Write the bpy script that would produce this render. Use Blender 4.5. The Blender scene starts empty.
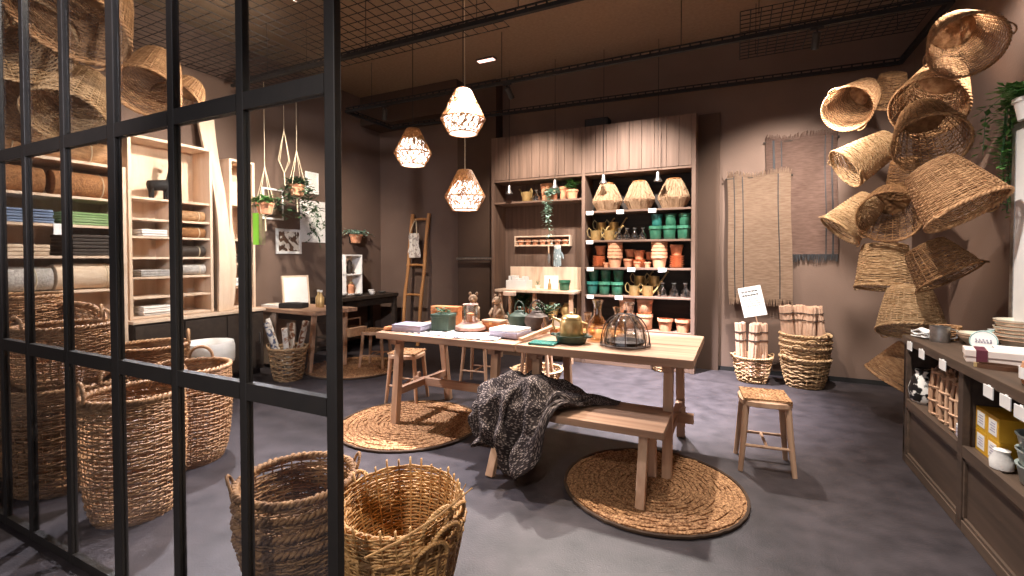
import bpy, math, random
from mathutils import Vector, Matrix
S = bpy.context.scene
COL = S.collection
PI = math.pi
rnd = random.Random(11)
V = Vector


# ------------------------------------------------------------------ materials
def _new(name):
    m = bpy.data.materials.new(name)
    m.use_nodes = True
    nt = m.node_tree
    b = nt.nodes['Principled BSDF']
    return m, nt, b, nt.nodes.new, nt.links.new


def lin(c):
    return tuple((x / 12.92 if x <= 0.04045 else ((x + 0.055) / 1.055) ** 2.4) for x in c) + (1.0,)


def hexc(h):
    return tuple(int(h[i:i + 2], 16) / 255 for i in (0, 2, 4))


def mat(name, c1, c2=None, rough=0.6, metal=0.0, scale=(8, 8, 8), detail=4, bump=0.0, bscale=40, spec=0.4, contrast=0.25, voro=False):
    """noise between two colours (hex), with an optional fine bump"""
    m, nt, b, N, L = _new(name)
    c1 = lin(hexc(c1))
    c2 = lin(hexc(c2)) if c2 else c1
    tc = N('ShaderNodeTexCoord')
    mp = N('ShaderNodeMapping')
    mp.inputs['Scale'].default_value = scale
    L(tc.outputs['Object'], mp.inputs['Vector'])
    n = N('ShaderNodeTexNoise')
    n.inputs['Scale'].default_value = 1.0
    n.inputs['Detail'].default_value = detail
    L(mp.outputs[0], n.inputs['Vector'])
    r = N('ShaderNodeValToRGB')
    r.color_ramp.elements[0].position = 0.5 - contrast
    r.color_ramp.elements[1].position = 0.5 + contrast
    r.color_ramp.elements[0].color = c1
    r.color_ramp.elements[1].color = c2
    L(n.outputs['Fac'], r.inputs['Fac'])
    L(r.outputs['Color'], b.inputs['Base Color'])
    b.inputs['Roughness'].default_value = rough
    b.inputs['Metallic'].default_value = metal
    b.inputs['Specular IOR Level'].default_value = spec
    if bump:
        n2 = N('ShaderNodeTexNoise')
        n2.inputs['Scale'].default_value = bscale
        n2.inputs['Detail'].default_value = 3
        L(tc.outputs['Object'], n2.inputs['Vector'])
        bp = N('ShaderNodeBump')
        bp.inputs['Strength'].default_value = bump
        bp.inputs['Distance'].default_value = 0.01
        L(n2.outputs['Fac'], bp.inputs['Height'])
        L(bp.outputs[0], b.inputs['Normal'])
    return m


def wood(name, c1, c2, axis=0, rough=0.6, grain=28, bump=0.25):
    s = [grain, grain, grain]
    s[axis] = grain * 0.06
    m = mat(name, c1, c2, rough, 0, tuple(s), 6, 0, 0, 0.3, 0.22)
    nt = m.node_tree
    b = nt.nodes['Principled BSDF']
    n = [x for x in nt.nodes if x.type == 'TEX_NOISE'][0]
    bp = nt.nodes.new('ShaderNodeBump')
    bp.inputs['Strength'].default_value = bump
    bp.inputs['Distance'].default_value = 0.004
    nt.links.new(n.outputs['Fac'], bp.inputs['Height'])
    nt.links.new(bp.outputs[0], b.inputs['Normal'])
    return m


def clear_glass(name, tint=(0.95, 0.97, 0.97), gloss=0.35, rough=0.02, base=0.03):
    m, nt, b, N, L = _new(name)
    nt.nodes.remove(b)
    out = [x for x in nt.nodes if x.type == 'OUTPUT_MATERIAL'][0]
    t = N('ShaderNodeBsdfTransparent')
    t.inputs['Color'].default_value = (*tint, 1)
    g = N('ShaderNodeBsdfGlossy')
    g.inputs['Roughness'].default_value = rough
    lw = N('ShaderNodeLayerWeight')
    lw.inputs['Blend'].default_value = gloss
    mr = N('ShaderNodeMapRange')
    mr.inputs['To Min'].default_value = base
    mr.inputs['To Max'].default_value = 0.85
    L(lw.outputs['Facing'], mr.inputs['Value'])
    mx = N('ShaderNodeMixShader')
    L(mr.outputs[0], mx.inputs['Fac'])
    L(t.outputs[0], mx.inputs[1])
    L(g.outputs[0], mx.inputs[2])
    L(mx.outputs[0], out.inputs['Surface'])
    return m


def emit(name, c, strength):
    m, nt, b, N, L = _new(name)
    b.inputs['Base Color'].default_value = lin(hexc(c))
    b.inputs['Emission Color'].default_value = lin(hexc(c))
    b.inputs['Emission Strength'].default_value = strength
    return m


def stripes(name, c1, c2, c3, period, rough=0.9):
    """loomed cloth: fine weft ribs, mottled"""
    m, nt, b, N, L = _new(name)
    tc = N('ShaderNodeTexCoord')
    n = N('ShaderNodeTexNoise')
    n.inputs['Scale'].default_value = 1.0
    n.inputs['Detail'].default_value = 5
    mp = N('ShaderNodeMapping')
    mp.inputs['Scale'].default_value = (14, 14, 90)
    L(tc.outputs['Object'], mp.inputs['Vector'])
    L(mp.outputs[0], n.inputs['Vector'])
    r = N('ShaderNodeValToRGB')
    r.color_ramp.elements[0].position = 0.3
    r.color_ramp.elements[1].position = 0.7
    r.color_ramp.elements[0].color = lin(hexc(c1))
    r.color_ramp.elements[1].color = lin(hexc(c2))
    L(n.outputs['Fac'], r.inputs['Fac'])
    L(r.outputs[0], b.inputs['Base Color'])
    w = N('ShaderNodeTexWave')
    w.bands_direction = 'Z'
    w.inputs['Scale'].default_value = period
    w.inputs['Distortion'].default_value = 1.5
    w.inputs['Detail'].default_value = 2
    L(tc.outputs['Object'], w.inputs['Vector'])
    bp = N('ShaderNodeBump')
    bp.inputs['Strength'].default_value = 1.0
    bp.inputs['Distance'].default_value = 0.02
    L(w.outputs['Fac'], bp.inputs['Height'])
    L(bp.outputs[0], b.inputs['Normal'])
    b.inputs['Roughness'].default_value = rough
    b.inputs['Specular IOR Level'].default_value = 0.1
    return m


def speckle(name, c1, c2, scale, thr=0.5, rough=0.8, uv=False, soft=0.03):
    """two-tone blotch pattern"""
    m, nt, b, N, L = _new(name)
    tc = N('ShaderNodeTexCoord')
    v = N('ShaderNodeTexNoise')
    v.inputs['Scale'].default_value = scale
    v.inputs['Detail'].default_value = 2
    L(tc.outputs['UV' if uv else 'Object'], v.inputs['Vector'])
    r = N('ShaderNodeValToRGB')
    r.color_ramp.elements[0].position = thr - soft
    r.color_ramp.elements[1].position = thr + soft
    r.color_ramp.elements[0].color = lin(hexc(c1))
    r.color_ramp.elements[1].color = lin(hexc(c2))
    L(v.outputs['Fac'], r.inputs['Fac'])
    L(r.outputs[0], b.inputs['Base Color'])
    b.inputs['Roughness'].default_value = rough
    b.inputs['Specular IOR Level'].default_value = 0.25
    return m


# ------------------------------------------------------------------ mesh builder
class MB:
    def __init__(s):
        s.v = []
        s.f = []
        s.M = Matrix.Identity(4)

    def add(s, vs, fs):
        o = len(s.v)
        M = s.M
        s.v += [tuple(M @ V(p)) for p in vs]
        s.f += [tuple(i + o for i in f) for f in fs]
        return s

    def box(s, x0, x1, y0, y1, z0, z1):
        p = [(x0, y0, z0), (x1, y0, z0), (x1, y1, z0), (x0, y1, z0), (x0, y0, z1), (x1, y0, z1), (x1, y1, z1), (x0, y1, z1)]
        return s.add(p, [(0, 3, 2, 1), (4, 5, 6, 7), (0, 1, 5, 4), (1, 2, 6, 5), (2, 3, 7, 6), (3, 0, 4, 7)])

    def beam(s, a, b, w, d=None, up=(0, 0, 1), w2=None, d2=None):
        """rectangular bar between two points: w across, d along 'up'"""
        a, b = V(a), V(b)
        d = d or w
        w2 = w2 or w
        d2 = d2 or d
        t = (b - a).normalized()
        u = V(up)
        if abs(t.dot(u)) > 0.98:
            u = V((0, 1, 0))
        x = t.cross(u).normalized()
        u = x.cross(t).normalized()
        p = []
        for c, ww, dd in ((a, w, d), (b, w2, d2)):
            for i, j in ((-1, -1), (1, -1), (1, 1), (-1, 1)):
                p.append(c + x * (i * ww / 2) + u * (j * dd / 2))
        return s.add(p, [(0, 1, 2, 3), (7, 6, 5, 4), (0, 4, 5, 1), (1, 5, 6, 2), (2, 6, 7, 3), (3, 7, 4, 0)])

    def tube(s, pts, r, n=6, closed=False, sx=1.0):
        pts = [V(p) for p in pts]
        m = len(pts)
        rs = r if isinstance(r, (list, tuple)) else [r] * m
        vs, fs = [], []
        prev = None
        for i, p in enumerate(pts):
            if closed:
                t = pts[(i + 1) % m] - pts[i - 1]
            else:
                t = pts[min(i + 1, m - 1)] - pts[max(i - 1, 0)]
            t = t.normalized() if t.length > 1e-9 else V((0, 0, 1))
            if prev is None:
                a = V((0, 0, 1)) if abs(t.z) < 0.9 else V((1, 0, 0))
                prev = (a - t * a.dot(t)).normalized()
            else:
                q = prev - t * prev.dot(t)
                prev = q.normalized() if q.length > 1e-9 else prev
            bi = t.cross(prev)
            for k in range(n):
                an = 2 * PI * k / n
                vs.append(p + prev * (math.cos(an) * rs[i]) + bi * (math.sin(an) * rs[i] * sx))
        for i in range(m if closed else m - 1):
            j = (i + 1) % m
            for k in range(n):
                l = (k + 1) % n
                fs.append((i * n + k, i * n + l, j * n + l, j * n + k))
        if not closed:
            fs.append(tuple(range(n - 1, -1, -1)))
            fs.append(tuple((m - 1) * n + k for k in range(n)))
        return s.add(vs, fs)

    def lathe(s, prof, n=24, c=(0, 0, 0), cap0=True, cap1=True, sq=None):
        """prof: (radius, z) from one end to the other; sq = superellipse power for squarish plans"""
        vs, fs = [], []
        for r, z in prof:
            for k in range(n):
                a = 2 * PI * k / n
                ca, sa = math.cos(a), math.sin(a)
                q = 1.0
                if sq:
                    q = (abs(ca) ** sq + abs(sa) ** sq) ** (-1 / sq)
                vs.append((c[0] + r * q * ca, c[1] + r * q * sa, c[2] + z))
        m = len(prof)
        for i in range(m - 1):
            for k in range(n):
                l = (k + 1) % n
                fs.append((i * n + k, i * n + l, (i + 1) * n + l, (i + 1) * n + k))
        if cap0:
            fs.append(tuple(range(n - 1, -1, -1)))
        if cap1:
            fs.append(tuple((m - 1) * n + k for k in range(n)))
        return s.add(vs, fs)

    def blob(s, c, r, n=10, m=7):
        prof = [(max(1e-4, math.sin(PI * i / m)) * 1.0, -math.cos(PI * i / m)) for i in range(m + 1)]
        r = r if isinstance(r, (tuple, list)) else (r, r, r)
        M = s.M
        s.M = M @ Matrix.Translation(c) @ Matrix.Diagonal((*r, 1))
        s.lathe(prof, n)
        s.M = M
        return s

    def sheet(s, fn, nu, nv, th=0.004):
        """a curved sheet with thickness th: fn(u, v) -> point"""
        top = [[V(fn(i / nu, j / nv)) for j in range(nv + 1)] for i in range(nu + 1)]
        vs, idx = [], {}
        for side in (0, 1):
            for i in range(nu + 1):
                for j in range(nv + 1):
                    a = top[min(i + 1, nu)][j] - top[max(i - 1, 0)][j]
                    b = top[i][min(j + 1, nv)] - top[i][max(j - 1, 0)]
                    nn = a.cross(b)
                    nn = nn.normalized() if nn.length > 1e-12 else V((0, 0, 1))
                    idx[side, i, j] = len(vs)
                    vs.append(top[i][j] + nn * (th / 2 if side == 0 else -th / 2))
        fs = []
        for i in range(nu):
            for j in range(nv):
                fs.append((idx[0, i, j], idx[0, i + 1, j], idx[0, i + 1, j + 1], idx[0, i, j + 1]))
                fs.append((idx[1, i, j], idx[1, i, j + 1], idx[1, i + 1, j + 1], idx[1, i + 1, j]))
        for i in range(nu):
            fs.append((idx[0, i, 0], idx[1, i, 0], idx[1, i + 1, 0], idx[0, i + 1, 0]))
            fs.append((idx[0, i, nv], idx[0, i + 1, nv], idx[1, i + 1, nv], idx[1, i, nv]))
        for j in range(nv):
            fs.append((idx[0, 0, j], idx[0, 0, j + 1], idx[1, 0, j + 1], idx[1, 0, j]))
            fs.append((idx[0, nu, j], idx[1, nu, j], idx[1, nu, j + 1], idx[0, nu, j + 1]))
        return s.add(vs, fs)

    def build(s, name, m, parent=None, smooth=False, bevel=0.0, loc=None, rz=0.0):
        me = bpy.data.meshes.new(name)
        me.from_pydata(s.v, [], s.f)
        me.materials.append(m)
        if smooth:
            me.polygons.foreach_set('use_smooth', [True] * len(me.polygons))
            if smooth != 'all':
                me.set_sharp_from_angle(angle=math.radians(42))
        me.update()
        o = bpy.data.objects.new(name, me)
        COL.objects.link(o)
        if parent is not None:
            o.parent = parent
        if loc is not None:
            o.location = loc
        o.rotation_euler.z = rz
        if bevel:
            bm = o.modifiers.new('soft_edges', 'BEVEL')
            bm.width = bevel
            bm.segments = 2
            bm.limit_method = 'ANGLE'
        return o


def tag(o, label, cat, group=None):
    o['label'] = label
    o['category'] = cat
    if group:
        o['group'] = group
    return o


def thing(name, label, cat, loc=(0, 0, 0), rz=0.0, group=None):
    o = bpy.data.objects.new(name, None)
    o.empty_display_size = 0.1
    COL.objects.link(o)
    o.location = loc
    o.rotation_euler = (0, 0, rz)
    return tag(o, label, cat, group)


def struct(o):
    o['kind'] = 'structure'
    return o


def dup(root, loc, rz=None, label=None, group=None, scale=None, rot=None):
    def cp(o, parent):
        c = o.copy()
        COL.objects.link(c)
        if parent is not None:
            c.parent = parent
        for ch in [x for x in kids.get(o.name, [])]:
            cp(ch, c)
        return c
    kids = {}
    stack = [root]
    while stack:
        o = stack.pop()
        kids[o.name] = list(o.children)
        stack += kids[o.name]
    c = cp(root, None)
    place(c, loc, rz, label, group, scale, rot)
    return c


def place(c, loc, rz=None, label=None, group=None, scale=None, rot=None):
    c.location = loc
    if rot is not None:
        c.rotation_euler = rot
    elif rz is not None:
        c.rotation_euler = (0, 0, rz)
    if scale is not None:
        c.scale = (scale,) * 3 if not isinstance(scale, (tuple, list)) else scale
    if label:
        c['label'] = label
    if group:
        c['group'] = group
    return c


class Maker:
    """keeps one prototype per kind; the first use places it, later uses copy it"""
    def __init__(s, fn):
        s.fn = fn
        s.o = None

    def __call__(s, loc, label, group=None, rz=0.0, scale=None, rot=None):
        if s.o is None:
            s.o = s.fn()
            return place(s.o, loc, rz, label, group, scale, rot)
        return dup(s.o, loc, rz, label, group, scale if scale is not None else 1.0, rot)


def aim(axis_from, axis_to, roll=0.0):
    """euler that turns local +z onto the direction from -> to"""
    d = (V(axis_to) - V(axis_from)).normalized()
    q = d.to_track_quat('Z', 'Y')
    return (q.to_matrix().to_4x4() @ Matrix.Rotation(roll, 4, 'Z')).to_euler()


M = {}
M['floor'] = mat('dark_screed', '242022', '453e40', 0.46, 0, (7, 7, 7), 12, 0.18, 110, 0.3, 0.3)
M['ceil'] = mat('brown_ceiling', '7f6a57', '8c7662', 0.95, 0, (30, 30, 30), 3, 0.3, 140, 0.1)
M['wall'] = mat('brown_plaster', '67544a', '715d52', 0.9, 0, (2, 2, 2), 5, 0.12, 60, 0.15)
M['walldark'] = mat('dark_brown_plaster', '4a3a31', '524137', 0.9, 0, (2, 2, 2), 5, 0.1, 60, 0.15)
M['black'] = mat('black_powder_coat', '181411', '201a16', 0.5, 0.0, (20, 20, 20), 2, 0.05, 200, 0.45)
M['blackmatt'] = mat('black_matt_paint', '161414', '1d1a19', 0.8)
M['pane'] = clear_glass('window_glass', (0.97, 0.98, 0.98), 0.12, 0.0, 0.035)
M['jar'] = clear_glass('jar_glass', (0.9, 0.92, 0.93), 0.45, 0.03, 0.10)
M['cab'] = wood('smoked_oak', '5a463b', '735c4f', 2, 0.7, 26)
M['cabx'] = wood('smoked_oak_long', '5e493d', '735a4c', 0, 0.7, 26)
M['pine'] = wood('pale_rough_pine', '96725a', 'bd977b', 0, 0.75, 24, 0.35)
M['piney'] = wood('pale_rough_pine_cross', '96725a', 'bd977b', 1, 0.75, 24, 0.35)
M['pinez'] = wood('pale_pine_leg', 'ac8467', 'cfa98a', 2, 0.7, 24, 0.3)
M['birch'] = wood('birch_panel', 'cdb097', 'e2c9b2', 2, 0.7, 16, 0.1)
M['counter'] = wood('aged_brown_oak', '43352b', '5f4c3e', 1, 0.65, 24, 0.3)
M['countz'] = wood('aged_brown_oak_panel', '3b2e25', '544236', 1, 0.65, 20, 0.3)
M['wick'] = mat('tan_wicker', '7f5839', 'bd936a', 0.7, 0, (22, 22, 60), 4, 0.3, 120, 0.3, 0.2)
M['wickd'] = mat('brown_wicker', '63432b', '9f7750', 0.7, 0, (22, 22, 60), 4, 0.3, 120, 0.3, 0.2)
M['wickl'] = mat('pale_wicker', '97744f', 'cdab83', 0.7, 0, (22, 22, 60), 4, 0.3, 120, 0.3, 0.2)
M['wicko'] = mat('orange_brown_hyacinth', '865d3c', 'b98c60', 0.5, 0, (30, 30, 50), 4, 0.4, 120, 0.55, 0.2)
M['cane'] = mat('split_bamboo', '93683f', 'c2965f', 0.55, 0, (30, 30, 30), 4, 0.2, 120, 0.4, 0.2)
M['jute'] = mat('banana_leaf_rug', '6a452c', 'c2946a', 0.85, 0, (75, 75, 75), 4, 0.9, 90, 0.15, 0.14)
M['jutedark'] = mat('dark_rug_edge', '3b2a20', '54402f', 0.9)
M['white'] = mat('white_paper', 'e6e2de', 'f2efec', 0.7)
M['paper'] = mat('kraft_wrap', 'bb947b', 'd0ae96', 0.8, 0, (20, 20, 6), 4, 0.3, 60, 0.15)
M['terra'] = mat('terracotta', 'bd7c5b', 'd99f7c', 0.85, 0, (25, 25, 25), 4, 0.15, 120, 0.2)
M['terral'] = mat('pale_terracotta', 'c18a68', 'd6a482', 0.85, 0, (25, 25, 25), 4, 0.15, 120, 0.2)
M['green'] = mat('green_glaze', '2b614a', '4b8268', 0.25, 0, (14, 14, 14), 3, 0, 0, 0.6)
M['teal'] = mat('teal_glaze', '27695f', '418a80', 0.25, 0, (14, 14, 14), 3, 0, 0, 0.6)
M['brass'] = mat('brushed_brass', 'b89760', 'd8ba82', 0.34, 0.6, (30, 30, 30), 3, 0.05, 90, 0.5)
M['steel'] = mat('worn_tin', '8d8a88', 'b3afab', 0.35, 0.9, (30, 30, 30), 3, 0.05, 90, 0.5)
M['rope'] = mat('pale_rope', 'cbb594', 'e4d5ba', 0.85)
M['leaf'] = mat('mid_green_leaf', '37682f', '6f9c55', 0.55, 0, (30, 30, 30), 3)
M['leafg'] = mat('grey_green_leaf', '7d9e8e', 'b4cdbf', 0.6, 0, (30, 30, 30), 3)
M['leafd'] = mat('deep_green_leaf', '24402a', '41683f', 0.55, 0, (30, 30, 30), 3)
M['soil'] = mat('soil', '2a1e17', '3c2c21', 0.95)
M['dkwood'] = wood('dark_stained_wood', '2c241f', '40352d', 0, 0.6, 20)
M['linen'] = mat('white_linen', 'd9d3cc', 'eee9e3', 0.9, 0, (9, 9, 9), 3, 0.2, 60, 0.1)
M['honey'] = wood('honey_pole', '9c6a3e', 'c08a58', 2, 0.6, 22)
M['raffia'] = mat('raffia', '8e7054', 'b8977a', 0.85, 0, (60, 60, 14), 4, 0.5, 120, 0.15, 0.2)

# ------------------------------------------------------------------ camera
F, YAW, PIT = 465.0, math.radians(25.9), math.radians(1.2)
cam = bpy.data.cameras.new('camera')
cam.sensor_width = 36.0
cam.lens = F / 1024 * 36.0
cam.shift_y = -(31 - F * math.tan(PIT)) / 1024
cam.clip_start = 0.05
co = bpy.data.objects.new('camera', cam)
co.location = (0, 0, 1.35)
co.rotation_euler = (PI / 2 - PIT, 0, YAW)
COL.objects.link(co)
S.camera = co
S.view_settings.view_transform = 'Standard'
S.view_settings.look = 'None'
S.view_settings.gamma = 1.0
S.view_settings.use_curve_mapping = False
S.view_settings.exposure = 0.0
S.cycles.use_denoising = True
S.cycles.max_bounces = 8
S.cycles.transparent_max_bounces = 16
S.cycles.caustics_reflective = False
S.cycles.caustics_refractive = False

XL, XR, YB, ZC = -5.4, 1.6, 6.07, 3.87
# ------------------------------------------------------------------ room shell
struct(MB().box(XL - .1, XR + .1, -3.0, YB + .1, -.1, 0).build('floor', M['floor']))
struct(MB().box(XL - .1, XR + .1, -3.0, YB + .1, ZC, ZC + .1).build('ceiling', M['ceil']))
struct(MB().box(XL - .1, XR + .1, YB, YB + .1, 0, ZC).build('wall_back', M['wall']))
struct(MB().box(XL - .1, XL, -3.0, YB, 0, ZC).build('wall_left', M['wall']))
struct(MB().box(XR, XR + .1, -3.0, YB, 0, ZC).build('wall_right', M['wall']))
struct(MB().box(XL, -3.12, YB - .012, YB, 0, .05).build('baseboard_back', M['blackmatt']))
struct(MB().box(-.36, XR, YB - .012, YB, 0, .05).build('baseboard_back', M['blackmatt']))
struct(MB().box(XL, XL + .012, 0.9, YB - .012, 0, .05).build('baseboard_left', M['blackmatt']))
struct(MB().box(-3.74, -3.1, 5.86, YB, 0, ZC).build('pillar', M['walldark']))
struct(MB().box(XL, -3.6, 5.62, YB, 3.42, ZC).build('ceiling_beam', M['walldark']))
struct(MB().box(-.44, -.20, YB - .05, YB, 0, 3.05).build('dark_strip_1', M['walldark']))  # darker strip of back wall right of the shelf unit
mb = MB().box(-3.74, -3.12, 5.80, 5.83, 1.30, 1.335)
bar = thing('wall_handrail', 'short steel handrail across the dark pillar left of the tall shelf unit', 'handrail', (0, 0, 0))
MB().tube([(-3.72, 5.80, 1.325), (-3.1, 5.80, 1.325)], .02, 10).build('rail', M['steel'], bar, True)
for x in (-3.66, -3.16):
    MB().tube([(x, 5.80, 1.325), (x, 5.86, 1.325)], .012, 8).build('bracket', M['steel'], bar, True)

# ------------------------------------------------------------------ glazed steel partition
YP = .98
part = thing('glazed_partition', 'black steel glazed partition with square panes at the shop entrance', 'partition', (0, YP, 0))
BX = [(-3.316, .052), (-3.023, .052), (-2.640, .050), (-2.241, .076), (-1.83, .052), (-1.447, .047), (-1.053, .056)]
xs0 = [-3.316 - .38 * k for k in range(1, 6)]
BX = [(x, .058) for x in xs0[::-1]] + BX
BX = [(x + w * .13, w * .74) for x, w in BX]
for x, w in BX:
    MB().box(x - w / 2, x + w / 2, -.013, .013, 0, ZC - .005).build('post', M['black'], part, bevel=.003)
RZ = [(.02, .05), (.915, .055), (1.847, .055), (2.95, .055)]
for i in range(len(BX) - 1):
    a = BX[i][0] + BX[i][1] / 2
    b = BX[i + 1][0] - BX[i + 1][1] / 2
    for z, h in RZ:
        MB().box(a, b, -.013, .013, z - h / 2 if z > .1 else .005, z + h / 2).build('rail', M['black'], part)
    for j in range(len(RZ)):
        z0 = RZ[j][0] + RZ[j][1] / 2
        z1 = RZ[j + 1][0] - RZ[j + 1][1] / 2 if j + 1 < len(RZ) else ZC - .01
        MB().box(a, b, -.003, .003, z0, z1).build('glass_pane', M['pane'], part)

# ------------------------------------------------------------------ long tables
def plank_top(mb, x0, x1, y0, y1, z0, z1, n, along='x', gap=.003):
    for k in range(n):
        if along == 'x':
            a = y0 + (y1 - y0) * k / n
            b = y0 + (y1 - y0) * (k + 1) / n
            mb.box(x0 + rnd.uniform(0, .006), x1 - rnd.uniform(0, .006), a + gap / 2, b - gap / 2, z0, z1 - rnd.uniform(0, .002))
        else:
            a = x0 + (x1 - x0) * k / n
            b = x0 + (x1 - x0) * (k + 1) / n
            mb.box(a + gap / 2, b - gap / 2, y0, y1, z0, z1 - rnd.uniform(0, .002))
    return mb


def work_table(x0, x1, label, xl, xr):
    t = thing('work_table', label, 'table', (0, 0, 0), 0, 'pale pine work tables pushed end to end')
    plank_top(MB(), x0, x1, 2.80, 3.70, .712, .765, 4).build('tabletop', M['pine'], t, bevel=.004)
    for x in (xl, xr):
        for yt, yb in ((2.985, 2.92), (3.575, 3.69)):
            MB().beam((x, yb, 0), (x, yt, .712), .056, .055, (0, 1, 0)).build('leg', M['pinez'], t, bevel=.004)
        MB().box(x - .03, x + .03, 2.90, 3.64, .655, .712).build('top_batten', M['piney'], t, bevel=.003)
        MB().box(x - .022, x + .022, 2.965, 3.64, .24, .295).build('cross_rail', M['piney'], t, bevel=.003)
    MB().box(xl - .10, xr + .12, 3.285, 3.325, .235, .30).build('stretcher', M['pine'], t, bevel=.003)
    for x in (xl - .055, xr + .055):
        MB().box(x - .012, x + .012, 3.29, 3.32, .21, .34).build('wedge', M['pinez'], t, bevel=.002)
    return t


work_table(-2.55, -1.338, 'pale pine work table covered with patterned paper, boxes and teapots', -2.46, -1.575)
work_table(-1.332, -.215, 'pale pine work table with wire dome and amber glass, behind the bench', -1.25, -.375)

# ------------------------------------------------------------------ bench
t = thing('bench', 'low pale pine bench with a dark throw heaped on its end', 'bench', (0, 0, 0))
plank_top(MB(), -1.44, -.345, 2.555, 3.0, .372, .415, 2).build('seat', M['pine'], t, bevel=.004)
for x, xt in ((-1.36, -1.33), (-.455, -.46)):
    for yb, yt in ((2.49, 2.63), (2.90, 2.88)):
        MB().beam((x, yb, 0), (xt, yt, .372), .05, .048, (0, 1, 0)).build('leg', M['pinez'], t, bevel=.004)
    MB().box(xt - .025, xt + .025, 2.60, 2.93, .325, .372).build('batten', M['piney'], t, bevel=.003)


# ------------------------------------------------------------------ stools
def stool_fn(seat_mat='jute', h=.455, w=.30, d=.27):
    def fn():
        t = thing('stool', 'stool', 'stool', (0, 0, 0))
        mb = MB()
        mb.lathe([(w / 2 - .012, h - .045), (w / 2, h - .038), (w / 2, h - .012), (w / 2 - .012, h - .002)], 28, sq=4)
        o = mb.build('seat_frame', M['pinez'], t, True)
        def top(u, v):
            x, y = (u - .5) * (w - .03), (v - .5) * (w - .03)
            dip = .012 * (1 - (2 * u - 1) ** 2) * (1 - (2 * v - 1) ** 2)
            return (x, y, h + .004 - dip + .0015 * math.sin(u * 90) + .0015 * math.sin(v * 90))
        MB().sheet(top, 30, 30, .012).build('woven_seat', M[seat_mat], t, True)
        for sx in (-1, 1):
            for sy in (-1, 1):
                MB().tube([(sx * (w / 2 - .0), sy * (d / 2 + .005), 0), (sx * (w / 2 - .022), sy * (d / 2 - .02), h * .55), (sx * (w / 2 - .035), sy * (d / 2 - .03), h - .02)], [.0145, .019, .019], 12).build('leg', M['pinez'], t, True)
        for sy in (-1, 1):
            MB().tube([(-w / 2 + .012, sy * (d / 2 - .008), h * .36), (w / 2 - .012, sy * (d / 2 - .008), h * .36)], .010, 8).build('side_stretcher', M['pinez'], t, True)
        MB().tube([(0, -d / 2 + .008, h * .36), (0, d / 2 - .008, h * .36)], .010, 8).build('middle_stretcher', M['pinez'], t, True)
        return t
    return fn


SG = 'low wooden stools'
stool = Maker(stool_fn('jute'))
stool((.162, 3.405, 0), 'pale wooden stool with woven seat standing alone in front of two baskets', SG, .1)
stool((-2.80, 3.50, 0), 'pale wooden stool at the free end of the long table', SG, .25)
stool((-2.47, 4.27, 0), 'pale wooden stool tucked behind the table opposite the dark throw', SG, .1)
stool((-3.98, 4.38, 0), 'wooden stool on the round rug beside the dark desk', SG, .3)
stool((-1.86, 4.42, 0), 'wooden stool behind the middle of the long tables', SG, .2)


# ------------------------------------------------------------------ round rugs
def rug_fn():
    t = thing('round_rug', 'rug', 'rug', (0, 0, 0))
    mb = MB()
    r0, n = .03, 0
    # concentric plaited rings, slightly uneven
    rr = random.Random(3)
    for k in range(16):
        r = .02 + k * .0365
        m = max(16, int(r * 150))
        pts, rad = [], []
        for i in range(m):
            a = 2 * PI * i / m
            q = r + rr.uniform(-.008, .008)
            pts.append((q * math.cos(a), q * math.sin(a), .012 + rr.uniform(-.002, .003)))
            rad.append(.0165 + rr.uniform(-.005, .004))
        mb.tube(pts, [max(.006, x * .62) for x in rad], 6, True, 1.75)
    mb.lathe([(.60, .001), (.605, .006), (.595, .010)], 64)
    mb.build('plaited_field', M['jute'], t, True)
    MB().tube([((.607 + rr.uniform(-.004, .004)) * math.cos(2 * PI * i / 140), (.607 + rr.uniform(-.004, .004)) * math.sin(2 * PI * i / 140), .011) for i in range(140)], .011, 6, True).build('bound_edge', M['jutedark'], t, True)
    return t


RG = 'round plaited rugs'
rug = Maker(rug_fn)
rug((-2.37, 3.0, 0), 'round brown plaited rug under the left legs of the long table', RG, 0, (.93, .93, 1))
rug((-.44, 2.79, 0), 'round brown plaited rug under the bench legs, largest in view', RG, 1, (.835, .835, 1))
rug((-4.18, 4.24, 0), 'round brown plaited rug beneath the stools beside the dark desk', RG, 2, (.95, .95, 1))

# ------------------------------------------------------------------ display counter on the right
CY0, CY1, CX = 1.30, 3.90, 1.0
ct = thing('display_counter', 'long dark oak display counter with panelled front and open compartments', 'counter', (1.3, 2.6, 0))
ct_o = V((1.3, 2.6, 0))


def part_box(name, m, parent, off, x0, x1, y0, y1, z0, z1, bevel=.003):
    return MB().box(x0 - off.x, x1 - off.x, y0 - off.y, y1 - off.y, z0 - off.z, z1 - off.z).build(name, m, parent, bevel=bevel)


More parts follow.
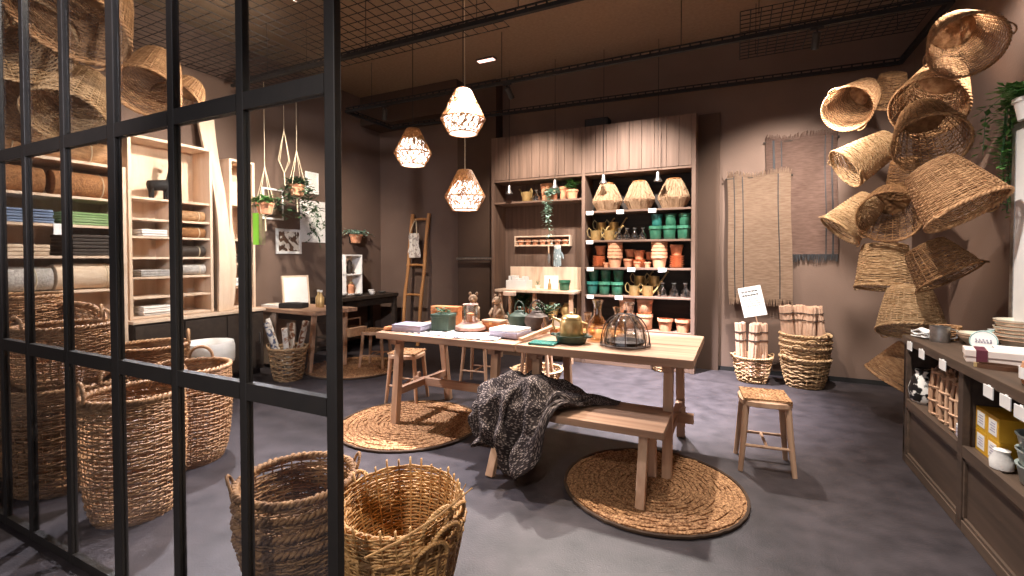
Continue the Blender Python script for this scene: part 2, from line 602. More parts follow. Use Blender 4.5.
part_box('top_board', M['counter'], ct, ct_o, CX - .012, XR - .005, CY0, CY1 + .01, .782, .832, .004)
part_box('base_shelf', M['counter'], ct, ct_o, CX + .02, XR - .005, CY0, CY1, .385, .418)
part_box('back_board', M['countz'], ct, ct_o, XR - .03, XR - .005, CY0, CY1, 0, .782)
ys = [CY1, 3.035, 2.165, CY0]
for y in ys:
    yy = min(max(y, CY0 + .02), CY1 - .02)
    part_box('divider', M['countz'], ct, ct_o, CX + .03, XR - .03, yy - .015, yy + .015, .418, .782)
    part_box('front_stile', M['countz'], ct, ct_o, CX, CX + .03, yy - .028, yy + .028, 0, .782)
for a, b in zip(ys[1:], ys[:-1]):
    a2, b2 = a + .028, b - .028
    if b == CY1:
        b2 = CY1 - .048
    part_box('front_rail', M['counter'], ct, ct_o, CX, CX + .03, a2, b2, .365, .425)
    part_box('front_rail', M['counter'], ct, ct_o, CX, CX + .03, a2, b2, .0, .055)
    part_box('front_panel', M['countz'], ct, ct_o, CX + .018, CX + .03, a2, b2, .055, .365)
    p = MB()
    for q0, q1, z0, z1 in ((a2, b2, .055, .072), (a2, b2, .348, .365), (a2, a2 + .017, .055, .365), (b2 - .017, b2, .055, .365)):
        p.box(CX + .006 - ct_o.x, CX + .02 - ct_o.x, q0 - ct_o.y, q1 - ct_o.y, z0, z1)
    p.build('panel_bead', M['counter'], ct, bevel=.002)
part_box('end_panel', M['countz'], ct, ct_o, CX, XR - .005, CY1 - .025, CY1, .055, .782)

# ------------------------------------------------------------------ tall shelf unit on the back wall
SX0, SX1, SM, SY, ST = -3.065, -.462, -1.765, 5.70, 2.99
su = thing('tall_shelf_unit', 'tall smoked oak shelf unit with closed plank cupboards along its top', 'shelf unit', ((SX0 + SX1) / 2, 5.9, 0))
so = V(((SX0 + SX1) / 2, 5.9, 0))
YK = YB - .004
for x in (SX0, SM, SX1):
    part_box('upright', M['cab'], su, so, x - .022, x + .022, SY, YK, 0, ST)
part_box('back_panel', M['cab'], su, so, SX0 + .022, SM - .022, YK - .02, YK, 0, ST - .03)
part_box('back_panel', M['dkwood'], su, so, SM + .022, SX1 - .022, YK - .02, YK, 0, ST - .03)
part_box('top_board', M['cabx'], su, so, SX0 + .022, SX1 - .022, SY + .02, YK, ST - .03, ST)
for a, b, zz in ((SX0, SM, (2.10, 2.40)), (SM, SX1, (1.927, 1.56, 1.22, .875, .465, 2.40))):
    for z in zz:
        part_box('shelf_board', M['cabx'], su, so, a + .022, b - .022, SY + .005, YK - .02, z - .025, z)
part_box('plinth', M['cabx'], su, so, SX0 + .022, SX1 - .022, SY + .02, SY + .04, 0, .08)
dx = [SX0 + .024, -2.516, -2.134, SM - .002, -1.317 - .12, -1.113, -.80, SX1 + .0]
for a, b in ((SX0 + .022, -2.475), (-2.475, -2.13), (-2.13, SM - .022), (SM + .022, -1.34), (-1.34, -.90), (-.90, SX1 - .022)):
    n = 3
    d = MB()
    for k in range(n):
        u = a + (b - a) * k / n
        v = a + (b - a) * (k + 1) / n
        d.box(u + .002 - so.x, v - .002 - so.x, SY - .002 - so.y, SY + .02 - so.y, 2.405, ST - .002)
    d.build('cupboard_door', M['cab'], su, bevel=.002)

# ------------------------------------------------------------------ left bookcases, plank, work desk, ladder
def bookcase(name, label, y0, y1, z0, z1, xb, xf, shelves, m='birch', top_back=True, tilt=0.0):
    t = thing(name, label, 'bookcase', (xb, y0, z0))
    o = V((xb, y0, z0))
    for y in (y0, y1 - .028):
        part_box('side_panel', M[m], t, o, xb, xf, y, y + .028, z0, z1)
    for z in shelves:
        part_box('shelf_board', M[m], t, o, xb, xf - .01, y0 + .028, y1 - .028, z - .022, z)
    part_box('back_panel', M[m], t, o, xb, xb + .012, y0 + .028, y1 - .028, z0, z1)
    part_box('top_board', M[m], t, o, xb, xf, y0 + .028, y1 - .028, z1 - .026, z1)
    return t


BK = XL + .01
bookcase('bookcase', 'pale birch bookcase with a deep top compartment on the left wall', 2.33, 3.10, .76, 2.50, BK, -5.08, (.785, .97, 1.16, 1.35, 1.55, 1.72, 1.92))
bookcase('bookcase', 'narrow birch bookcase beyond the leaning live-edge plank', 3.30, 3.60, .76, 2.45, BK, -5.10, (.785, 1.02, 1.28, 1.55, 1.95))
bookcase('bookcase', 'wide birch shelving of folded textiles nearest the shop front', .98 + .15, 2.27, 0, 2.16, BK, -4.98, (.10, .58, 1.07, 1.36, 1.62, 1.86), 'birch')
lb = thing('low_cabinet', 'dark low cabinet carrying the two birch bookcases', 'cabinet', (BK, 2.3, 0))
MB().box(0, .42, 0, 1.30, .06, .73).build('carcass', M['dkwood'], lb, bevel=.004)
MB().box(0, .45, -.01, 1.31, .73, .758).build('top_board', M['birch'], lb, bevel=.003)
MB().box(.02, .38, .02, 1.28, 0, .06).build('plinth', M['blackmatt'], lb)
for k in range(3):
    d = MB().box(.421, .436, .01 + k * .43, .42 + k * .43, .08, .71).build('door', M['dkwood'], lb, bevel=.003)
    MB().tube([(.436, .37 + k * .43, .36), (.456, .37 + k * .43, .36), (.456, .37 + k * .43, .48), (.436, .37 + k * .43, .48)], .006, 6).build('door_handle', M['steel'], d, True)
# wavy live-edge plank
pl = MB()


def wav(u, v):
    z = .76 + u * 2.15
    w = .10 + .02 * math.sin(u * 7)
    return (-5.06 - .22 * u + .03 * math.sin(u * 5), 3.21 + (v - .5) * w * 1.6 + .05 * math.sin(u * 4.2), z)


pl.sheet(wav, 24, 4, .035)
tag(pl.build('live_edge_plank', M['birch'], None, True), 'tall wavy live-edge plank leaning between two birch bookcases', 'plank')

dk = thing('work_desk', 'dark stained work desk along the left wall, littered with small goods', 'desk', (-5.08, 5.2, 0))
MB().box(-.30, .28, -.62, .60, .74, .79).build('desktop', M['dkwood'], dk, bevel=.004)
for x in (-.26, .23):
    for y in (-.57, .55):
        MB().box(x - .03, x + .03, y - .03, y + .03, 0, .74).build('leg', M['dkwood'], dk, bevel=.003)
MB().box(-.22, .24, -.54, .52, .64, .74).build('apron', M['dkwood'], dk, bevel=.002)
MB().box(-.28, .20, -.50, .50, .20, .225).build('lower_shelf', M['dkwood'], dk, bevel=.002)
pk = thing('packing_table', 'pale topped packing table with a splayed leg, seen through the glazed partition', 'table', (-4.80, 4.02, 0), -.05)
plank_top(MB(), -.56, .60, -.30, .30, .69, .735, 4).build('tabletop', M['pine'], pk, bevel=.003)
MB().box(-.54, -.50, -.26, .26, 0, .69).build('side_panel', M['birch'], pk, bevel=.003)
MB().box(-.50, -.20, -.25, -.23, .04, .69).build('front_panel', M['birch'], pk, bevel=.003)
for y, yb in ((-.22, -.24), (.22, .26)):
    MB().beam((.40, yb, 0), (.47, y, .69), .05, .045, (0, 1, 0)).build('leg', M['pinez'], pk, bevel=.003)
MB().box(-.50, .45, .0, .03, .56, .69).build('apron', M['dkwood'], pk)

ld = thing('wooden_ladder', 'rustic round-pole ladder leaning on the wall behind the long table', 'ladder', (-4.52, 5.70, 0))
for s, a in ((-1, .0), (1, .4)):
    pts = [(s * .155 + .008 * math.sin(k * 1.3 + a), .0 + .30 * k / 10, 2.03 * k / 10) for k in range(11)]
    MB().tube(pts, [.027 + .003 * math.sin(k * 2.1 + a) for k in range(11)], 10).build('side_pole', M['honey'], ld, True)
for z in (.30, .76, 1.22, 1.94):
    y = .30 * z / 2.03
    MB().tube([(-.175, y, z), (0, y, z + .008), (.175, y, z)], .020, 10).build('rung', M['honey'], ld, True)

# ------------------------------------------------------------------ woven baskets
def interp(prof, t):
    t = max(0.0, min(1.0, t)) * (len(prof) - 1)
    i = min(int(t), len(prof) - 2)
    f = t - i
    return tuple(prof[i][k] * (1 - f) + prof[i + 1][k] * f for k in (0, 1))


def smooth_prof(prof, n=24):
    out = []
    m = len(prof)
    for k in range(n + 1):
        t = k / n * (m - 1)
        i = min(int(t), m - 2)
        f = t - i
        p0, p1, p2, p3 = prof[max(i - 1, 0)], prof[i], prof[i + 1], prof[min(i + 2, m - 1)]
        out.append(tuple(0.5 * ((2 * p1[q]) + (-p0[q] + p2[q]) * f + (2 * p0[q] - 5 * p1[q] + 4 * p2[q] - p3[q]) * f * f + (-p0[q] + 3 * p1[q] - 3 * p2[q] + p3[q]) * f ** 3) for q in (0, 1)))
    return out


def weave(mb, prof, n, rows, amp, fill=.92, th=.003, jit=.0, seed=1, stake=.006, over=0.0, overjit=0.0, lump=0.0):
    """stakes following the profile and weavers passing in front of and behind them"""
    rr = random.Random(seed)
    P = smooth_prof(prof)
    L = [0]
    for a, b in zip(P[:-1], P[1:]):
        L.append(L[-1] + math.hypot(b[0] - a[0], b[1] - a[1]))
    tot = L[-1]
    sp = tot / rows
    seg = 2 * n
    ph = [rr.uniform(0, 6.28) for _ in range(4)]

    def at(t):
        return interp(P, t)
    for row in range(rows):
        t0 = (row + .5) / rows
        vs, fs = [], []
        hw = sp * fill / 2
        rw = [rr.uniform(-jit, jit) for _ in range(seg)]
        for j in range(seg):
            a = 2 * PI * j / seg
            s = 0 if j % 2 else (1 if (j // 2 + row) % 2 else -1)
            tt = t0 + lump * .5 / rows * math.sin(3 * a + ph[row % 4])
            r, z = at(tt)
            q = hw * (1 + rw[j] * 6)
            rr_ = r + s * amp
            dz = rw[j]
            # outward tilt of the wall
            r1, z1 = at(min(1, tt + .02))
            r0, z0 = at(max(0, tt - .02))
            tl = math.hypot(r1 - r0, z1 - z0) or 1
            ur, uz = (r1 - r0) / tl, (z1 - z0) / tl
            ca, sa = math.cos(a), math.sin(a)
            for dr, dd in ((0, 1), (1, 0), (0, -1), (-1, 0)):
                R_ = rr_ + dd * q * ur + dr * th * uz
                Z_ = z + dz + dd * q * uz - dr * th * ur
                vs.append((R_ * ca, R_ * sa, Z_))
        for j in range(seg):
            k = (j + 1) % seg
            for c in range(4):
                d = (c + 1) % 4
                fs.append((j * 4 + c, j * 4 + d, k * 4 + d, k * 4 + c))
        mb.add(vs, fs)
    for j in range(n):
        a = 2 * PI * j / n
        pts = [(r * math.cos(a), r * math.sin(a), z) for r, z in (at(k / 9) for k in range(10))]
        if over:
            r, z = at(1)
            r0, z0 = at(.9)
            e = over + rr.uniform(-overjit, overjit)
            l = math.hypot(r - r0, z - z0)
            pts.append(((r + (r - r0) / l * e) * math.cos(a), (r + (r - r0) / l * e) * math.sin(a), z + (z - z0) / l * e))
        mb.tube(pts, stake / 2, 4, sx=1.8)


def ring_pts(r, z, n, amp, k, ph, lump=0.0, seed=0):
    rr = random.Random(seed)
    return [((r + amp * math.cos(k * 2 * PI * i / n + ph) + rr.uniform(-lump, lump)) * math.cos(2 * PI * i / n),
             (r + amp * math.cos(k * 2 * PI * i / n + ph) + rr.uniform(-lump, lump)) * math.sin(2 * PI * i / n),
             z + amp * math.sin(k * 2 * PI * i / n + ph) + rr.uniform(-lump, lump)) for i in range(n)]


def braid_rim(mb, r, z, th, twists=26, strands=2, lump=0.0):
    n = twists * 6
    for s in range(strands):
        mb.tube(ring_pts(r, z, n, th * .6, twists, 2 * PI * s / strands, lump, s), th * .72, 6, True)


def disc_base(mb, r, z, rings=7, th=.005):
    prof = []
    for i in range(rings * 2 + 1):
        q = r * i / (rings * 2)
        prof.append((max(q, .001), z - th + (.002 if i % 2 else 0)))
    mb.lathe(prof, 28, cap0=True, cap1=False)
    mb.lathe([(r, z - th), (r, z + th)], 28, cap0=False, cap1=False)
    mb.lathe([(p[0], z + th + (.002 if i % 2 else 0)) for i, p in enumerate(prof)], 28, cap0=True, cap1=False)


def loop_handle(mb, r, z, ang, w, h, th, out=.0, tw=10, strands=2):
    """a twisted loop standing on the rim at the given angle"""
    er = V((math.cos(ang), math.sin(ang), 0))
    et = V((-math.sin(ang), math.cos(ang), 0))
    n = tw * 4
    for s in range(strands):
        pts = []
        for i in range(n + 1):
            t = i / n
            a = PI * t
            c = er * (r + out * math.sin(a)) + et * (w / 2 * math.cos(a)) + V((0, 0, z + h * math.sin(a) ** .8))
            tangent = (et * (-math.sin(a)) * w / 2 + V((0, 0, h * math.cos(a)))).normalized()
            nb = tangent.cross(er).normalized()
            q = 2 * PI * (tw * t + s / strands)
            pts.append(c + er * (math.cos(q) * th * .55) + nb * (math.sin(q) * th * .55))
        mb.tube(pts, th * .7, 5)


def basket_fn(kind, prof, n, rows, amp, m, rim, handles, seed, fill=.92, jit=0.0, stake=.006, over=0, overjit=0, twists=26, th=.003, lump=0.0, rimlump=0.0):
    def fn():
        t = thing(kind, kind, 'basket', (0, 0, 0))
        mb = MB()
        weave(mb, prof, n, rows, amp, fill, th, jit, seed, stake, over, overjit, lump)
        mb.build('woven_side', M[m], t, 'all')
        b = MB()
        disc_base(b, prof[0][0], prof[0][1] + .006)
        b.build('woven_base', M[m], t, 'all')
        if rim:
            q = MB()
            braid_rim(q, prof[-1][0], prof[-1][1], rim, twists, 2, rimlump)
            q.build('braided_rim', M[m], t, 'all')
        for ang, w, h, hh, out in handles:
            q = MB()
            loop_handle(q, prof[-1][0], prof[-1][1] - (.02 if out else 0), ang, w, h, hh, out)
            q.build('handle', M[m], t, 'all')
        return t
    return fn


# --- baskets hung around the far right corner
FL = [(.155, 0), (.178, .06), (.205, .16), (.228, .25), (.25, .35)]
ST_ = [(.195, 0), (.214, .06), (.226, .16), (.236, .25), (.25, .35)]
HA = ((0, .10, .035, .006, .03), (PI, .10, .035, .006, .03))
wbA = Maker(basket_fn('hanging_basket', FL, 32, 36, .0045, 'wick', .010, HA, 5, .96, .0008, lump=.4))
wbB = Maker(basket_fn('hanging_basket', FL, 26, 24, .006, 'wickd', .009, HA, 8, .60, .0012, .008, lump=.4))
wbC = Maker(basket_fn('hanging_basket', ST_, 28, 30, .005, 'wickl', .009, HA, 12, .93, .001, .007, lump=.4))
wbD = Maker(basket_fn('hanging_basket', FL, 32, 34, .0045, 'wickl', .009, HA, 15, .95, .001, .006, lump=.4))
HG = 'baskets hung in the far right corner'
WB = [
    (wbA, (1.213, 3.676, 2.592), (1.250, 4.033, 2.839), .225, 'brown basket hung highest in the corner, mouth tipped toward the floor', .3),
    (wbA, (0.836, 4.939, 2.630), (1.072, 5.427, 2.913), .240, 'basket hung just above the fringed wall mats, showing its pale lining', 2.0),
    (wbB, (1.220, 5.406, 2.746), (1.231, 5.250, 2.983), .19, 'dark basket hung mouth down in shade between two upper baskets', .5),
    (wbA, (1.198, 4.275, 2.400), (1.389, 4.654, 2.732), .275, 'wide basket hung directly below the highest one', 1.2),
    (wbD, (0.831, 5.003, 2.121), (1.174, 5.063, 2.344), .235, 'pale smooth basket hung sideways beside the fringed wall mats', 2.6),
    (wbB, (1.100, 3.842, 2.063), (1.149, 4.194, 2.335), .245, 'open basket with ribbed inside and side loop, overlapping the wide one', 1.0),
    (wbA, (1.205, 3.593, 1.605), (1.058, 3.706, 1.891), .262, 'large flaring basket hung at the right of the cluster below the ivy', .2),
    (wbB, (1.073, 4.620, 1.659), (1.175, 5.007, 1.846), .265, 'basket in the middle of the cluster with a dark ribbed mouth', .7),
    (wbD, (0.792, 4.949, 1.570), (1.039, 4.986, 1.843), .220, 'pale basket hung tilted left of the dark ribbed mouth', 1.6),
    (wbB, (1.273, 5.022, 1.868), (1.230, 4.897, 2.153), .17, 'narrow basket squeezed behind the middle of the cluster', .1),
    (wbC, (1.103, 4.888, 1.072), (1.126, 4.952, 1.444), .245, 'straight-sided basket hung mouth down beneath the ribbed one', .4),
    (wbB, (1.247, 3.960, 1.207), (1.130, 4.042, 1.418), .228, 'basket hung mouth down at the lower right of the cluster', 1.3),
    (wbD, (1.164, 4.399, 0.785), (1.181, 4.526, 1.097), .262, 'basket hung mouth down just above the end of the counter', .9),
    (wbA, (1.090, 4.642, 0.358), (1.247, 4.614, 0.626), .225, 'lowest hung basket, partly behind the end of the counter', 2.2),
]
for mk, O, B, r, lab, roll in WB:
    h = (V(O) - V(B)).length
    mk(B, lab, HG, scale=(r * .80 / .25, r * .80 / .25, h * .95 / .35), rot=aim(B, O, roll))

# --- big hyacinth baskets behind the glass on the left
BG = [(.195, 0), (.225, .08), (.245, .22), (.255, .40), (.25, .54), (.245, .60)]
big = Maker(basket_fn('storage_basket', BG, 44, 52, .005, 'wicko', .014, ((.2, .15, .09, .010, 0), (PI + .2, .15, .09, .010, 0)), 21, 1.0, .0015, .006, th=.005, lump=.8, rimlump=.002))
LG = 'tall storage baskets behind the glass'
big((-2.87, 1.33, 0), 'tall round storage basket closest to the glass, with rope loop handles', LG, 1.2, (.88, .88, 1.05))
big((-3.29, 1.83, 0), 'tall storage basket standing right of the others, casting a shadow on open floor', LG, 2.1, (.98, .98, 1.03))
big((-3.62, 1.32, 0), 'tall storage basket at the bottom of the heap nearest the textile shelves', LG, .3, (1.1, 1.1, 1))
big((-4.12, 2.02, 0), 'tall storage basket with a thin loop handle behind the two front ones', LG, .9, (1, 1, 1.1))
big((-4.25, 1.45, 0), 'storage basket deepest in the row, beneath a lopsided one', LG, .4, (1.1, 1.1, 1.05))
sq = [(.20, 0), (.235, .05), (.25, .16), (.25, .28), (.235, .36)]
low = Maker(basket_fn('low_basket', sq, 44, 32, .005, 'wicko', .013, ((1.0, .14, .08, .009, 0), (PI + 1.0, .14, .08, .009, 0)), 25, 1.0, .0015, .006, th=.005, lump=.8, rimlump=.003))
LG2 = 'low baskets resting on the tall ones'
low((-3.957, 1.452, 0.596), 'orange-brown basket tipped over on top of the tall storage baskets', LG2, rot=(.45, .35, .3), scale=1.05)
low((-3.62, 1.32, .61), 'low basket resting level on the heap, right behind the glass', LG2, .7, .92)
low((-4.184, 1.290, 0.737), 'low basket with arched rope handle on the far left of the heap', LG2, .2, 1.0)

# --- nested stacks standing right inside the entrance
CB = [(.165, 0), (.178, .05), (.196, .12), (.212, .19), (.222, .25)]
cbA = Maker(basket_fn('nesting_basket', CB, 34, 26, .005, 'wickd', .013, ((2.6, .09, .075, .006, .025), (2.6 + PI, .09, .075, .006, .025)), 31, .97, .0016, .007, th=.005, lump=1.0, rimlump=.003, twists=30))
G1 = 'brown baskets nested in a stack behind the end post'
s1 = (-1.63, 1.325)
zs = [.0, .064, .128, .192]
nm = ['lowest', 'second lowest', 'second from the top', 'topmost']
for i, z in enumerate(zs):
    cbA((s1[0] + .006 * (i % 2), s1[1] - .006 * (i % 2), z), nm[i] + ' brown basket of the nested stack left of the end post', G1, .7 + .25 * i, (1.0, 1.0, 1.0))
CC = [(.175, 0), (.188, .06), (.208, .14), (.224, .22), (.234, .29)]
ccA = Maker(basket_fn('nesting_basket', CC, 30, 26, .0038, 'cane', .009, ((-.55, .13, .085, .008, .03), (-.55 + PI, .13, .085, .008, .03)), 37, .95, .0006, .012, th=.0018, lump=.2, rimlump=.003, twists=22, over=0))
ccT = basket_fn('nesting_basket', CC, 30, 26, .0038, 'cane', 0, ((-.62, .13, .085, .008, .03),), 41, .95, .0006, .009, th=.0018, lump=.2, over=.022, overjit=.018)
G2 = 'bamboo baskets nested in a stack right of the end post'
s2 = (-1.175, 1.43)
nm2 = ['lowest', 'middle', 'second from the top']
for i, z in enumerate((.0, .045, .09)):
    ccA((s2[0] + .008 * (i % 2), s2[1] + .005 * i, z), nm2[i] + ' split-bamboo basket of the nested stack right of the end post', G2, .1 + .2 * i)
o = ccT()
place(o, (s2[0], s2[1], .135), .35, 'topmost split-bamboo basket with stake ends poking above its unfinished rim', G2)
o.rotation_euler = (.10, -.02, .35)
st = MB()
st.tube([(-1.073, 1.124, 0.379), (-0.953, 1.151, 0.452), (-0.834, 1.200, 0.540), (-0.744, 1.245, 0.625)], [.0045, .005, .004, .002], 6)
st.tube([(-0.834, 1.200, 0.540), (-0.783, 1.237, 0.595), (-0.772, 1.254, 0.628)], [.003, .003, .0015], 6)
tag(st.build('bamboo_strip', M['cane'], None, True), 'loose bamboo strip lying across the mouth of the topmost bamboo basket', 'strip')

# --- two basket groups by the back wall
CD = [(.135, 0), (.155, .06), (.172, .14), (.185, .22), (.192, .27)]
pb = Maker(basket_fn('paper_basket', CD, 26, 15, .006, 'wickl', .012, ((.1, .09, .05, .007, .03), (.1 + PI, .09, .05, .007, .03)), 51, .95, .0012, .007, th=.005, lump=.8, rimlump=.003))
PG = 'pale baskets stacked below the wall mats'
pb((.150, 5.68, 0), 'pale woven basket holding three wrapped rolls below the wall mats', 'pale baskets below the wall mats', .3)
for i, z in enumerate((0, .12, .18, .24)):
    pb((.640, 5.70, z), ['lowest', 'second lowest', 'second from the top', 'topmost'][i] + ' pale basket of the stack right of the single roll basket', PG, .6 + .5 * i, (1.18, 1.18, 1.12))
pb((-4.46, 3.52, 0), 'pale basket full of patterned paper rolls, seen through the glazed partition', 'pale baskets below the wall mats', .4, (1.0, 1.0, 1.3))

# ------------------------------------------------------------------ ceiling: tracks, wire mesh, pendants
def track_bar(mb, a, b, o):
    mb.beam(V(a) - o, V(b) - o, .036, .032)
    # slotted ladder edge above the bar
    d = V(b) - V(a)
    n = int(d.length / .09)
    for k in range(n):
        p = V(a) + d * ((k + .5) / n) - o
        mb.beam(p + V((0, 0, .016)), p + V((0, 0, .042)), .014, .014)
    mb.beam(V(a) - o + V((0, 0, .046)), V(b) - o + V((0, 0, .046)), .016, .010)


ZT = 3.30
tk = thing('lighting_track', 'single black lighting track crossing the room above the long tables', 'lighting track', (-1.6, 3.41, ZT))
o = V((-1.6, 3.41, ZT))
m_ = MB()
track_bar(m_, (-5.2, 3.41, ZT), (1.5, 3.41, ZT), o)
m_.build('track_bar', M['blackmatt'], tk)
for x in (-4.6, -3.2, -1.6, 0, 1.2):
    MB().tube([(x + 1.6, 0, .05), (x + 1.6, 0, ZC - ZT)], .004, 5).build('drop_rod', M['blackmatt'], tk)
tk = thing('lighting_track', 'rectangular black lighting track running round the back half of the ceiling', 'lighting track', (-1.65, 5.3, ZT))
o = V((-1.65, 5.3, ZT))
for a, b in (((-4.75, 4.68, ZT), (1.45, 4.68, ZT)), ((-4.75, 5.58, ZT), (1.45, 5.94, ZT)), ((-4.75, 4.68, ZT), (-4.75, 5.58, ZT)), ((1.45, 4.68, ZT), (1.45, 5.94, ZT))):
    m_ = MB()
    track_bar(m_, a, b, o)
    m_.build('track_bar', M['blackmatt'], tk)
for x in (-4.3, -2.4, -.5, 1.2):
    MB().tube([(x + 1.65, 4.68 - 5.3, .05), (x + 1.65, 4.68 - 5.3, ZC - ZT)], .004, 5).build('drop_rod', M['blackmatt'], tk)

SPG = 'black cylinder spotlights clipped to the tracks'


def spot_head_fn():
    t = thing('track_spotlight', 'spot', 'spotlight', (0, 0, 0))
    MB().box(-.05, .05, -.014, .014, -.034, -.017).build('adapter', M['blackmatt'], t, bevel=.003)
    MB().tube([(0, 0, -.034), (0, 0, -.06)], .008, 8).build('stem', M['blackmatt'], t, True)
    h = MB()
    h.lathe([(.026, 0), (.031, -.004), (.031, -.135), (.027, -.135), (.026, -.11)], 20, cap1=True)
    hd = h.build('lamp_head', M['black'], t, True)
    hd.location = (0, 0, -.055)
    return t


sph = Maker(spot_head_fn)
for fr, aimp, lab in (
        ((-2.335, 4.68), (-1.9, 5.9, 1.6), 'black track spotlight above the upper left corner of the tall shelf unit'),
        ((-4.08, 4.68), (-4.9, 5.4, 1.4), 'black track spotlight leftmost on the rear track, near the ladder'),
        ((.583, 4.68), (.5, 6.0, 1.5), 'black track spotlight pointing at the fringed wall mats')):
    s_ = sph((fr[0], fr[1], ZT), lab, SPG)
    hd = [c for c in s_.children if c.name.startswith('lamp_head')][0]
    d = (V(aimp) - V((fr[0], fr[1], ZT - .055))).normalized()
    hd.rotation_euler = (-d).to_track_quat('Z', 'Y').to_euler()

sg = thing('ceiling_light', 'small glowing rectangular emergency light set on the brown ceiling', 'light', (-2.90, 5.22, ZC))
MB().box(-.13, .13, -.045, .045, -.022, 0).build('housing', M['walldark'], sg, bevel=.003)
MB().box(-.115, .115, -.035, .035, -.028, -.022).build('lit_lens', emit('pink_white_lens', 'ffd2c4', 2.2), sg)


def mesh_panel(label, x0, x1, y0, y1, z, nx, ny):
    t = thing('wire_mesh_panel', label, 'mesh panel', ((x0 + x1) / 2, (y0 + y1) / 2, z), 0, 'black wire mesh panels under the ceiling')
    mb = MB()
    w, d = (x1 - x0) / 2, (y1 - y0) / 2
    for i in range(nx + 1):
        x = -w + 2 * w * i / nx
        mb.tube([(x, -d, 0), (x, d, 0)], .0042, 4)
    for i in range(ny + 1):
        y = -d + 2 * d * i / ny
        mb.tube([(-w, y, .005), (w, y, .005)], .0042, 4)
    mb.build('wire_grid', M['blackmatt'], t)
    for sx in (-.8, .8):
        for sy in (-.8, .8):
            MB().tube([(sx * w, sy * d, 0), (sx * w, sy * d, ZC - z)], .003, 4).build('hanger', M['blackmatt'], t)


mesh_panel('black wire mesh panel hung over the glazed partition and pendant lamps', -3.80, -1.83, 1.35, 3.72, 3.38, 19, 22)
mesh_panel('black wire mesh panel hung before the basket corner', 0, 1.40, 4.34, 5.37, 3.38, 18, 13)
mesh_panel('black wire mesh panel hung in the left rear of the ceiling', -5.30, -3.95, 1.35, 3.72, 3.38, 14, 22)

M['lining'] = None
m_, nt_, b_, N_, L_ = _new('white_lace_lining')
nt_.nodes.remove(b_)
out_ = [x for x in nt_.nodes if x.type == 'OUTPUT_MATERIAL'][0]
d_ = N_('ShaderNodeBsdfDiffuse')
d_.inputs[0].default_value = (.86, .85, .83, 1)
t_ = N_('ShaderNodeBsdfTranslucent')
t_.inputs[0].default_value = (.9, .89, .87, 1)
x_ = N_('ShaderNodeMixShader')
x_.inputs[0].default_value = .6
L_(d_.outputs[0], x_.inputs[1])
L_(t_.outputs[0], x_.inputs[2])
L_(x_.outputs[0], out_.inputs[0])
M['lining'] = m_
M['bulb'] = emit('lit_bulb', 'fff0dc', 9)
M['straw'] = mat('golden_cane', '86522a', 'b07840', .6, 0, (40, 40, 40), 3)


def pendant(label, x, y, zc, cordm, s=1.0):
    t = thing('pendant_lamp', label, 'lamp', (x, y, zc), 0, 'woven pendant lamps over the long tables')
    P = [(.062, .19), (.092, .13), (.128, .06), (.186, -.055), (.150, -.12), (.118, -.175)]
    P = [(a * s, b * s) for a, b in P]
    ln = MB()
    ln.lathe([(r - .007, z) for r, z in [(.108 * s, .085 * s)] + P[2:]], 24, cap0=False, cap1=False)
    ln.build('lace_lining', M['lining'], t, 'all')
    fr = MB()
    for k in range(18):
        a0 = 2 * PI * k / 18
        for sg_ in (-1, 1):
            pts = []
            for i in range(13):
                q = i / 12
                r, z = interp(P, q)
                a = a0 + sg_ * q * 1.25
                pts.append((r * math.cos(a), r * math.sin(a), z))
            fr.tube(pts, .0042, 4)
    rr = random.Random(int(x * 100))
    for k in range(620):
        q = min(1, max(0, rr.betavariate(.8, 1.9)))
        r, z = interp(P, q)
        a = rr.uniform(0, 2 * PI)
        q2 = min(1, q + rr.uniform(.04, .12))
        r2, z2 = interp(P, q2)
        a2 = a + rr.uniform(-.35, .35)
        fr.tube([((r + .004) * math.cos(a), (r + .004) * math.sin(a), z), ((r2 + .004) * math.cos(a2), (r2 + .004) * math.sin(a2), z2)], .0046, 4)
    fr.build('cane_lattice', M['straw'], t)
    for i, nm_ in ((0, 'top_ring'), (3, 'middle_ring'), (5, 'bottom_ring')):
        r, z = P[i]
        MB().tube([(r * math.cos(2 * PI * k / 28), r * math.sin(2 * PI * k / 28), z) for k in range(28)], .006, 6, True).build(nm_, M['straw'], t, True)
    MB().tube([(0, 0, .10 * s), (0, 0, ZC - zc)], .0035, 6).build('cord', M[cordm], t)
    sk = MB()
    sk.lathe([(.018, .10 * s), (.02, .06 * s), (.02, .03 * s)], 12)
    sk.build('bulb_socket', M['blackmatt'], t, True)
    bl = MB()
    bl.blob((0, 0, -.01), .034, 12, 8)
    bl.build('bulb', M['bulb'], t, 'all')
    l = bpy.data.lights.new('pendant_glow', 'POINT')
    l.energy = 8
    l.color = (1, .94, .86)
    l.shadow_soft_size = .04
    lo = bpy.data.objects.new('pendant_glow', l)
    lo.location = (0, 0, -.062)
    lo.parent = t
    COL.objects.link(lo)


pendant('woven pendant lamp hanging furthest left of the three', -2.993, 3.85, 2.462, 'blackmatt')
pendant('woven pendant lamp hanging highest of the three', -2.114, 3.40, 2.575, 'blackmatt')
pendant('woven pendant lamp hanging lowest of the three', -2.312, 3.75, 1.970, 'rope')


def tin_pendant_fn():
    t = thing('tin_pendant', 'tin', 'lamp', (0, 0, 0))
    h = MB()
    h.lathe([(.014, .11), (.02, .10), (.022, .05), (.05, .0), (.047, .0), (.02, .048)], 20, cap1=False)
    h.build('tin_shade', M['steel'], t, True)
    b = MB()
    b.blob((0, 0, .012), .018, 10, 6)
    b.build('bulb', M['white'], t, 'all')
    MB().tube([(0, 0, .11), (0, 0, 1.64)], .003, 5).build('cord', M['blackmatt'], t)
    return t


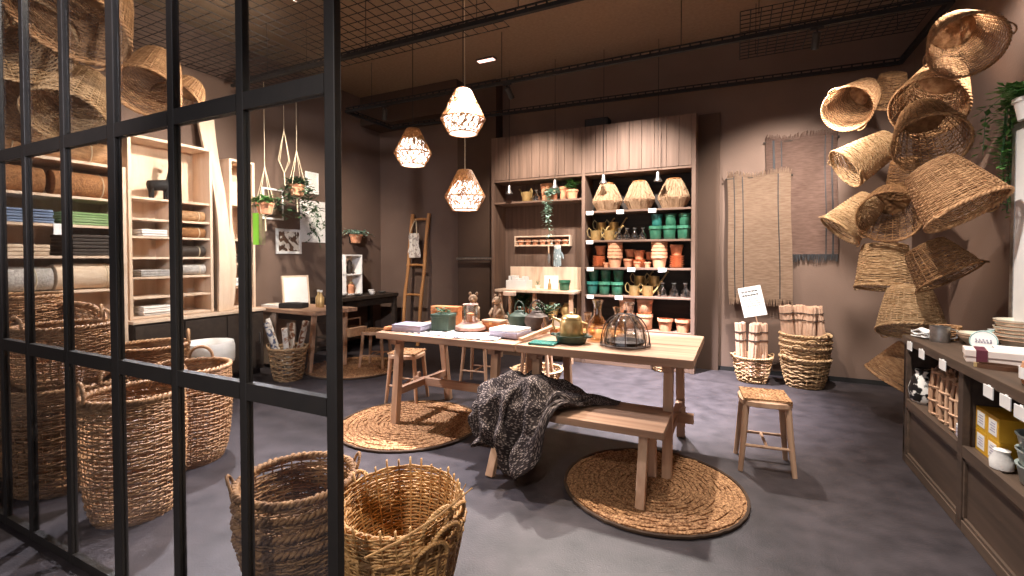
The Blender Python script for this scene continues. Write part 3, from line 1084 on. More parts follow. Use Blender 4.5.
tp = Maker(tin_pendant_fn)
for (u, z), lab in zip(((-2.77, 2.20), (-2.117, 2.23), (-1.486, 2.25), (-.844, 2.23)), ('beside the brass can', 'over the orange clay pots', 'over the first raffia shade', 'between second and third raffia shades')):
    tp((u, 5.62, z), 'small tin pendant lamp on a thin cord hanging ' + lab, 'small tin pendants before the shelf unit')
bx = thing('black_speaker', 'small black box speaker on top of the tall shelf unit', 'speaker', (-1.63, 5.88, 2.99))
MB().box(-.15, .15, -.09, .09, 0, .12).build('cabinet', M['blackmatt'], bx, bevel=.006)
MB().box(-.13, .13, -.094, -.09, .015, .105).build('grille', M['black'], bx)

# large woven pieces hung over the textile shelves on the left
HL = 'big woven pieces hung over the textile shelves'
for mk, O, B, r, lab, roll in (
        (wbA, (-4.592, 1.463, 2.379), (-4.804, 1.644, 2.640), .25, 'big woven basket hung over the textile shelves, furthest left', .3),
        (wbD, (-4.168, 1.557, 2.306), (-4.362, 1.748, 2.648), .23, 'big pale basket hung mouth down over the textile shelves', .9),
        (wbA, (-3.695, 1.408, 2.790), (-3.803, 1.586, 3.140), .30, 'largest flat woven basket hung high behind the second pane', 1.4),
        (wbA, (-4.248, 2.082, 2.663), (-4.431, 2.279, 3.006), .23, 'rough brown woven basket hung behind the wide post', .2),
        (wbB, (-4.414, 2.391, 2.682), (-4.572, 2.598, 2.912), .19, 'dark woven basket hung just above the birch bookcase', .8),
        (wbD, (-4.028, 1.300, 2.703), (-4.476, 1.312, 3.030), .27, 'pale woven basket hung high at the extreme left', 2.4)):
    h = (V(O) - V(B)).length
    mk(B, lab, HL, scale=(r / .25, r / .25, max(h, .22) / .35), rot=aim(B, O, roll))

# ------------------------------------------------------------------ plants
def foliage(mb, stems, leaf, per, rr, droop=.0, spread=.03):
    """stems: polylines; leaves: small folded blades along them"""
    for pts in stems:
        pts = [V(p) for p in pts]
        for k in range(per):
            t = rr.random() * (len(pts) - 1.001)
            i = int(t)
            p = pts[i].lerp(pts[i + 1], t - i)
            a = rr.uniform(0, 2 * PI)
            d = V((math.cos(a), math.sin(a), rr.uniform(-.5 - droop, .6 - droop))).normalized()
            w = d.cross(V((0, 0, 1))).normalized()
            L = leaf * rr.uniform(.7, 1.2)
            p = p + d * rr.uniform(0, spread)
            up = w.cross(d)
            mb.add([p, p + d * L * .5 + w * L * .27 + up * L * .06, p + d * L, p + d * L * .5 - w * L * .27 + up * L * .06, p + d * L * .5 - up * L * .02],
                   [(0, 4, 1), (1, 4, 2), (2, 4, 3), (3, 4, 0)])


def pot_mesh(r, h, rim=.2, wall=.006):
    mb = MB()
    rb = r * .70
    zr = h * (1 - rim)
    rm = rb + (r * .95 - rb) * (1 - rim)
    mb.lathe([(rb, 0), (rm, zr), (r, zr + .002), (r, h), (r - wall, h), (rm - wall, zr), (rb - wall, h * .2)], 22)
    return mb


def potted(name, label, loc, r, h, potm, leafm, stems, leaf, per, seed, group=None, cat='plant', droop=0.0, spread=.03, soil=True):
    t = thing(name, label, cat, loc, 0, group)
    pot_mesh(r, h).build('pot', M[potm], t, True)
    if soil:
        MB().lathe([(r * .86, h * .84), (r * .5, h * .87)], 16).build('soil', M['soil'], t, True)
    rr = random.Random(seed)
    f = MB()
    foliage(f, stems, leaf, per, rr, droop, spread)
    f.build('foliage', M[leafm], t)
    s = MB()
    for pts in stems:
        s.tube(pts, .0022, 4)
    s.build('stems', M['leafd'], t)
    return t


def arch_stems(n, h, out, z0, seed, fall=0.0, dirs=(0, 2 * PI)):
    rr = random.Random(seed)
    res = []
    for k in range(n):
        a = rr.uniform(*dirs)
        hh = h * rr.uniform(.6, 1.1)
        oo = out * rr.uniform(.5, 1.1)
        pts = []
        for i in range(9):
            t = i / 8
            pts.append((oo * t * math.cos(a), oo * t * math.sin(a), z0 + hh * math.sin(min(1, t * 1.4) * PI / 2) * (1 - .2 * t) - fall * max(0, t - .35) ** 1.2 * rr.uniform(.8, 1.2)))
        res.append(pts)
    return res


# ------------------------------------------------------------------ left wall: pictures
def picture(label, yc, zc, w, h, pic, frame='white', fw=.022, depth=.018):
    t = thing('framed_picture' if frame else 'canvas_print', label, 'picture', (XL + .001, yc, zc))
    MB().box(0, depth * .6, -w / 2 + fw, w / 2 - fw, -h / 2 + fw, h / 2 - fw).build('print', pic, t)
    if frame:
        f = MB()
        f.box(0, depth, -w / 2, w / 2, h / 2 - fw, h / 2).box(0, depth, -w / 2, w / 2, -h / 2, -h / 2 + fw)
        f.box(0, depth, -w / 2, -w / 2 + fw, -h / 2 + fw, h / 2 - fw).box(0, depth, w / 2 - fw, w / 2, -h / 2 + fw, h / 2 - fw)
        f.build('frame', M[frame], t, bevel=.002)
    return t


M['pressed'] = speckle('brown_motif_print', 'e6dccf', '5b4334', 16, .5, .7)
M['darkprint'] = speckle('dark_mottled_print', '43342b', '8a7460', 7, .5, .7, soft=.1)
picture('white framed print with a dark middle, behind the hanging pots', 4.056, 2.032, .30, .40, M['darkprint'])
picture('square white framed print with a busy brown pattern', 4.287, 1.557, .39, .33, M['pressed'], fw=.035)
picture('small white framed print high beside the trailing plant', 4.669, 2.389, .22, .30, M['linen'])
cy_, cz_ = 4.732, 1.847
cp_ = thing('botanical_poster', 'large white poster with a dark leafy branch on the left wall', 'poster', (XL + .001, cy_, cz_))
MB().box(0, .012, -.26, .26, -.29, .29).build('sheet', M['white'], cp_)
br_ = MB()
rr = random.Random(9)
for k in range(7):
    y0, z0 = -.05 + .02 * k, .26 - .02 * k
    pts = [(.0135, y0 + (rr.uniform(-.2, .16)) * t + .03 * math.sin(5 * t + k), z0 - (.34 + .02 * k) * t) for t in [i / 6 for i in range(7)]]
    br_.tube(pts, .0025, 4)
    for q in range(10):
        p = V(pts[rr.randrange(1, 7)])
        a = rr.uniform(0, 2 * PI)
        L = .05
        dy, dz = math.cos(a) * L, math.sin(a) * L
        br_.add([p, p + V((0, dy * .5 - dz * .22, dz * .5 + dy * .22)), p + V((0, dy, dz)), p + V((0, dy * .5 + dz * .22, dz * .5 - dy * .22))], [(0, 1, 2, 3)])
br_.build('printed_branch', M['leafd'], cp_)


# macrame hangers
def macrame(label, x, y, zpot, r, h, stems, leafm, seed, top):
    t = thing('hanging_planter', label, 'planter', (x, y, zpot))
    pot_mesh(r, h).build('pot', M['terra'], t, True)
    rr = random.Random(seed)
    f = MB()
    foliage(f, stems, .07, 48, rr, .2, .04)
    f.build('foliage', M[leafm], t)
    c = MB()
    for k in range(4):
        a = 2 * PI * k / 4 + .4
        c.tube([(0, 0, -.03), (r * .8 * math.cos(a), r * .8 * math.sin(a), .0), (r * 1.08 * math.cos(a), r * 1.08 * math.sin(a), h), (r * .5 * math.cos(a), r * .5 * math.sin(a), h + .22), (0, 0, h + .42)], .003, 5)
    c.tube([(0, 0, h + .42), (0, 0, top - zpot)], .003, 5)
    c.tube([(0, 0, -.03), (.01, 0, -.20)], .008, 5)
    c.build('rope_hanger', M['rope'], t)
    return t


macrame('potted plant in a rope hanger in front of the dark print', -4.95, 3.621, 1.850, .10, .13, arch_stems(7, .12, .16, .11, 2, .12), 'leaf', 2, 3.375)
macrame('rope hanger with a lush trailing plant beside the white poster', -4.95, 4.059, 2.110, .10, .14, arch_stems(20, .14, .26, .12, 5, .75), 'leafd', 5, 3.375)
mk_ = thing('rope_hanger', 'empty rope plant hanger between the two planted ones', 'rope hanger', (-5.0, 3.921, 2.474))
c = MB()
for k in range(4):
    a = 2 * PI * k / 4
    c.tube([(0, 0, -.1), (.08 * math.cos(a), .08 * math.sin(a), .05), (.04 * math.cos(a), .04 * math.sin(a), .25), (0, 0, .42)], .003, 5)
c.tube([(0, 0, .42), (0, 0, 3.375 - mk_.location.z)], .0025, 5)
c.tube([(0, 0, -.1), (0, .01, -.25)], .008, 5)
c.build('knotted_rope', M['rope'], mk_)
wp = potted('wall_planter', 'terracotta pot with grey-green trailing leaves fixed to the wall above the desk', (XL + .12, 5.386, 1.565), .10, .13, 'terra', 'leafg', arch_stems(14, .12, .30, .11, 3, .10), .06, 16, 3, None, 'planter', 0, .03)
MB().box(-.119, -.10, -.02, .02, .0, .12).build('wall_bracket', M['blackmatt'], wp)
gt = MB().box(-.012, .012, -.002, .002, -.05, .05)
tag(gt.build('green_tag', mat('lime_green_card', '86c832', '9adb48', .6), None, loc=(-1.373, 0.972, 1.439)), 'small lime green tag stuck on the glass next to a black bar', 'tag')

# ------------------------------------------------------------------ goods on the desk and packing table
cs = thing('cube_shelf', 'small white two-compartment cube shelf standing on the dark desk', 'shelf', (-5.2, 5.16, .79))
for z in (0, .29, .575):
    MB().box(-.10, .10, -.17, .17, z, z + .02).build('board', M['white'], cs, bevel=.002)
for y in (-.17, .15):
    MB().box(-.10, .10, y, y + .02, .02, .575).build('side', M['white'], cs, bevel=.002)
MB().box(-.10, -.09, -.15, .15, .02, .575).build('back', M['birch'], cs)
fg = MB()
fg.lathe([(.03, 0), (.045, .03), (.05, .09), (.03, .13), (.036, .16), (.03, .19), (.005, .205)], 14)
tag(fg.build('dark_figurine', M['dkwood'], None, True, loc=(-5.18, 5.15, 1.1)), 'dark rounded figurine in the upper compartment of the cube shelf', 'figurine')
oj = thing('amber_jar', 'amber jar in the lower compartment of the cube shelf', 'jar', (-5.17, 5.16, .81))
b = MB()
b.lathe([(.05, 0), (.055, .02), (.055, .11), (.03, .13), (.03, .15)], 16)
b.build('body', M['terra'], oj, True)
b = MB()
b.lathe([(.034, .15), (.034, .17), (.01, .175)], 16)
b.build('lid', M['brass'], oj, True)
rr = random.Random(4)
DG = 'small metal and ceramic goods strewn over the dark desk'
for k, (dx_, dy_, lab) in enumerate(((.12, -.42, 'shallow tin dish at the near end of the dark desk'), (.16, -.14, 'shallow tin dish near the front edge of the dark desk'), (.1, .42, 'shallow tin dish at the far end of the dark desk'))):
    d = MB()
    d.lathe([(.035, 0), (.06, .02), (.063, .03), (.058, .03), (.034, .006)], 18)
    tag(d.build('tin_dish', M['steel'], None, True, loc=(-5.08 + dx_, 5.2 + dy_, .79)), lab, 'dish', DG)
for k, (dx_, dy_, lab) in enumerate(((.18, .12, 'small pale stone bowl in the middle of the dark desk'), (-.1, .40, 'small pale stone bowl by the wall end of the dark desk'), (.05, -.3, 'small pale stone bowl next to the cube shelf'))):
    d = MB()
    d.lathe([(.025, 0), (.045, .025), (.05, .05), (.044, .05), (.02, .01)], 18)
    tag(d.build('stone_bowl', M['linen'], None, True, loc=(-5.08 + dx_, 5.2 + dy_, .79)), lab, 'bowl', DG)
tr_ = thing('tool_caddy', 'wooden caddy with handle on the lower shelf of the dark desk', 'caddy', (-4.98, 5.0, .225))
MB().box(-.12, .12, -.16, .16, 0, .12).build('box', M['pine'], tr_, bevel=.003)
MB().tube([(0, -.15, .12), (0, -.15, .24), (0, .15, .24), (0, .15, .12)], .012, 8).build('handle', M['pinez'], tr_, True)

PZ = .735
st_ = thing('letter_board', 'white framed board standing upright on the packing table', 'board', (-5.05, 4.12, PZ))
st_.rotation_euler = (0, -.12, -.25)
MB().box(-.01, .01, -.15, .15, 0, .36).build('panel', M['white'], st_, bevel=.002)
f = MB()
f.box(-.014, .014, -.17, -.15, 0, .38).box(-.014, .014, .15, .17, 0, .38).box(-.014, .014, -.15, .15, .36, .38)
f.build('frame', M['birch'], st_)
db = thing('card_machine', 'flat dark box on the front of the packing table', 'box', (-4.83, 3.90, PZ), .3)
MB().box(-.15, .15, -.08, .08, 0, .06).build('case', M['blackmatt'], db, bevel=.01)
MB().box(-.11, .05, -.05, .05, .06, .066).build('screen', M['black'], db)
ps = thing('paper_stack', 'pale stack of wrapping paper lying on the packing table', 'paper', (-5.14, 3.92, PZ))
MB().box(-.16, .16, -.11, .11, 0, .03).build('sheets', M['linen'], ps)
MB().box(-.165, .165, -.03, .03, .03, .033).build('band', M['rope'], ps)


def amber_bottle():
    t = thing('amber_bottle', 'b', 'bottle')
    b = MB()
    b.lathe([(.034, 0), (.036, .01), (.036, .12), (.014, .15), (.014, .185)], 16)
    b.build('body', M['brass'], t, True)
    b = MB()
    b.lathe([(.017, .185), (.017, .21)], 14)
    b.build('cap', M['white'], t, True)
    return t


ab = Maker(amber_bottle)
for x, y, l in ((-4.66, 4.12, 'golden bottle standing nearest the white board'), (-4.57, 4.08, 'golden bottle in the middle of the three on the packing table'), (-4.48, 4.12, 'golden bottle furthest from the white board')):
    ab((x, y, PZ), l, 'golden bottles on the packing table')
gj = thing('glass_jar', 'big clear jar with white lid behind the golden bottles', 'jar', (-4.50, 4.24, PZ))
b = MB()
b.lathe([(.07, 0), (.08, .02), (.08, .26), (.06, .30), (.06, .33)], 20)
b.build('body', M['jar'], gj, True)
b = MB()
b.lathe([(.066, .33), (.066, .37), (.02, .375)], 20)
b.build('lid', M['white'], gj, True)

# paper rolls in the basket beside the packing table
M['roll1'] = speckle('patterned_wrap_blue', 'd9cdc0', '4d5672', 26, .52)
M['roll2'] = speckle('patterned_wrap_brown', 'e0d2c2', '8a5a40', 22, .5)
M['roll3'] = speckle('patterned_wrap_white', 'f0e8de', 'b08a72', 20, .55)
for k, (dx_, dy_, tx, ty, L, mm, lab) in enumerate((
        (-.10, .02, -.28, -.05, .62, 'roll3', 'white patterned paper roll leaning furthest left in the basket'),
        (-.05, -.05, -.18, -.10, .60, 'roll1', 'blue patterned paper roll in the basket by the packing table'),
        (.0, .05, -.04, .05, .58, 'roll2', 'brown patterned paper roll upright in the middle of the basket'),
        (.05, -.03, .02, -.08, .55, 'roll3', 'white patterned paper roll right of the blue one'),
        (.09, .04, .18, .02, .62, 'roll2', 'brown patterned paper roll leaning furthest right in the basket'),
        (.03, .08, .09, .10, .60, 'roll3', 'white patterned paper roll at the back of the basket'))):
    r = MB()
    a = V((-4.46 + dx_ * .6, 3.52 + dy_ * .6, .03))
    b = V((-4.46 + dx_ + tx * .75, 3.52 + dy_ + ty * .75, .03 + L))
    r.tube([a, a.lerp(b, .5), b], .030, 12)
    tag(r.build('paper_roll', M[mm], None, True), lab, 'paper roll', 'patterned rolls in the basket by the packing table')

# bag on the ladder
bg = thing('cloth_bag', 'pale checked cloth bag hanging from the top rung of the ladder', 'bag', (-4.56, 5.93, 1.60))


def bagf(u, v):
    w = .085 + .03 * (1 - v) + .012 * math.sin(v * 9)
    return ((u - .5) * 2 * w, -.05 - .05 * math.sin(PI * u) * (1 - v * .5) + .012 * math.sin(u * 14 + v * 3), -.26 + v * .38)


def bagb(u, v):
    w = .085 + .03 * (1 - v) + .012 * math.sin(v * 9)
    return ((u - .5) * 2 * w, -.05 + .045 * math.sin(PI * u) * (1 - v * .5), -.26 + v * .38)


M['check'] = speckle('checked_cotton', 'e3ddd6', 'a79c96', 22, .55)
MB().sheet(bagf, 14, 10, .003).build('front_cloth', M['check'], bg, True)
MB().sheet(bagb, 14, 10, .003).build('back_cloth', M['check'], bg, True)
MB().tube([(-.07, -.07, .11), (-.03, -.03, .27), (0, 0, .345), (.03, -.03, .27), (.07, -.07, .11)], .008, 6).build('strap', M['rope'], bg, True)

# ------------------------------------------------------------------ goods in the left bookcases
def roll_y(name, label, x, y0, y1, z, r, m, group):
    t = thing(name, label, 'rolled textile', (x, y0, z), 0, group)
    b = MB()
    b.tube([(0, 0, r), (0, (y1 - y0) / 2, r * 1.02), (0, y1 - y0, r)], r, 16)
    b.build('roll', M[m], t, True)
    c = MB()
    for q in (.2, .8):
        yy = (y1 - y0) * q
        c.tube([((r + .003) * math.cos(2 * PI * k / 16), yy, r + (r + .003) * math.sin(2 * PI * k / 16)) for k in range(16)], .004, 4, True)
    c.build('string_tie', M['rope'], t)


M['fur'] = mat('grey_fleece', '8f8883', 'c8c1ba', .95, 0, (50, 50, 50), 4, .8, 80, .1)
M['brownfur'] = mat('brown_fleece', '6e4b31', 'a9774f', .95, 0, (50, 50, 50), 4, .9, 80, .1)
M['blue'] = mat('blue_cloth', '3c506f', '8d9cb5', .9, 0, (3, 3, 60), 3)
M['gcloth'] = mat('green_cloth', '4f7a3a', 'a6b78a', .9, 0, (3, 3, 60), 3)
M['beige'] = mat('beige_cloth', 'bfa48a', 'd8c3ac', .9, 0, (10, 10, 60), 3, .4, 60, .1)
RO = 'rolled rugs on the textile shelves'
roll_y('rolled_rug', 'thick tan rolled rug lying on top of the textile shelves', -5.15, 1.40, 2.22, 2.162, .10, 'wick', RO)
roll_y('rolled_rug', 'beige rolled rug lying right under the folded blue cloth', -5.12, 1.25, 1.78, 1.072, .10, 'fur', RO)
roll_y('rolled_rug', 'beige rolled rug on the shelf under the folded green cloth', -5.12, 1.80, 2.22, 1.072, .11, 'beige', RO)
roll_y('rolled_rug', 'brown fleece roll on the upper textile shelf, nearer the glass', -5.12, 1.30, 1.74, 1.862, .105, 'brownfur', RO)
roll_y('rolled_rug', 'brown fleece roll on the upper textile shelf beside the bookcase', -5.12, 1.80, 2.2, 1.862, .105, 'brownfur', RO)


def folded(label, x, y, z, w, d, n, m, group, lt=.022):
    t = thing('folded_cloth', label, 'folded cloth', (x, y, z), 0, group)
    for k in range(n):
        j = rnd.uniform(-.008, .008)
        b = MB().box(-d / 2 + j, d / 2 + j, -w / 2 - j, w / 2 - j, k * lt, (k + .93) * lt)
        b.build('fold', M[m], t, bevel=.007)


FG = 'piles of folded cloth on the textile shelves'
folded('pile of folded blue and white cloth on the textile shelves', -5.14, 1.58, 1.622, .40, .28, 5, 'blue', FG)
folded('pile of folded green cloth on the textile shelves', -5.14, 2.03, 1.622, .38, .28, 5, 'gcloth', FG)
folded('pile of dark brown blankets under the green cloth', -5.14, 2.03, 1.362, .36, .28, 6, 'dkwood', FG, .03)
folded('pile of cream blankets under the blue cloth', -5.14, 1.58, 1.362, .34, .28, 3, 'beige', FG, .03)
hb = MB().box(-.006, 0, -.03, .03, -.09, 0)
tag(hb.build('price_card', M['white'], None, loc=(-4.983, 1.80, 1.622)), 'white price card hanging from a shelf edge under the blue cloth', 'price card')
# bookcase with the sculpture
sc_ = thing('animal_sculpture', 'dark wooden long-necked animal sculpture in the top bookcase compartment', 'sculpture', (-5.20, 2.66, 1.922))
s = MB()
s.tube([(0, -.10, .13), (0, .04, .15), (0, .09, .19), (0, .10, .30), (0, .10, .40)], [.05, .055, .04, .025, .022], 10)
s.tube([(0, .09, .40), (0, .16, .385)], [.026, .014], 8)
s.build('body', M['blackmatt'], sc_, 'all')
for x in (-.025, .025):
    for y in (-.08, .05):
        MB().tube([(x, y, .12), (x, y, 0)], [.014, .010], 6).build('leg', M['blackmatt'], sc_, True)
pd_ = MB().box(BK + .012, -5.10, 2.70, 2.715, .807, 1.898)
tag(pd_.build('bookcase_divider', M['birch'], None), 'upright birch board splitting the open bookcase in two', 'board')
LR = 'small fleece rolls in the birch bookcase'
for k, (z, m) in enumerate(((1.722, 'wick'), (1.552, 'brownfur'), (1.352, 'dkwood'), (1.162, 'fur'))):
    roll_y('fleece_roll', ['tan', 'brown', 'dark', 'grey'][k] + ' fleece roll on the ' + ['highest small', 'second small', 'third small', 'lowest small'][k] + ' shelf of the birch bookcase', -5.18, 2.74, 3.05, z, .055, m, LR)
FB = 'folded linens in the left half of the birch bookcase'
folded('white folded linen in the left half of the birch bookcase', -5.18, 2.55, 1.552, .22, .2, 3, 'linen', FB)
folded('grey linens low in the left half of the birch bookcase', -5.18, 2.55, 1.162, .26, .2, 3, 'fur', FB)
folded('white linens on the lowest shelf of the birch bookcase', -5.18, 2.56, .787, .24, .2, 4, 'linen', FB)
folded('dark folded linens in the narrow bookcase, upper', -5.2, 3.45, 1.282, .2, .2, 4, 'dkwood', FB)
folded('pale folded linens in the narrow bookcase, lower', -5.2, 3.45, 1.022, .2, .2, 4, 'linen', FB)
lc = thing('lined_basket', 'tall wicker basket lined with white cloth on the floor below the bookcases', 'basket', (-4.40, 2.62, 0))
lc.scale = (1, 1, 1.8)
t_ = MB()
weave(t_, [(.16, 0), (.185, .12), (.2, .30)], 24, 14, .006, .95, .004, .001, 5)
t_.build('woven_side', M['wickd'], lc, 'all')
t_ = MB()
t_.lathe([(.02, .20), (.17, .22), (.19, .30), (.212, .315), (.222, .29), (.222, .23), (.215, .21)], 28, cap1=False)
t_.build('cloth_lining', M['linen'], lc, True)
t_ = MB()
disc_base(t_, .16, .006)
t_.build('woven_base', M['wickd'], lc, True)

# ------------------------------------------------------------------ goods on the tall shelf unit
SZ = [1.927, 1.56, 1.22, .875, .465]


def raffia_fn():
    t = thing('raffia_shade', 'r', 'lamp shade')
    P = [(.075, .29), (.10, .25), (.14, .17), (.174, .105), (.115, .0)]
    b = MB()
    b.lathe([(r - .012, z) for r, z in P][::-1], 24, cap0=False, cap1=False)
    b.build('woven_shell', M['raffia'], t, True)
    rr = random.Random(17)
    s = MB()
    for k in range(420):
        q = rr.uniform(0, .72)
        a = rr.uniform(0, 2 * PI)
        r, z = interp(P, q)
        q2 = min(.80, q + rr.uniform(.12, .22))
        r2, z2 = interp(P, q2)
        a2 = a + rr.uniform(-.12, .12)
        f = rr.uniform(.0, .012)
        s.tube([(r * math.cos(a), r * math.sin(a), z), ((r2 + f) * math.cos(a2), (r2 + f) * math.sin(a2), z2 - .004)], [.0045, .002], 4)
    for k in range(110):
        a = rr.uniform(0, 2 * PI)
        s.tube([(.174 * math.cos(a), .174 * math.sin(a), .105), (.116 * math.cos(a + .08), .116 * math.sin(a + .08), .0)], [.004, .003], 4)
    s.build('raffia_strands', M['raffia'], t)
    MB().tube([(.075 * math.cos(2 * PI * k / 20), .075 * math.sin(2 * PI * k / 20), .29) for k in range(20)], .006, 5, True).build('top_ring', M['straw'], t, True)
    return t


rf = Maker(raffia_fn)
for x, l in ((-1.50, 'leftmost'), (-1.10, 'middle'), (-.695, 'rightmost')):
    rf((x, 5.87, SZ[0]), l + ' raffia lamp shade in the row of three on the top shelf', 'raffia shades on the top shelf', x * 3, (1.06, 1.06, 1.22))


def can_fn():
    t = thing('watering_can', 'w', 'watering can')
    b = MB()
    b.lathe([(.052, 0), (.055, .004), (.055, .10), (.058, .108), (.05, .108), (.05, .01)], 20, cap1=False)
    b.build('body', M['brass'], t, True)
    MB().tube([(.05, 0, .03), (.09, 0, .075), (.135, 0, .15), (.15, 0, .155)], [.013, .009, .007, .011], 8).build('spout', M['brass'], t, True)
    MB().tube([(-.045, 0, .105), (-.075, 0, .14), (-.095, 0, .10), (-.085, 0, .05), (-.054, 0, .03)], .005, 6).build('handle', M['brass'], t, True)
    return t


can = Maker(can_fn)
CG = 'brass watering cans on the shelf unit'
for (x, y, z, rz, l) in ((-1.63, 5.80, SZ[1], .3, 'brass watering can at the left end of the second shelf, lower'), (-1.455, 5.81, SZ[1], .2, 'brass watering can next to the clear jars, lower on the second shelf'),
                         (-1.60, 5.95, SZ[1] + .11, .2, 'brass watering can stacked behind at the left end of the second shelf'), (-1.44, 5.95, SZ[1] + .11, .1, 'brass watering can stacked behind, beside the clear jars'),
                         (-1.145, 5.81, SZ[3], .2, 'lower brass watering can next to the green pots on the fourth shelf'), (-.985, 5.81, SZ[3], .1, 'lower brass watering can next to the clear jars on the fourth shelf'),
                         (-1.11, 5.94, SZ[3] + .115, .3, 'upper brass watering can behind, next to the green pots on the fourth shelf'), (-.93, 5.94, SZ[3] + .115, .2, 'upper brass watering can behind, next to the clear jars on the fourth shelf')):
    can((x, y, z), l, CG, rz, 1.15)
for x0, x1, z in ((-1.70, -1.36, SZ[1]), (-1.22, -.85, SZ[3])):
    rs = MB().box(x0, x1, 5.885, 6.03, z, z + .108)
    tag(rs.build('display_block', M['dkwood'], None, bevel=.002), 'dark riser block under the rear brass cans, ' + ('second' if z > 1.4 else 'fourth') + ' shelf', 'block')


def jar_fn():
    t = thing('bottle_vase', 'j', 'vase')
    b = MB()
    b.lathe([(.040, 0), (.046, .012), (.046, .055), (.018, .085), (.016, .12), (.022, .14), (.019, .14), (.013, .12), (.015, .086), (.042, .055), (.042, .014), (.001, .008)], 18)
    b.build('glass_body', M['jar'], t, True)
    MB().tube([(.0185 * math.cos(2 * PI * k / 16), .0185 * math.sin(2 * PI * k / 16), .128) for k in range(16)], .003, 5, True).build('wire_collar', M['steel'], t, True)
    return t


jr = Maker(jar_fn)
for k, x in enumerate((-1.33, -1.235, -1.14, -1.045)):
    jr((x, 5.80, SZ[1]), ['first', 'second', 'third', 'fourth'][k] + ' clear glass vase from the brass cans on the second shelf', 'clear vases on the second shelf', 0, 1.1)
for k, x in enumerate((-.81, -.68, -.55)):
    jr((x, 5.80, SZ[3]), ['first', 'second', 'third'][k] + ' clear glass vase from the brass cans on the fourth shelf', 'clear vases on the fourth shelf', 0, 1.25)


def gpot_fn(m):
    def fn():
        t = thing('glazed_pot', 'g', 'pot')
        b = MB()
        b.lathe([(.052, 0), (.060, .008), (.068, .10), (.075, .104), (.075, .132), (.067, .132), (.058, .02), (.001, .015)], 22)
        b.build('glazed_body', M[m], t, True)
        MB().tube([(.0755 * math.cos(2 * PI * k / 24), .0755 * math.sin(2 * PI * k / 24), .104) for k in range(24)], .0035, 5, True).build('rim_band', M[m], t, True)
        return t
    return fn


gp, gpt = Maker(gpot_fn('green')), Maker(gpot_fn('teal'))
WHO = ['left', 'middle', 'right']
for k, x in enumerate((-.895, -.735, -.575)):
    gp((x, 5.81, SZ[1]), WHO[k] + ' lower green glazed pot on the second shelf', 'green pots on the second shelf', k, (1.08, 1.08, 1.22))
    (gpt if k == 0 else gp)((x + .01, 5.83, SZ[1] + .163), WHO[k] + ' upper green glazed pot stacked on the second shelf', 'green pots on the second shelf', k, (.94, .94, 1.05))
for k, x in enumerate((-1.672, -1.515, -1.355)):
    (gpt if k == 0 else gp)((x, 5.80, SZ[3]), WHO[k] + ' lower green glazed pot on the fourth shelf', 'green pots on the fourth shelf', k, (1.05, 1.05, 1.25))
    gp((x + .01, 5.83, SZ[3] + .167), WHO[k] + ' upper green glazed pot stacked on the fourth shelf', 'green pots on the fourth shelf', k, (.9, .9, 1.05))


def terra_fn(m):
    def fn():
        t = thing('terracotta_pot', 't', 'pot')
        pot_mesh(.075, .12, .24).build('clay_body', M[m], t, True)
        return t
    return fn


te, tl = Maker(terra_fn('terra')), Maker(terra_fn('terral'))
TG = 'terracotta pots on the third shelf'
for x, nx in ((-1.385, 'left tall stack'), (-.850, 'right tall stack')):
    for k in range(5):
        tl((x, 5.81, SZ[2] + .042 * k), ['lowest', 'second lowest', 'middle', 'second highest', 'highest'][k] + ' nested clay pot in the ' + nx + ' on the third shelf', TG, 0, (1.25, 1.25, 1.25))
for x, y, s, z, l in ((-1.60, 5.93, 1.0, .155, 'clay pot standing on the saucer pile at the left end'), (-1.24, 5.90, .9, .0, 'clay pot behind, between the two left stacks'), (-1.22, 5.92, .85, .125, 'clay pot stacked behind between the two left stacks'),
                      (-1.11, 5.82, .62, .0, 'small clay pot in the middle of the third shelf'), (-.985, 5.80, .58, .0, 'smallest clay pot, left of the tall right stack'), (-.975, 5.94, .85, .09, 'clay pot behind the smallest one'),
                      (-.66, 5.86, 1.05, .150, 'clay pot standing on the saucer pile at the right end'), (-1.49, 5.78, .50, .0, 'tiny clay pot in front of the saucer pile'), (-1.10, 5.88, .95, .10, 'pale clay pot raised in the middle of the third shelf')):
    te((x, y, SZ[2] + z), l, TG, 0, s)


def saucer_fn():
    t = thing('clay_saucer', 's', 'saucer')
    b = MB()
    b.lathe([(.06, 0), (.082, .02), (.085, .024), (.078, .024), (.055, .006)], 22)
    b.build('clay_body', M['terra'], t, True)
    return t


sc = Maker(saucer_fn)
ORD = ['lowest', 'second', 'third', 'fourth', 'fifth', 'highest']
for x, n_, l in ((-1.60, 6, 'left'), (-.655, 6, 'right')):
    for k in range(n_):
        sc((x + .004 * (k % 2), 5.83, SZ[2] + .0245 * k), ORD[k] + ' clay saucer from below in the pile at the ' + l + ' end', 'clay saucers on the third shelf')
for k in range(4):
    sc((-1.10, 5.88, SZ[2] + .0245 * k), ORD[k] + ' clay saucer from below in the middle pile of the third shelf', 'clay saucers on the third shelf')


def beige_fn():
    t = thing('stone_planter', 'b', 'pot')
    b = MB()
    b.lathe([(.075, 0), (.085, .01), (.092, .15), (.10, .155), (.10, .19), (.09, .19), (.08, .02), (.001, .015)], 22)
    b.build('clay_body', M['terral'], t, True)
    MB().tube([(.0935 * math.cos(2 * PI * k / 24), .0935 * math.sin(2 * PI * k / 24), .15) for k in range(24)], .004, 5, True).build('neck_band', M['terral'], t, True)
    return t


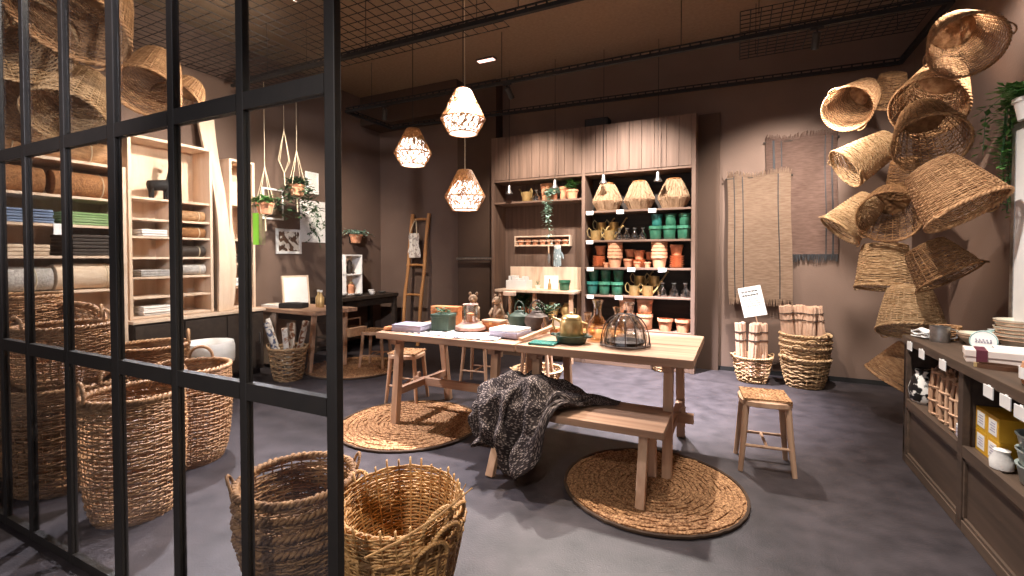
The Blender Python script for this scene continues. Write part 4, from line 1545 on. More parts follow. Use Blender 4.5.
bp_ = Maker(beige_fn)
for x, l in ((-1.24, 'left'), (-1.02, 'right')):
    bp_((x, 5.83, SZ[4]), 'lower pale planter of the ' + l + ' pair on the bottom shelf', 'pale planters on the bottom shelf')
    bp_((x, 5.83, SZ[4] + .192), 'upper pale planter of the ' + l + ' pair on the bottom shelf', 'pale planters on the bottom shelf', 0, (.98, .98, .95))
te((-.775, 5.80, SZ[4]), 'orange clay pot next to the pale planters on the bottom shelf', 'clay pots on the bottom shelf', 0, (1.22, 1.22, 1.25))
te((-.575, 5.80, SZ[4]), 'orange clay pot at the right end of the bottom shelf', 'clay pots on the bottom shelf', 0, (1.22, 1.22, 1.25))
# lower goods hardly seen under the table
lowb = pb((-.80, 5.72, .0), 'small pale basket on the floor under the bottom shelf', 'pale baskets below the wall mats', .2, .62)

# price cards on the shelf edges
for (x, z, l) in [(-1.681, SZ[0], 'leftmost on the top shelf edge'), (-1.298, SZ[0], 'middle of three on the top shelf edge'), (-0.920, SZ[0], 'rightmost on the top shelf edge'),
                (-1.680, SZ[1], 'single one on the second shelf edge'), (-1.672, SZ[2], 'leftmost on the third shelf edge'), (-1.162, SZ[2], 'middle of three on the third shelf edge'),
                (-0.801, SZ[2], 'rightmost on the third shelf edge'), (-1.671, SZ[3], 'left one on the fourth shelf edge'), (-1.312, SZ[3], 'right one on the fourth shelf edge')]:
    c = MB().box(-.045, .045, -.003, 0, -.036, .012)
    tag(c.build('price_card', M['white'], None, loc=(x, 5.702, z - .012)), 'white price card, ' + l, 'price card', 'price cards on the shelf unit')

# plant shelf in the left bay
NZ = 2.10
can((-2.60, 5.83, NZ), 'brass watering can on the plant shelf at the top of the left bay', 'brass watering cans on the shelf unit', 2.6, 1.25)
jr((-2.47, 5.84, NZ), 'clear glass vase beside the brass can on the plant shelf', 'clear vases on the plant shelf', 0, 1.2)
te((-2.34, 5.92, NZ), 'orange clay pot behind the trailing plant on the plant shelf', 'clay pots on the plant shelf', 0, (1.3, 1.3, 2.0))
te((-2.09, 5.92, NZ), 'orange clay pot between the trailing plant and the bushy one', 'clay pots on the plant shelf', 0, (1.1, 1.1, 1.6))
tr = arch_stems(9, .06, .12, .12, 8, .10) + [[(.0, -.06, .12), (.0, -.16, .10), (.0, -.20, -.1), (.01, -.20, -.3), (.03, -.195, -.48), (.04, -.195, -.56)], [(.0, -.06, .12), (-.03, -.16, .09), (-.03, -.20, -.1), (-.02, -.20, -.32)], [(.02, -.06, .12), (.03, -.16, .1), (.015, -.20, -.1), (.02, -.20, -.42)]]
potted('trailing_plant', 'grey-green plant trailing far down from the plant shelf', (-2.235, 5.86, NZ), .07, .13, 'terra', 'leafg', tr, .06, 60, 8, None, 'plant', .3, .03)
potted('potted_plant', 'bushy green plant in a clay pot at the right of the plant shelf', (-1.96, 5.85, NZ), .08, .13, 'terra', 'leaf', arch_stems(16, .15, .10, .11, 6), .05, 9, 6)

# peg rack with small pots in the left bay
rk = thing('wall_rack', 'long pale wall rack of small pots in the left bay', 'rack', (-2.44, YK - .02, 1.52))
w_, h_ = .415, .125
for nm_, b in (('top_rail', (-w_, w_, -.09, 0, h_ - .018, h_)), ('bottom_rail', (-w_, w_, -.09, 0, -h_ * .0 - .02, 0)), ('end_board', (-w_, -w_ + .018, -.09, 0, 0, h_ - .018)), ('end_board', (w_ - .018, w_, -.09, 0, 0, h_ - .018)), ('front_lath', (-w_, w_, -.094, -.086, .045, .055))):
    MB().box(*b).build(nm_, M['birch'], rk, bevel=.002)
for k in range(7):
    te((-2.44 - .33 + .11 * k, YK - .065, 1.52), ['first', 'second', 'third', 'fourth', 'fifth', 'sixth', 'seventh'][k] + ' tiny clay pot from the left in the pale wall rack', 'tiny pots in the wall rack', 0, .58)
gl = thing('garden_glove', 'pale patterned glove hanging from the right half of the wall rack', 'glove', (-2.20, YK - .125, 1.49))
M['glove'] = speckle('patterned_glove', 'eceae6', '9aa8ac', 30, .36)


def blade(cx, w, z0, z1, bulge=.018):
    def fn(u, v):
        a = 2 * PI * u
        t = abs(2 * v - 1)
        ww = w * (1 - .25 * t ** 3)
        return (cx + ww * math.cos(a), bulge * math.sin(a) * (1 - .2 * t), z0 + (z1 - z0) * v)
    return fn


g = MB()
g.sheet(blade(0, .055, -.20, -.02), 14, 8, .003)
for cx, l in ((-.042, .07), (-.015, .09), (.013, .085), (.04, .065)):
    g.sheet(blade(cx, .014, -.195 - l, -.18, .012), 10, 5, .003)
g.tube([(.05, 0, -.08), (.075, 0, -.13), (.085, 0, -.165)], [.018, .015, .008], 8)
g.build('fabric_shell', M['glove'], gl, True)
gk = MB()
gk.sheet(blade(0, .05, -.03, .02), 14, 4, .003)
gk.build('cuff', M['linen'], gl, True)
tw = thing('hand_trowel', 'wooden handled trowel hanging left of the glove', 'trowel', (-2.33, YK - .115, 1.50))
MB().tube([(0, 0, 0), (0, 0, -.10)], .010, 8).build('grip', M['pinez'], tw, True)
MB().tube([(0, 0, -.10), (0, 0, -.14), (0, 0, -.20), (0, 0, -.24)], [.006, .02, .018, .003], 8, sx=.3).build('blade', M['steel'], tw, True)

# potting bench in the left bay
pt = thing('potting_bench', 'pale potting bench with upright back board standing in the left bay', 'potting bench', (-2.38, 5.72, 0))
MB().box(-.56, .56, -.20, .24, .885, .918).build('work_top', M['birch'], pt, bevel=.003)
MB().box(-.52, .52, .20, .225, .918, 1.215).build('back_board', M['birch'], pt, bevel=.003)
for x in (-.50, .50):
    MB().box(x - .025, x + .025, -.17, -.12, 0, .885).build('leg', M['pinez'], pt, bevel=.003)
    MB().box(x - .025, x + .025, .17, .22, 0, .885).build('leg', M['pinez'], pt, bevel=.003)
MB().box(-.02, .02, -.17, -.12, .56, .885).build('middle_post', M['pinez'], pt, bevel=.003)
MB().box(-.54, .54, -.17, .22, .53, .56).build('lower_shelf', M['birch'], pt, bevel=.003)
MB().box(-.02, .475, -.19, -.17, .30, .555).build('front_panel', M['birch'], pt, bevel=.003)
PT = .918
wb_ = thing('white_crate', 'white crate at the left end of the potting bench', 'crate', (-2.66, 5.70, PT))
f = MB()
f.box(-.15, .15, -.10, -.088, 0, .12).box(-.15, .15, .088, .10, 0, .12).box(-.15, -.138, -.088, .088, 0, .12).box(.138, .15, -.088, .088, 0, .12).box(-.138, .138, -.088, .088, 0, .01)
f.build('box', M['white'], wb_, bevel=.002)
rr = random.Random(2)
for k in range(5):
    p = MB().box(-.125 + .05 * k, -.085 + .05 * k, -.07, .07, .012, .15 + rr.uniform(-.01, .03))
    p.build('paper_sachet', M['white'], wb_)
gp((-2.02, 5.72, PT), 'green glazed pot on the right of the potting bench', 'green pots of the left bay', .3, (1.05, 1.05, 1.0))
b = MB()
b.lathe([(.022, 0), (.024, .01), (.024, .07), (.009, .09), (.009, .14), (.012, .145)], 14)
tag(b.build('brown_bottle', M['brass'], None, True, loc=(-2.235, 5.74, PT)), 'slim brown bottle in the middle of the potting bench', 'bottle')
potted('potted_herb', 'tiny green herb in a pot by the white crate', (-2.43, 5.80, PT), .035, .05, 'white', 'leaf', arch_stems(6, .06, .03, .05, 3), .02, 8, 3)
pc = MB().box(-.10, .10, -.003, .003, 0, .22)
o = pc.build('white_print', M['white'], None, loc=(-2.28, 5.905, PT))
o.rotation_euler = (-.10, 0, 0)
tag(o, 'plain white sheet leaning on the potting bench back board', 'paper')
potted('potted_plant', 'dark green leafy plant in the left lower bay of the potting bench', (-2.62, 5.72, .56), .08, .12, 'terra', 'leafd', arch_stems(18, .20, .14, .1, 12), .07, 9, 12)
potted('potted_plant', 'reddish potted plant beside the dark leafy one in the potting bench', (-2.46, 5.66, .56), .06, .10, 'terra', 'leaf', arch_stems(8, .12, .08, .09, 14), .04, 8, 14)


def urn_fn():
    t = thing('brass_urn', 'u', 'urn')
    b = MB()
    b.lathe([(.04, 0), (.06, .02), (.085, .09), (.075, .15), (.04, .185), (.045, .20), (.036, .20)], 20)
    b.build('body', M['brass'], t, True)
    MB().tube([(.078, 0, .14), (.11, 0, .13), (.105, 0, .08), (.083, 0, .07)], .006, 6).build('handle', M['brass'], t, True)
    return t


ur = Maker(urn_fn)
ur((-2.16, 5.66, .56), 'round brass urn next to the middle post of the potting bench', 'brass urns in the potting bench', .4)
ur((-1.96, 5.66, .56), 'round brass urn at the right end of the potting bench', 'brass urns in the potting bench', 0)

# ------------------------------------------------------------------ fringed mats on the back wall
M['mat1'] = stripes('sand_jute_weave', '8b6f5b', 'a88b75', 'x', 30)
M['mat2'] = stripes('pink_brown_weave', '71574c', '8c6f62', 'x', 30)
M['navy'] = mat('dark_blue_stripe', '29282a', '363536', .9)


def wall_mat(label, x0, x1, zt, zb, y, m, bands, seed, sway):
    t = thing('fringed_mat', label, 'wall mat', ((x0 + x1) / 2, y, zt))
    w, h = (x1 - x0), zt - zb
    rr = random.Random(seed)

    def f(off=0.0):
        def fn(u, v):
            s = .010 * math.sin(u * 17 + v * 3 + seed) * (1 - .5 * v) + .008 * math.sin(u * 7 + v * 9)
            nz = .014 * math.sin(u * 8 + seed) * (1 - v)
            return ((u - .5) * w * (1 - .02 * math.sin(v * 6)) + sway * v, -.018 + s - off, -v * h + nz)
        return fn
    MB().sheet(f(), 40, 50, .008).build('woven_cloth', M[m], t, True)
    for u0, u1 in bands:
        q = MB()
        q.sheet(lambda a, b: f(.0058)(u0 + (u1 - u0) * a, b), 2, 50, .003)
        q.build('stripe', M['navy'], t, True)
    for nm_, v0, sg, mm in (('top_fringe', 0, 1, m), ('bottom_fringe', 1, -1, m if seed == 1 else 'navy')):
        q = MB()
        for k in range(46):
            u = (k + .5) / 46
            p = V(f()(u, v0))
            L = .085 if sg < 0 else .06
            e = V((rr.uniform(-.012, .012), -.012 if sg < 0 else -.03, sg * L * rr.uniform(.7, 1.1)))
            q.tube([p, p + e * .5 + V((0, -.006, 0)), p + e], [.007, .0055, .004], 5)
        q.build(nm_, M[mm], t, True)
    MB().tube([(-w / 2 - .02, -.004, -.012), (w / 2 + .02, -.004, -.012)], .010, 8).build('hanging_rod', M['dkwood'], t, True)


wall_mat('pink-brown fringed mat hung higher on the wall, partly behind the sand one', .27, .95, 2.66, 1.38, 6.055, 'mat2', ((.10, .13), (.22, .235), (.83, .845), (.92, .94)), 2, .02)
wall_mat('sand-coloured fringed mat with dark stripes hung lower at the left', -.12, .52, 2.27, .88, 6.005, 'mat1', ((.10, .115), (.24, .255), (.80, .815)), 1, .03)

# wrapped cane rolls and the sign in the two baskets
def wrap_fn():
    t = thing('wrapped_roll', 'w', 'roll')
    b = MB()
    rr = random.Random(6)
    for k in range(9):
        a = 2 * PI * k / 9
        q = .030
        b.tube([(q * math.cos(a), q * math.sin(a), 0), (q * math.cos(a + .1), q * math.sin(a + .1), .25), (q * math.cos(a), q * math.sin(a), .50 + rr.uniform(-.012, .012))], .014, 8)
    b.tube([(0, 0, 0), (0, 0, .495)], .022, 8)
    b.build('bundle', M['paper'], t, True)
    for z in (.34, .42):
        MB().tube([(.0455 * math.cos(2 * PI * k / 18), .0455 * math.sin(2 * PI * k / 18), z) for k in range(18)], .004, 5, True).build('string_tie', M['dkwood'], t, True)
    return t


wr = Maker(wrap_fn)
WG = 'wrapped bundles in the pale baskets'
for k, (dx_, dy_, rx, ry) in enumerate(((-.095, -.02, .03, -.05), (.0, -.03, .05, .0), (.095, -.01, .02, .05))):
    wr((.150 + dx_, 5.68 + dy_, .07), ['left', 'middle', 'right'][k] + ' wrapped bundle in the single pale basket under the white sign', WG, scale=(1.25, 1.25, 1.12), rot=(rx, ry, k))
for k, (dx_, dy_, rx, ry) in enumerate(((-.14, .0, .03, -.10), (-.03, .06, -.05, -.02), (.02, -.06, .06, .02), (.14, .03, .0, .10))):
    wr((.640 + dx_, 5.70 + dy_, .385), ['first', 'second', 'third', 'fourth'][k] + ' wrapped bundle from the left in the stacked pale baskets', WG, scale=(1.4, 1.4, .9), rot=(rx, ry, k))
sn = thing('paper_sign', 'white handwritten sign leaning among bundles in the single pale basket', 'sign', (0.206, 5.775, .60))
sn.rotation_euler = (-.10, -.22, 0)
MB().box(-.115, .115, -.004, .004, .10, .43).build('card', M['white'], sn)
MB().tube([(0, .006, .12), (0, .006, -.30)], .006, 6).build('stick', M['pinez'], sn, True)
ink = MB()
rr = random.Random(5)
for row, (z, n_, th_) in enumerate(((.375, 5, .005), (.335, 6, .005), (.29, 9, .0022), (.265, 8, .0022), (.24, 9, .0022), (.215, 7, .0022))):
    x = -.085
    for k in range(n_):
        L = .16 / n_
        hgt = .011 if row < 2 else .006
        ink.tube([(x, -.0045, z), (x + L * .2, -.0045, z + hgt), (x + L * .4, -.0045, z - hgt * .6), (x + L * .6, -.0045, z + hgt * rr.uniform(.2, 1)), (x + L * .8, -.0045, z)], th_ * 1.0, 4)
        x += L * 1.05
ink.build('lettering', M['blackmatt'], sn)

# ------------------------------------------------------------------ goods on the long tables
TZ = .765
M['scatter'] = speckle('paper_with_dark_sprigs', '3a3a44', 'efe6d8', 30, .47, .7)
M['lav'] = mat('lavender_card', '9b93a6', 'b3acbc', .7, 0, (6, 6, 6))
M['slate'] = mat('dark_green_tin', '2f3f33', '47584a', .5, 0, (20, 20, 20), 3)
M['amber'] = clear_glass('amber_glass', (.97, .76, .52), .45, .05, .14)
M['iron'] = mat('dark_iron', '42352e', '5d4c43', .55, .3, (30, 30, 30), 3, .2, 80, .4)
M['rosy'] = mat('rosy_wood', '8c6452', 'b08674', .6, 0, (20, 20, 20))
M['cork'] = mat('orange_cork', 'b06a3c', 'd18a58', .7, 0, (30, 30, 30))

# sheets of patterned paper laid on the left table
for k, (x, y, w, d, rz, lab) in enumerate(((-2.14, 3.02, .62, .30, -.05, 'in front of the green tin'), (-1.70, 2.96, .36, .26, .10, 'in front of the white booklets'), (-1.62, 3.36, .40, .30, -.12, 'behind the white booklets'), (-2.26, 3.36, .40, .28, .06, 'under the cork block'))):
    c = MB().box(-w / 2, w / 2, -d / 2, d / 2, 0, .003)
    tag(c.build('patterned_sheet', M['scatter'], None, loc=(x, y, TZ + .0005 + .0032 * (k % 2)), rz=rz), 'pale sheet of sprig-patterned paper on the long table, ' + lab, 'paper', 'patterned sheets on the long table')


def booklet(label, x, y, z, w, d, h, n, rz, group, m1='lav', m2='white'):
    t = thing('booklet_stack', label, 'books', (x, y, z), rz, group)
    for k in range(n):
        j = rnd.uniform(-.006, .006)
        MB().box(-w / 2 + j, w / 2 + j, -d / 2 - j, d / 2 - j, k * h / n, (k + .92) * h / n).build('booklet', M[m2] if k == n - 1 else M[m1], t, bevel=.001)


booklet('stack of grey-lavender booklets at the free end of the table', -2.33, 2.98, TZ + .001, .26, .19, .055, 3, .10, 'booklets on the long table', 'lav', 'lav')
booklet('white topped stack of booklets near the join of the tables', -1.50, 3.06, TZ + .007, .24, .20, .06, 3, -.12, 'booklets on the long table')
hd = MB()
hd.lathe([(.02, 0), (.04, .012), (.035, .03), (.01, .036)], 14, sq=3)
tag(hd.build('wooden_dish', M['cork'], None, True, loc=(-2.50, 2.90, TZ)), 'small wooden dish on the outer corner of the long table', 'dish')

tn = thing('green_tin', 'square dark green tin with a leafy lid on the long table', 'tin', (-2.10, 3.08, TZ + .007), .12)
MB().box(-.075, .075, -.07, .07, 0, .125).build('body', M['slate'], tn, bevel=.006)
MB().box(-.08, .08, -.075, .075, .105, .13).build('lid', M['slate'], tn, bevel=.004)
rr = random.Random(3)
f = MB()
foliage(f, arch_stems(8, .03, .08, .13, 3), .04, 8, rr)
f.build('dried_leaves', M['leafd'], tn)
ck = thing('cork_block', 'orange cork arch block standing behind the dark green tin', 'block', (-2.26, 3.36, TZ + .007), .1)
MB().box(-.13, .13, -.05, .05, .11, .155).build('top_slab', M['cork'], ck, bevel=.006)
for x in (-.10, .10):
    MB().box(x - .03, x + .03, -.045, .045, 0, .11).build('foot', M['cork'], ck, bevel=.005)

cl = thing('glass_cloche', 'small glass lantern on a rosy wood stand beside the green tin', 'lantern', (-1.90, 3.16, TZ + .007))
b = MB()
b.lathe([(.11, 0), (.125, .01), (.12, .03), (.08, .055), (.075, .06)], 26)
b.build('wood_base', M['rosy'], cl, True)
g = MB()
g.lathe([(.058, .062), (.058, .20), (.052, .205)], 24, cap0=False)
g.build('glass_cover', M['jar'], cl, True)
for z in (.064, .203):
    MB().tube([(.058 * math.cos(2 * PI * k / 22), .058 * math.sin(2 * PI * k / 22), z) for k in range(22)], .004, 5, True).build('metal_ring', M['rosy'], cl, True)
b = MB()
b.lathe([(.03, .062), (.03, .13), (.004, .14)], 14)
b.build('candle', M['cork'], cl, True)


def bear_fn(m):
    def fn():
        t = thing('animal_figurine', 'a', 'figurine')
        b = MB()
        b.tube([(0, 0, 0), (0, 0, .03), (0, 0, .09), (0, -.005, .14), (0, -.012, .17)], [.035, .05, .048, .033, .022], 14)
        b.blob((0, -.018, .185), (.036, .034, .034), 12, 8)
        b.blob((0, -.05, .178), (.015, .018, .013), 8, 6)
        for x in (-.026, .026):
            b.blob((x, -.01, .222), (.012, .008, .016), 8, 6)
            b.tube([(x * 1.5, -.02, .12), (x * 1.5, -.055, .08), (x * .8, -.062, .065)], [.015, .013, .010], 8)
            b.tube([(x * 1.3, -.01, .012), (x * 1.3, -.06, .014)], [.02, .014], 8)
        b.build('body', M[m], t, 'all')
        return t
    return fn


M['bark'] = mat('mottled_bark', '5a4334', 'b79878', .8, 0, (40, 40, 40), 4, .5, 90)
br1 = Maker(bear_fn('bark'))
br1((-2.13, 3.60, TZ), 'pale mottled animal figurine behind the glass lantern', 'animal figurines on the long table', .3, 1.15)
br1((-1.88, 3.60, TZ), 'mottled animal figurine standing left of the dark teapots', 'animal figurines on the long table', -.3, 1.1)
mt = thing('wooden_mallet', 'pale wooden T-shaped mallet standing upright behind the dark teapots', 'mallet', (-1.78, 3.62, TZ))
MB().tube([(0, 0, 0), (0, 0, .25)], .011, 10).build('handle', M['pinez'], mt, True)
MB().box(-.055, .055, -.02, .02, .25, .285).build('head', M['birch'], mt, bevel=.004)
MB().box(-.05, .05, -.04, .04, 0, .02).build('foot', M['birch'], mt, bevel=.004)
wbx = thing('wooden_box', 'little orange wooden box with a lid in front of the figurines', 'box', (-1.74, 3.27, TZ + .007), -.1)
MB().box(-.085, .085, -.055, .055, 0, .06).build('body', M['cork'], wbx, bevel=.004)
MB().box(-.09, .09, -.06, .06, .06, .078).build('lid', M['pine'], wbx, bevel=.004)
MB().box(-.012, .012, -.066, -.06, .045, .068).build('clasp', M['brass'], wbx)


def teapot_fn(m):
    def fn():
        t = thing('teapot', 't', 'teapot')
        b = MB()
        b.lathe([(.05, 0), (.075, .012), (.098, .06), (.088, .10), (.05, .125), (.045, .128)], 24)
        b.build('body', M[m], t, True)
        b = MB()
        b.lathe([(.046, .128), (.04, .14), (.012, .148), (.012, .156), (.018, .165), (.008, .174)], 20)
        b.build('lid', M[m], t, True)
        MB().tube([(.085, 0, .05), (.12, 0, .07), (.145, 0, .115)], [.018, .012, .009], 10).build('spout', M[m], t, True)
        MB().tube([(.06 * math.cos(PI * k / 10), 0, .115 + .105 * math.sin(PI * k / 10)) for k in range(11)], .006, 8).build('bail_handle', M[m], t, True)
        return t
    return fn


tp1, tp2 = Maker(teapot_fn('iron')), Maker(teapot_fn('slate'))
tp2((-1.63, 3.50, TZ), 'dark green teapot further back beside the wooden mallet', 'teapots on the long table', 2.8, 1.0)
tp1((-1.44, 3.42, TZ + .007), 'dark brown iron teapot in front of the potting bench', 'teapots on the long table', .2, 1.05)
potted('potted_plant', 'small green plant in a clay pot behind the dark teapots', (-1.45, 3.62, TZ), .05, .07, 'terra', 'leafd', arch_stems(14, .15, .11, .06, 21), .05, 8, 21)
b = MB()
b.lathe([(.022, 0), (.024, .01), (.024, .07), (.01, .095), (.01, .125)], 14)
tag(b.build('amber_vial', M['amber'], None, True, loc=(-1.33, 3.30, TZ)), 'little amber vial standing right of the dark brown teapot', 'vial')
rs = MB()
rs.beam((-1.33, 2.87, TZ + .02), (-1.27, 3.34, TZ + .052), .034, .022)
tag(rs.build('wooden_ruler', M['pinez'], None, bevel=.003), 'pale wooden bar propped across the join of the two tables', 'bar')
rp = MB().box(-.03, .03, -.03, .03, 0, .040)
tag(rp.build('cork_coaster_pile', M['cork'], None, loc=(-1.255, 3.345, TZ)), 'small cork block under the far end of the wooden bar', 'block')
gb = thing('green_notebook', 'dark green notebook lying flat by the brass kettle', 'notebook', (-1.17, 2.90, TZ), .05)
MB().box(-.09, .09, -.065, .065, 0, .014).build('cover', M['teal'], gb, bevel=.002)
MB().box(-.085, .088, -.061, .061, .003, .011).build('pages', M['linen'], gb)
# brass kettle on a green pot stand
kp = thing('glazed_tray', 'dark green glazed dish carrying the brass kettle', 'dish', (-1.02, 3.03, TZ))
b = MB()
b.lathe([(.08, 0), (.10, .012), (.112, .05), (.118, .056), (.106, .056), (.09, .016), (.001, .014)], 26)
b.build('bowl', M['slate'], kp, True)
for s_ in (-1, 1):
    MB().tube([(s_ * .108, -.025, .045), (s_ * .14, -.015, .05), (s_ * .14, .015, .05), (s_ * .108, .025, .045)], .007, 8).build('lug', M['slate'], kp, True)
kt = thing('brass_kettle', 'brass kettle with tall lid and curved handle on a green dish', 'kettle', (-1.02, 3.03, TZ + .015))
b = MB()
b.lathe([(.07, 0), (.078, .01), (.080, .10), (.072, .14), (.066, .145)], 26)
b.build('body', M['brass'], kt, True)
b = MB()
b.lathe([(.07, .145), (.066, .16), (.05, .172), (.01, .178), (.012, .19), (.004, .195)], 24)
b.build('lid', M['brass'], kt, True)
MB().tube([(-.072, 0, .12), (-.13, 0, .15), (-.135, 0, .10), (-.12, 0, .06)], [.012, .009, .008, .007], 8).build('spout', M['brass'], kt, True)
MB().tube([(.075, 0, .13), (.11, 0, .12), (.11, 0, .06), (.078, 0, .04)], .006, 8).build('handle', M['brass'], kt, True)


# amber vases
def vase_fn(m, prof):
    def fn():
        t = thing('glass_vase', 'v', 'vase')
        b = MB()
        b.lathe(prof, 22, cap1=False)
        b.build('glass_body', M[m], t, True)
        r, z = prof[-1]
        MB().tube([(r * math.cos(2 * PI * k / 20), r * math.sin(2 * PI * k / 20), z) for k in range(20)], .003, 5, True).build('lip', M[m], t, True)
        return t
    return fn


VP = [(.05, 0), (.075, .02), (.085, .07), (.06, .12), (.03, .16), (.028, .22), (.04, .26)]
va = Maker(vase_fn('amber', VP))
vc = Maker(vase_fn('jar', VP))
va((-.89, 3.22, TZ), 'tall amber glass vase between the brass kettle and wire dome', 'glass vases on the long table', 0, (1.0, 1.0, 1.08))
va((-.78, 3.36, TZ), 'shorter amber glass vase behind the wire dome', 'glass vases on the long table', 0, .85)
vc((-.72, 3.48, TZ), 'clear glass vase behind the amber ones', 'glass vases on the long table', 0, .95)
va((-1.02, 3.42, TZ), 'squat amber glass vase behind the brass kettle', 'glass vases on the long table', 0, (.8, .8, .62))

# wire dome
wd = thing('wire_dome', 'wire mesh food dome over a dark dish on the right table', 'food dome', (-.665, 3.08, TZ))
RD = .160
w_ = MB()
for k in range(14):
    a = 2 * PI * k / 14
    w_.tube([(RD * math.cos(q) ** .75 * math.cos(a), RD * math.cos(q) ** .75 * math.sin(a), .012 + .20 * math.sin(q)) for q in [PI / 2 * i / 10 for i in range(10)]] + [(0, 0, .212)], .0034, 5)
w_.build('wire_ribs', M['iron'], wd, True)
for q in (.0,):
    r, z = RD * math.cos(q) ** .75, .012 + .20 * math.sin(q)
    MB().tube([(r * math.cos(2 * PI * k / 36), r * math.sin(2 * PI * k / 36), z) for k in range(36)], .0035 if q else .007, 5, True).build('hoop', M['iron'], wd, True)
g = MB()
g.lathe([((RD - .012) * math.cos(q) ** .75, .012 + .185 * math.sin(q)) for q in [PI / 2 * .98 * i / 10 for i in range(11)]], 26, cap0=False, cap1=False)
g.build('glass_bell', M['jar'], wd, True)
MB().tube([(0, 0, .21), (0, 0, .235)], [.012, .009], 10).build('knob', M['iron'], wd, True)
dd = MB()
dd.lathe([(.08, 0), (.115, .010), (.13, .035), (.122, .035), (.10, .014), (.001, .012)], 26)
tag(dd.build('dark_dish', M['iron'], None, True, loc=(-.665, 3.08, TZ)), 'dark shallow dish under the wire dome', 'dish')

# low basket and tray on the floor behind the long table
pb((-1.93, 4.62, 0), 'shallow dark basket on the floor behind the long tables', 'pale baskets below the wall mats', .5, (1.35, 1.35, .55))

# ------------------------------------------------------------------ goods on and in the display counter
KZ = .832
M['cream'] = mat('cream_enamel', 'd9cdb6', 'ece2cf', .35, 0, (12, 12, 12), 3)
M['mint'] = mat('mint_wrapper', '86b8b4', 'b5d6d0', .5, 0, (12, 12, 12), 3)
M['yellow'] = mat('yellow_card', 'c9941c', 'dcab34', .55, 0, (12, 12, 12), 3)
M['zebra'] = speckle('black_white_motif', 'ece7df', '1c1a19', 26, .5, .5)
M['wine'] = mat('burgundy_card', '5a2733', '6d3240', .6)
M['rose'] = mat('pale_pink_card', 'dccac0', 'ece0d8', .6)
M['leather'] = mat('brown_leather', '4a3022', '64432f', .5)
M['sage'] = mat('sage_enamel', '9aa49e', 'bcc4bd', .35, 0, (12, 12, 12), 3)

nk = thing('folded_napkins', 'crumpled white napkins at the far end of the counter', 'napkins', (1.10, 3.82, KZ), .3)


def nf(k):
    def fn(u, v):
        return ((u - .5) * .13, (v - .5) * .12, .012 + .018 * k + .010 * math.sin(u * 8 + k * 2) * math.sin(v * 6 + k))
    return fn


for k in range(3):
    MB().sheet(nf(k), 10, 10, .006).build('napkin', M['white'], nk, True)
tm = thing('tin_mug', 'ribbed tin mug next to the white napkins', 'mug', (1.115, 3.69, KZ))
b = MB()
b.lathe([(.045, 0), (.048, .01), (.046, .03), (.049, .05), (.047, .07), (.05, .095), (.045, .095), (.042, .01)], 22)
b.build('body', M['steel'], tm, True)
MB().tube([(.046, .0, .08), (.08, 0, .075), (.08, 0, .03), (.046, 0, .02)], .006, 8).build('handle', M['steel'], tm, True)
wbk = thing('small_basket', 'tiny woven basket between the tin mug and cream bowl', 'basket', (1.19, 3.80, KZ))
b = MB()
weave(b, [(.04, 0), (.055, .04), (.06, .09)], 16, 8, .003, .95, .002, 0, 2, .004)
b.build('woven_side', M['wick'], wbk, 'all')
b = MB()
disc_base(b, .04, .004, 4, .003)
b.build('woven_base', M['wick'], wbk, True)


def bowl_fn():
    t = thing('enamel_bowl', 'b', 'bowl')
    b = MB()
    b.lathe([(.05, 0), (.055, .008), (.095, .05), (.11, .088), (.104, .088), (.088, .052), (.05, .014), (.001, .012)], 28)
    b.build('enamel_body', M['cream'], t, True)
    for r, z in ((.0985, .055), (.1065, .075)):
        MB().tube([(r * math.cos(2 * PI * k / 32), r * math.sin(2 * PI * k / 32), z) for k in range(32)], .0028, 4, True).build('painted_band', M['pine'], t, True)
    return t


bw = Maker(bowl_fn)
bw((1.27, 3.66, KZ), 'cream bowl behind the oval tag, left of the bowl stack', 'cream bowls on the counter', 0, .8)
for k in range(3):
    bw((1.42, 3.56, KZ + .040 * k), ['lowest', 'middle', 'highest'][k] + ' cream bowl in the stack before the white panel', 'cream bowls on the counter', 0, 1.0)
tgn = thing('oval_tag', 'oval white tag with printed lines standing before the cream bowls', 'tag', (1.243, 3.49, KZ), -.5)
b = MB()
b.M = Matrix.Translation((0, 0, .046)) @ Matrix.Rotation(PI / 2 - .15, 4, 'X')
b.lathe([(.058, -.003), (.06, 0), (.058, .003)], 28)
b.build('plate', M['white'], tgn, True)
MB().tube([(.056 * math.cos(2 * PI * k / 30), -.004 + .15 * .056 * math.sin(2 * PI * k / 30), .046 + .056 * math.sin(2 * PI * k / 30)) for k in range(30)], .0025, 4, True).build('printed_ring', M['mint'], tgn, True)
b = MB()
for z, n_ in ((.055, 5), (.042, 6)):
    for k in range(n_):
        x = -.03 + .06 * k / (n_ - 1)
        b.box(x - .003, x + .003, -.0085 + (.046 - z) * .15, -.0055 + (.046 - z) * .15, z - .004, z + .004)
b.build('printed_lines', M['lav'], tgn)
b = MB().box(-.03, .03, -.02, .02, 0, .006)
b.build('foot', M['white'], tgn)
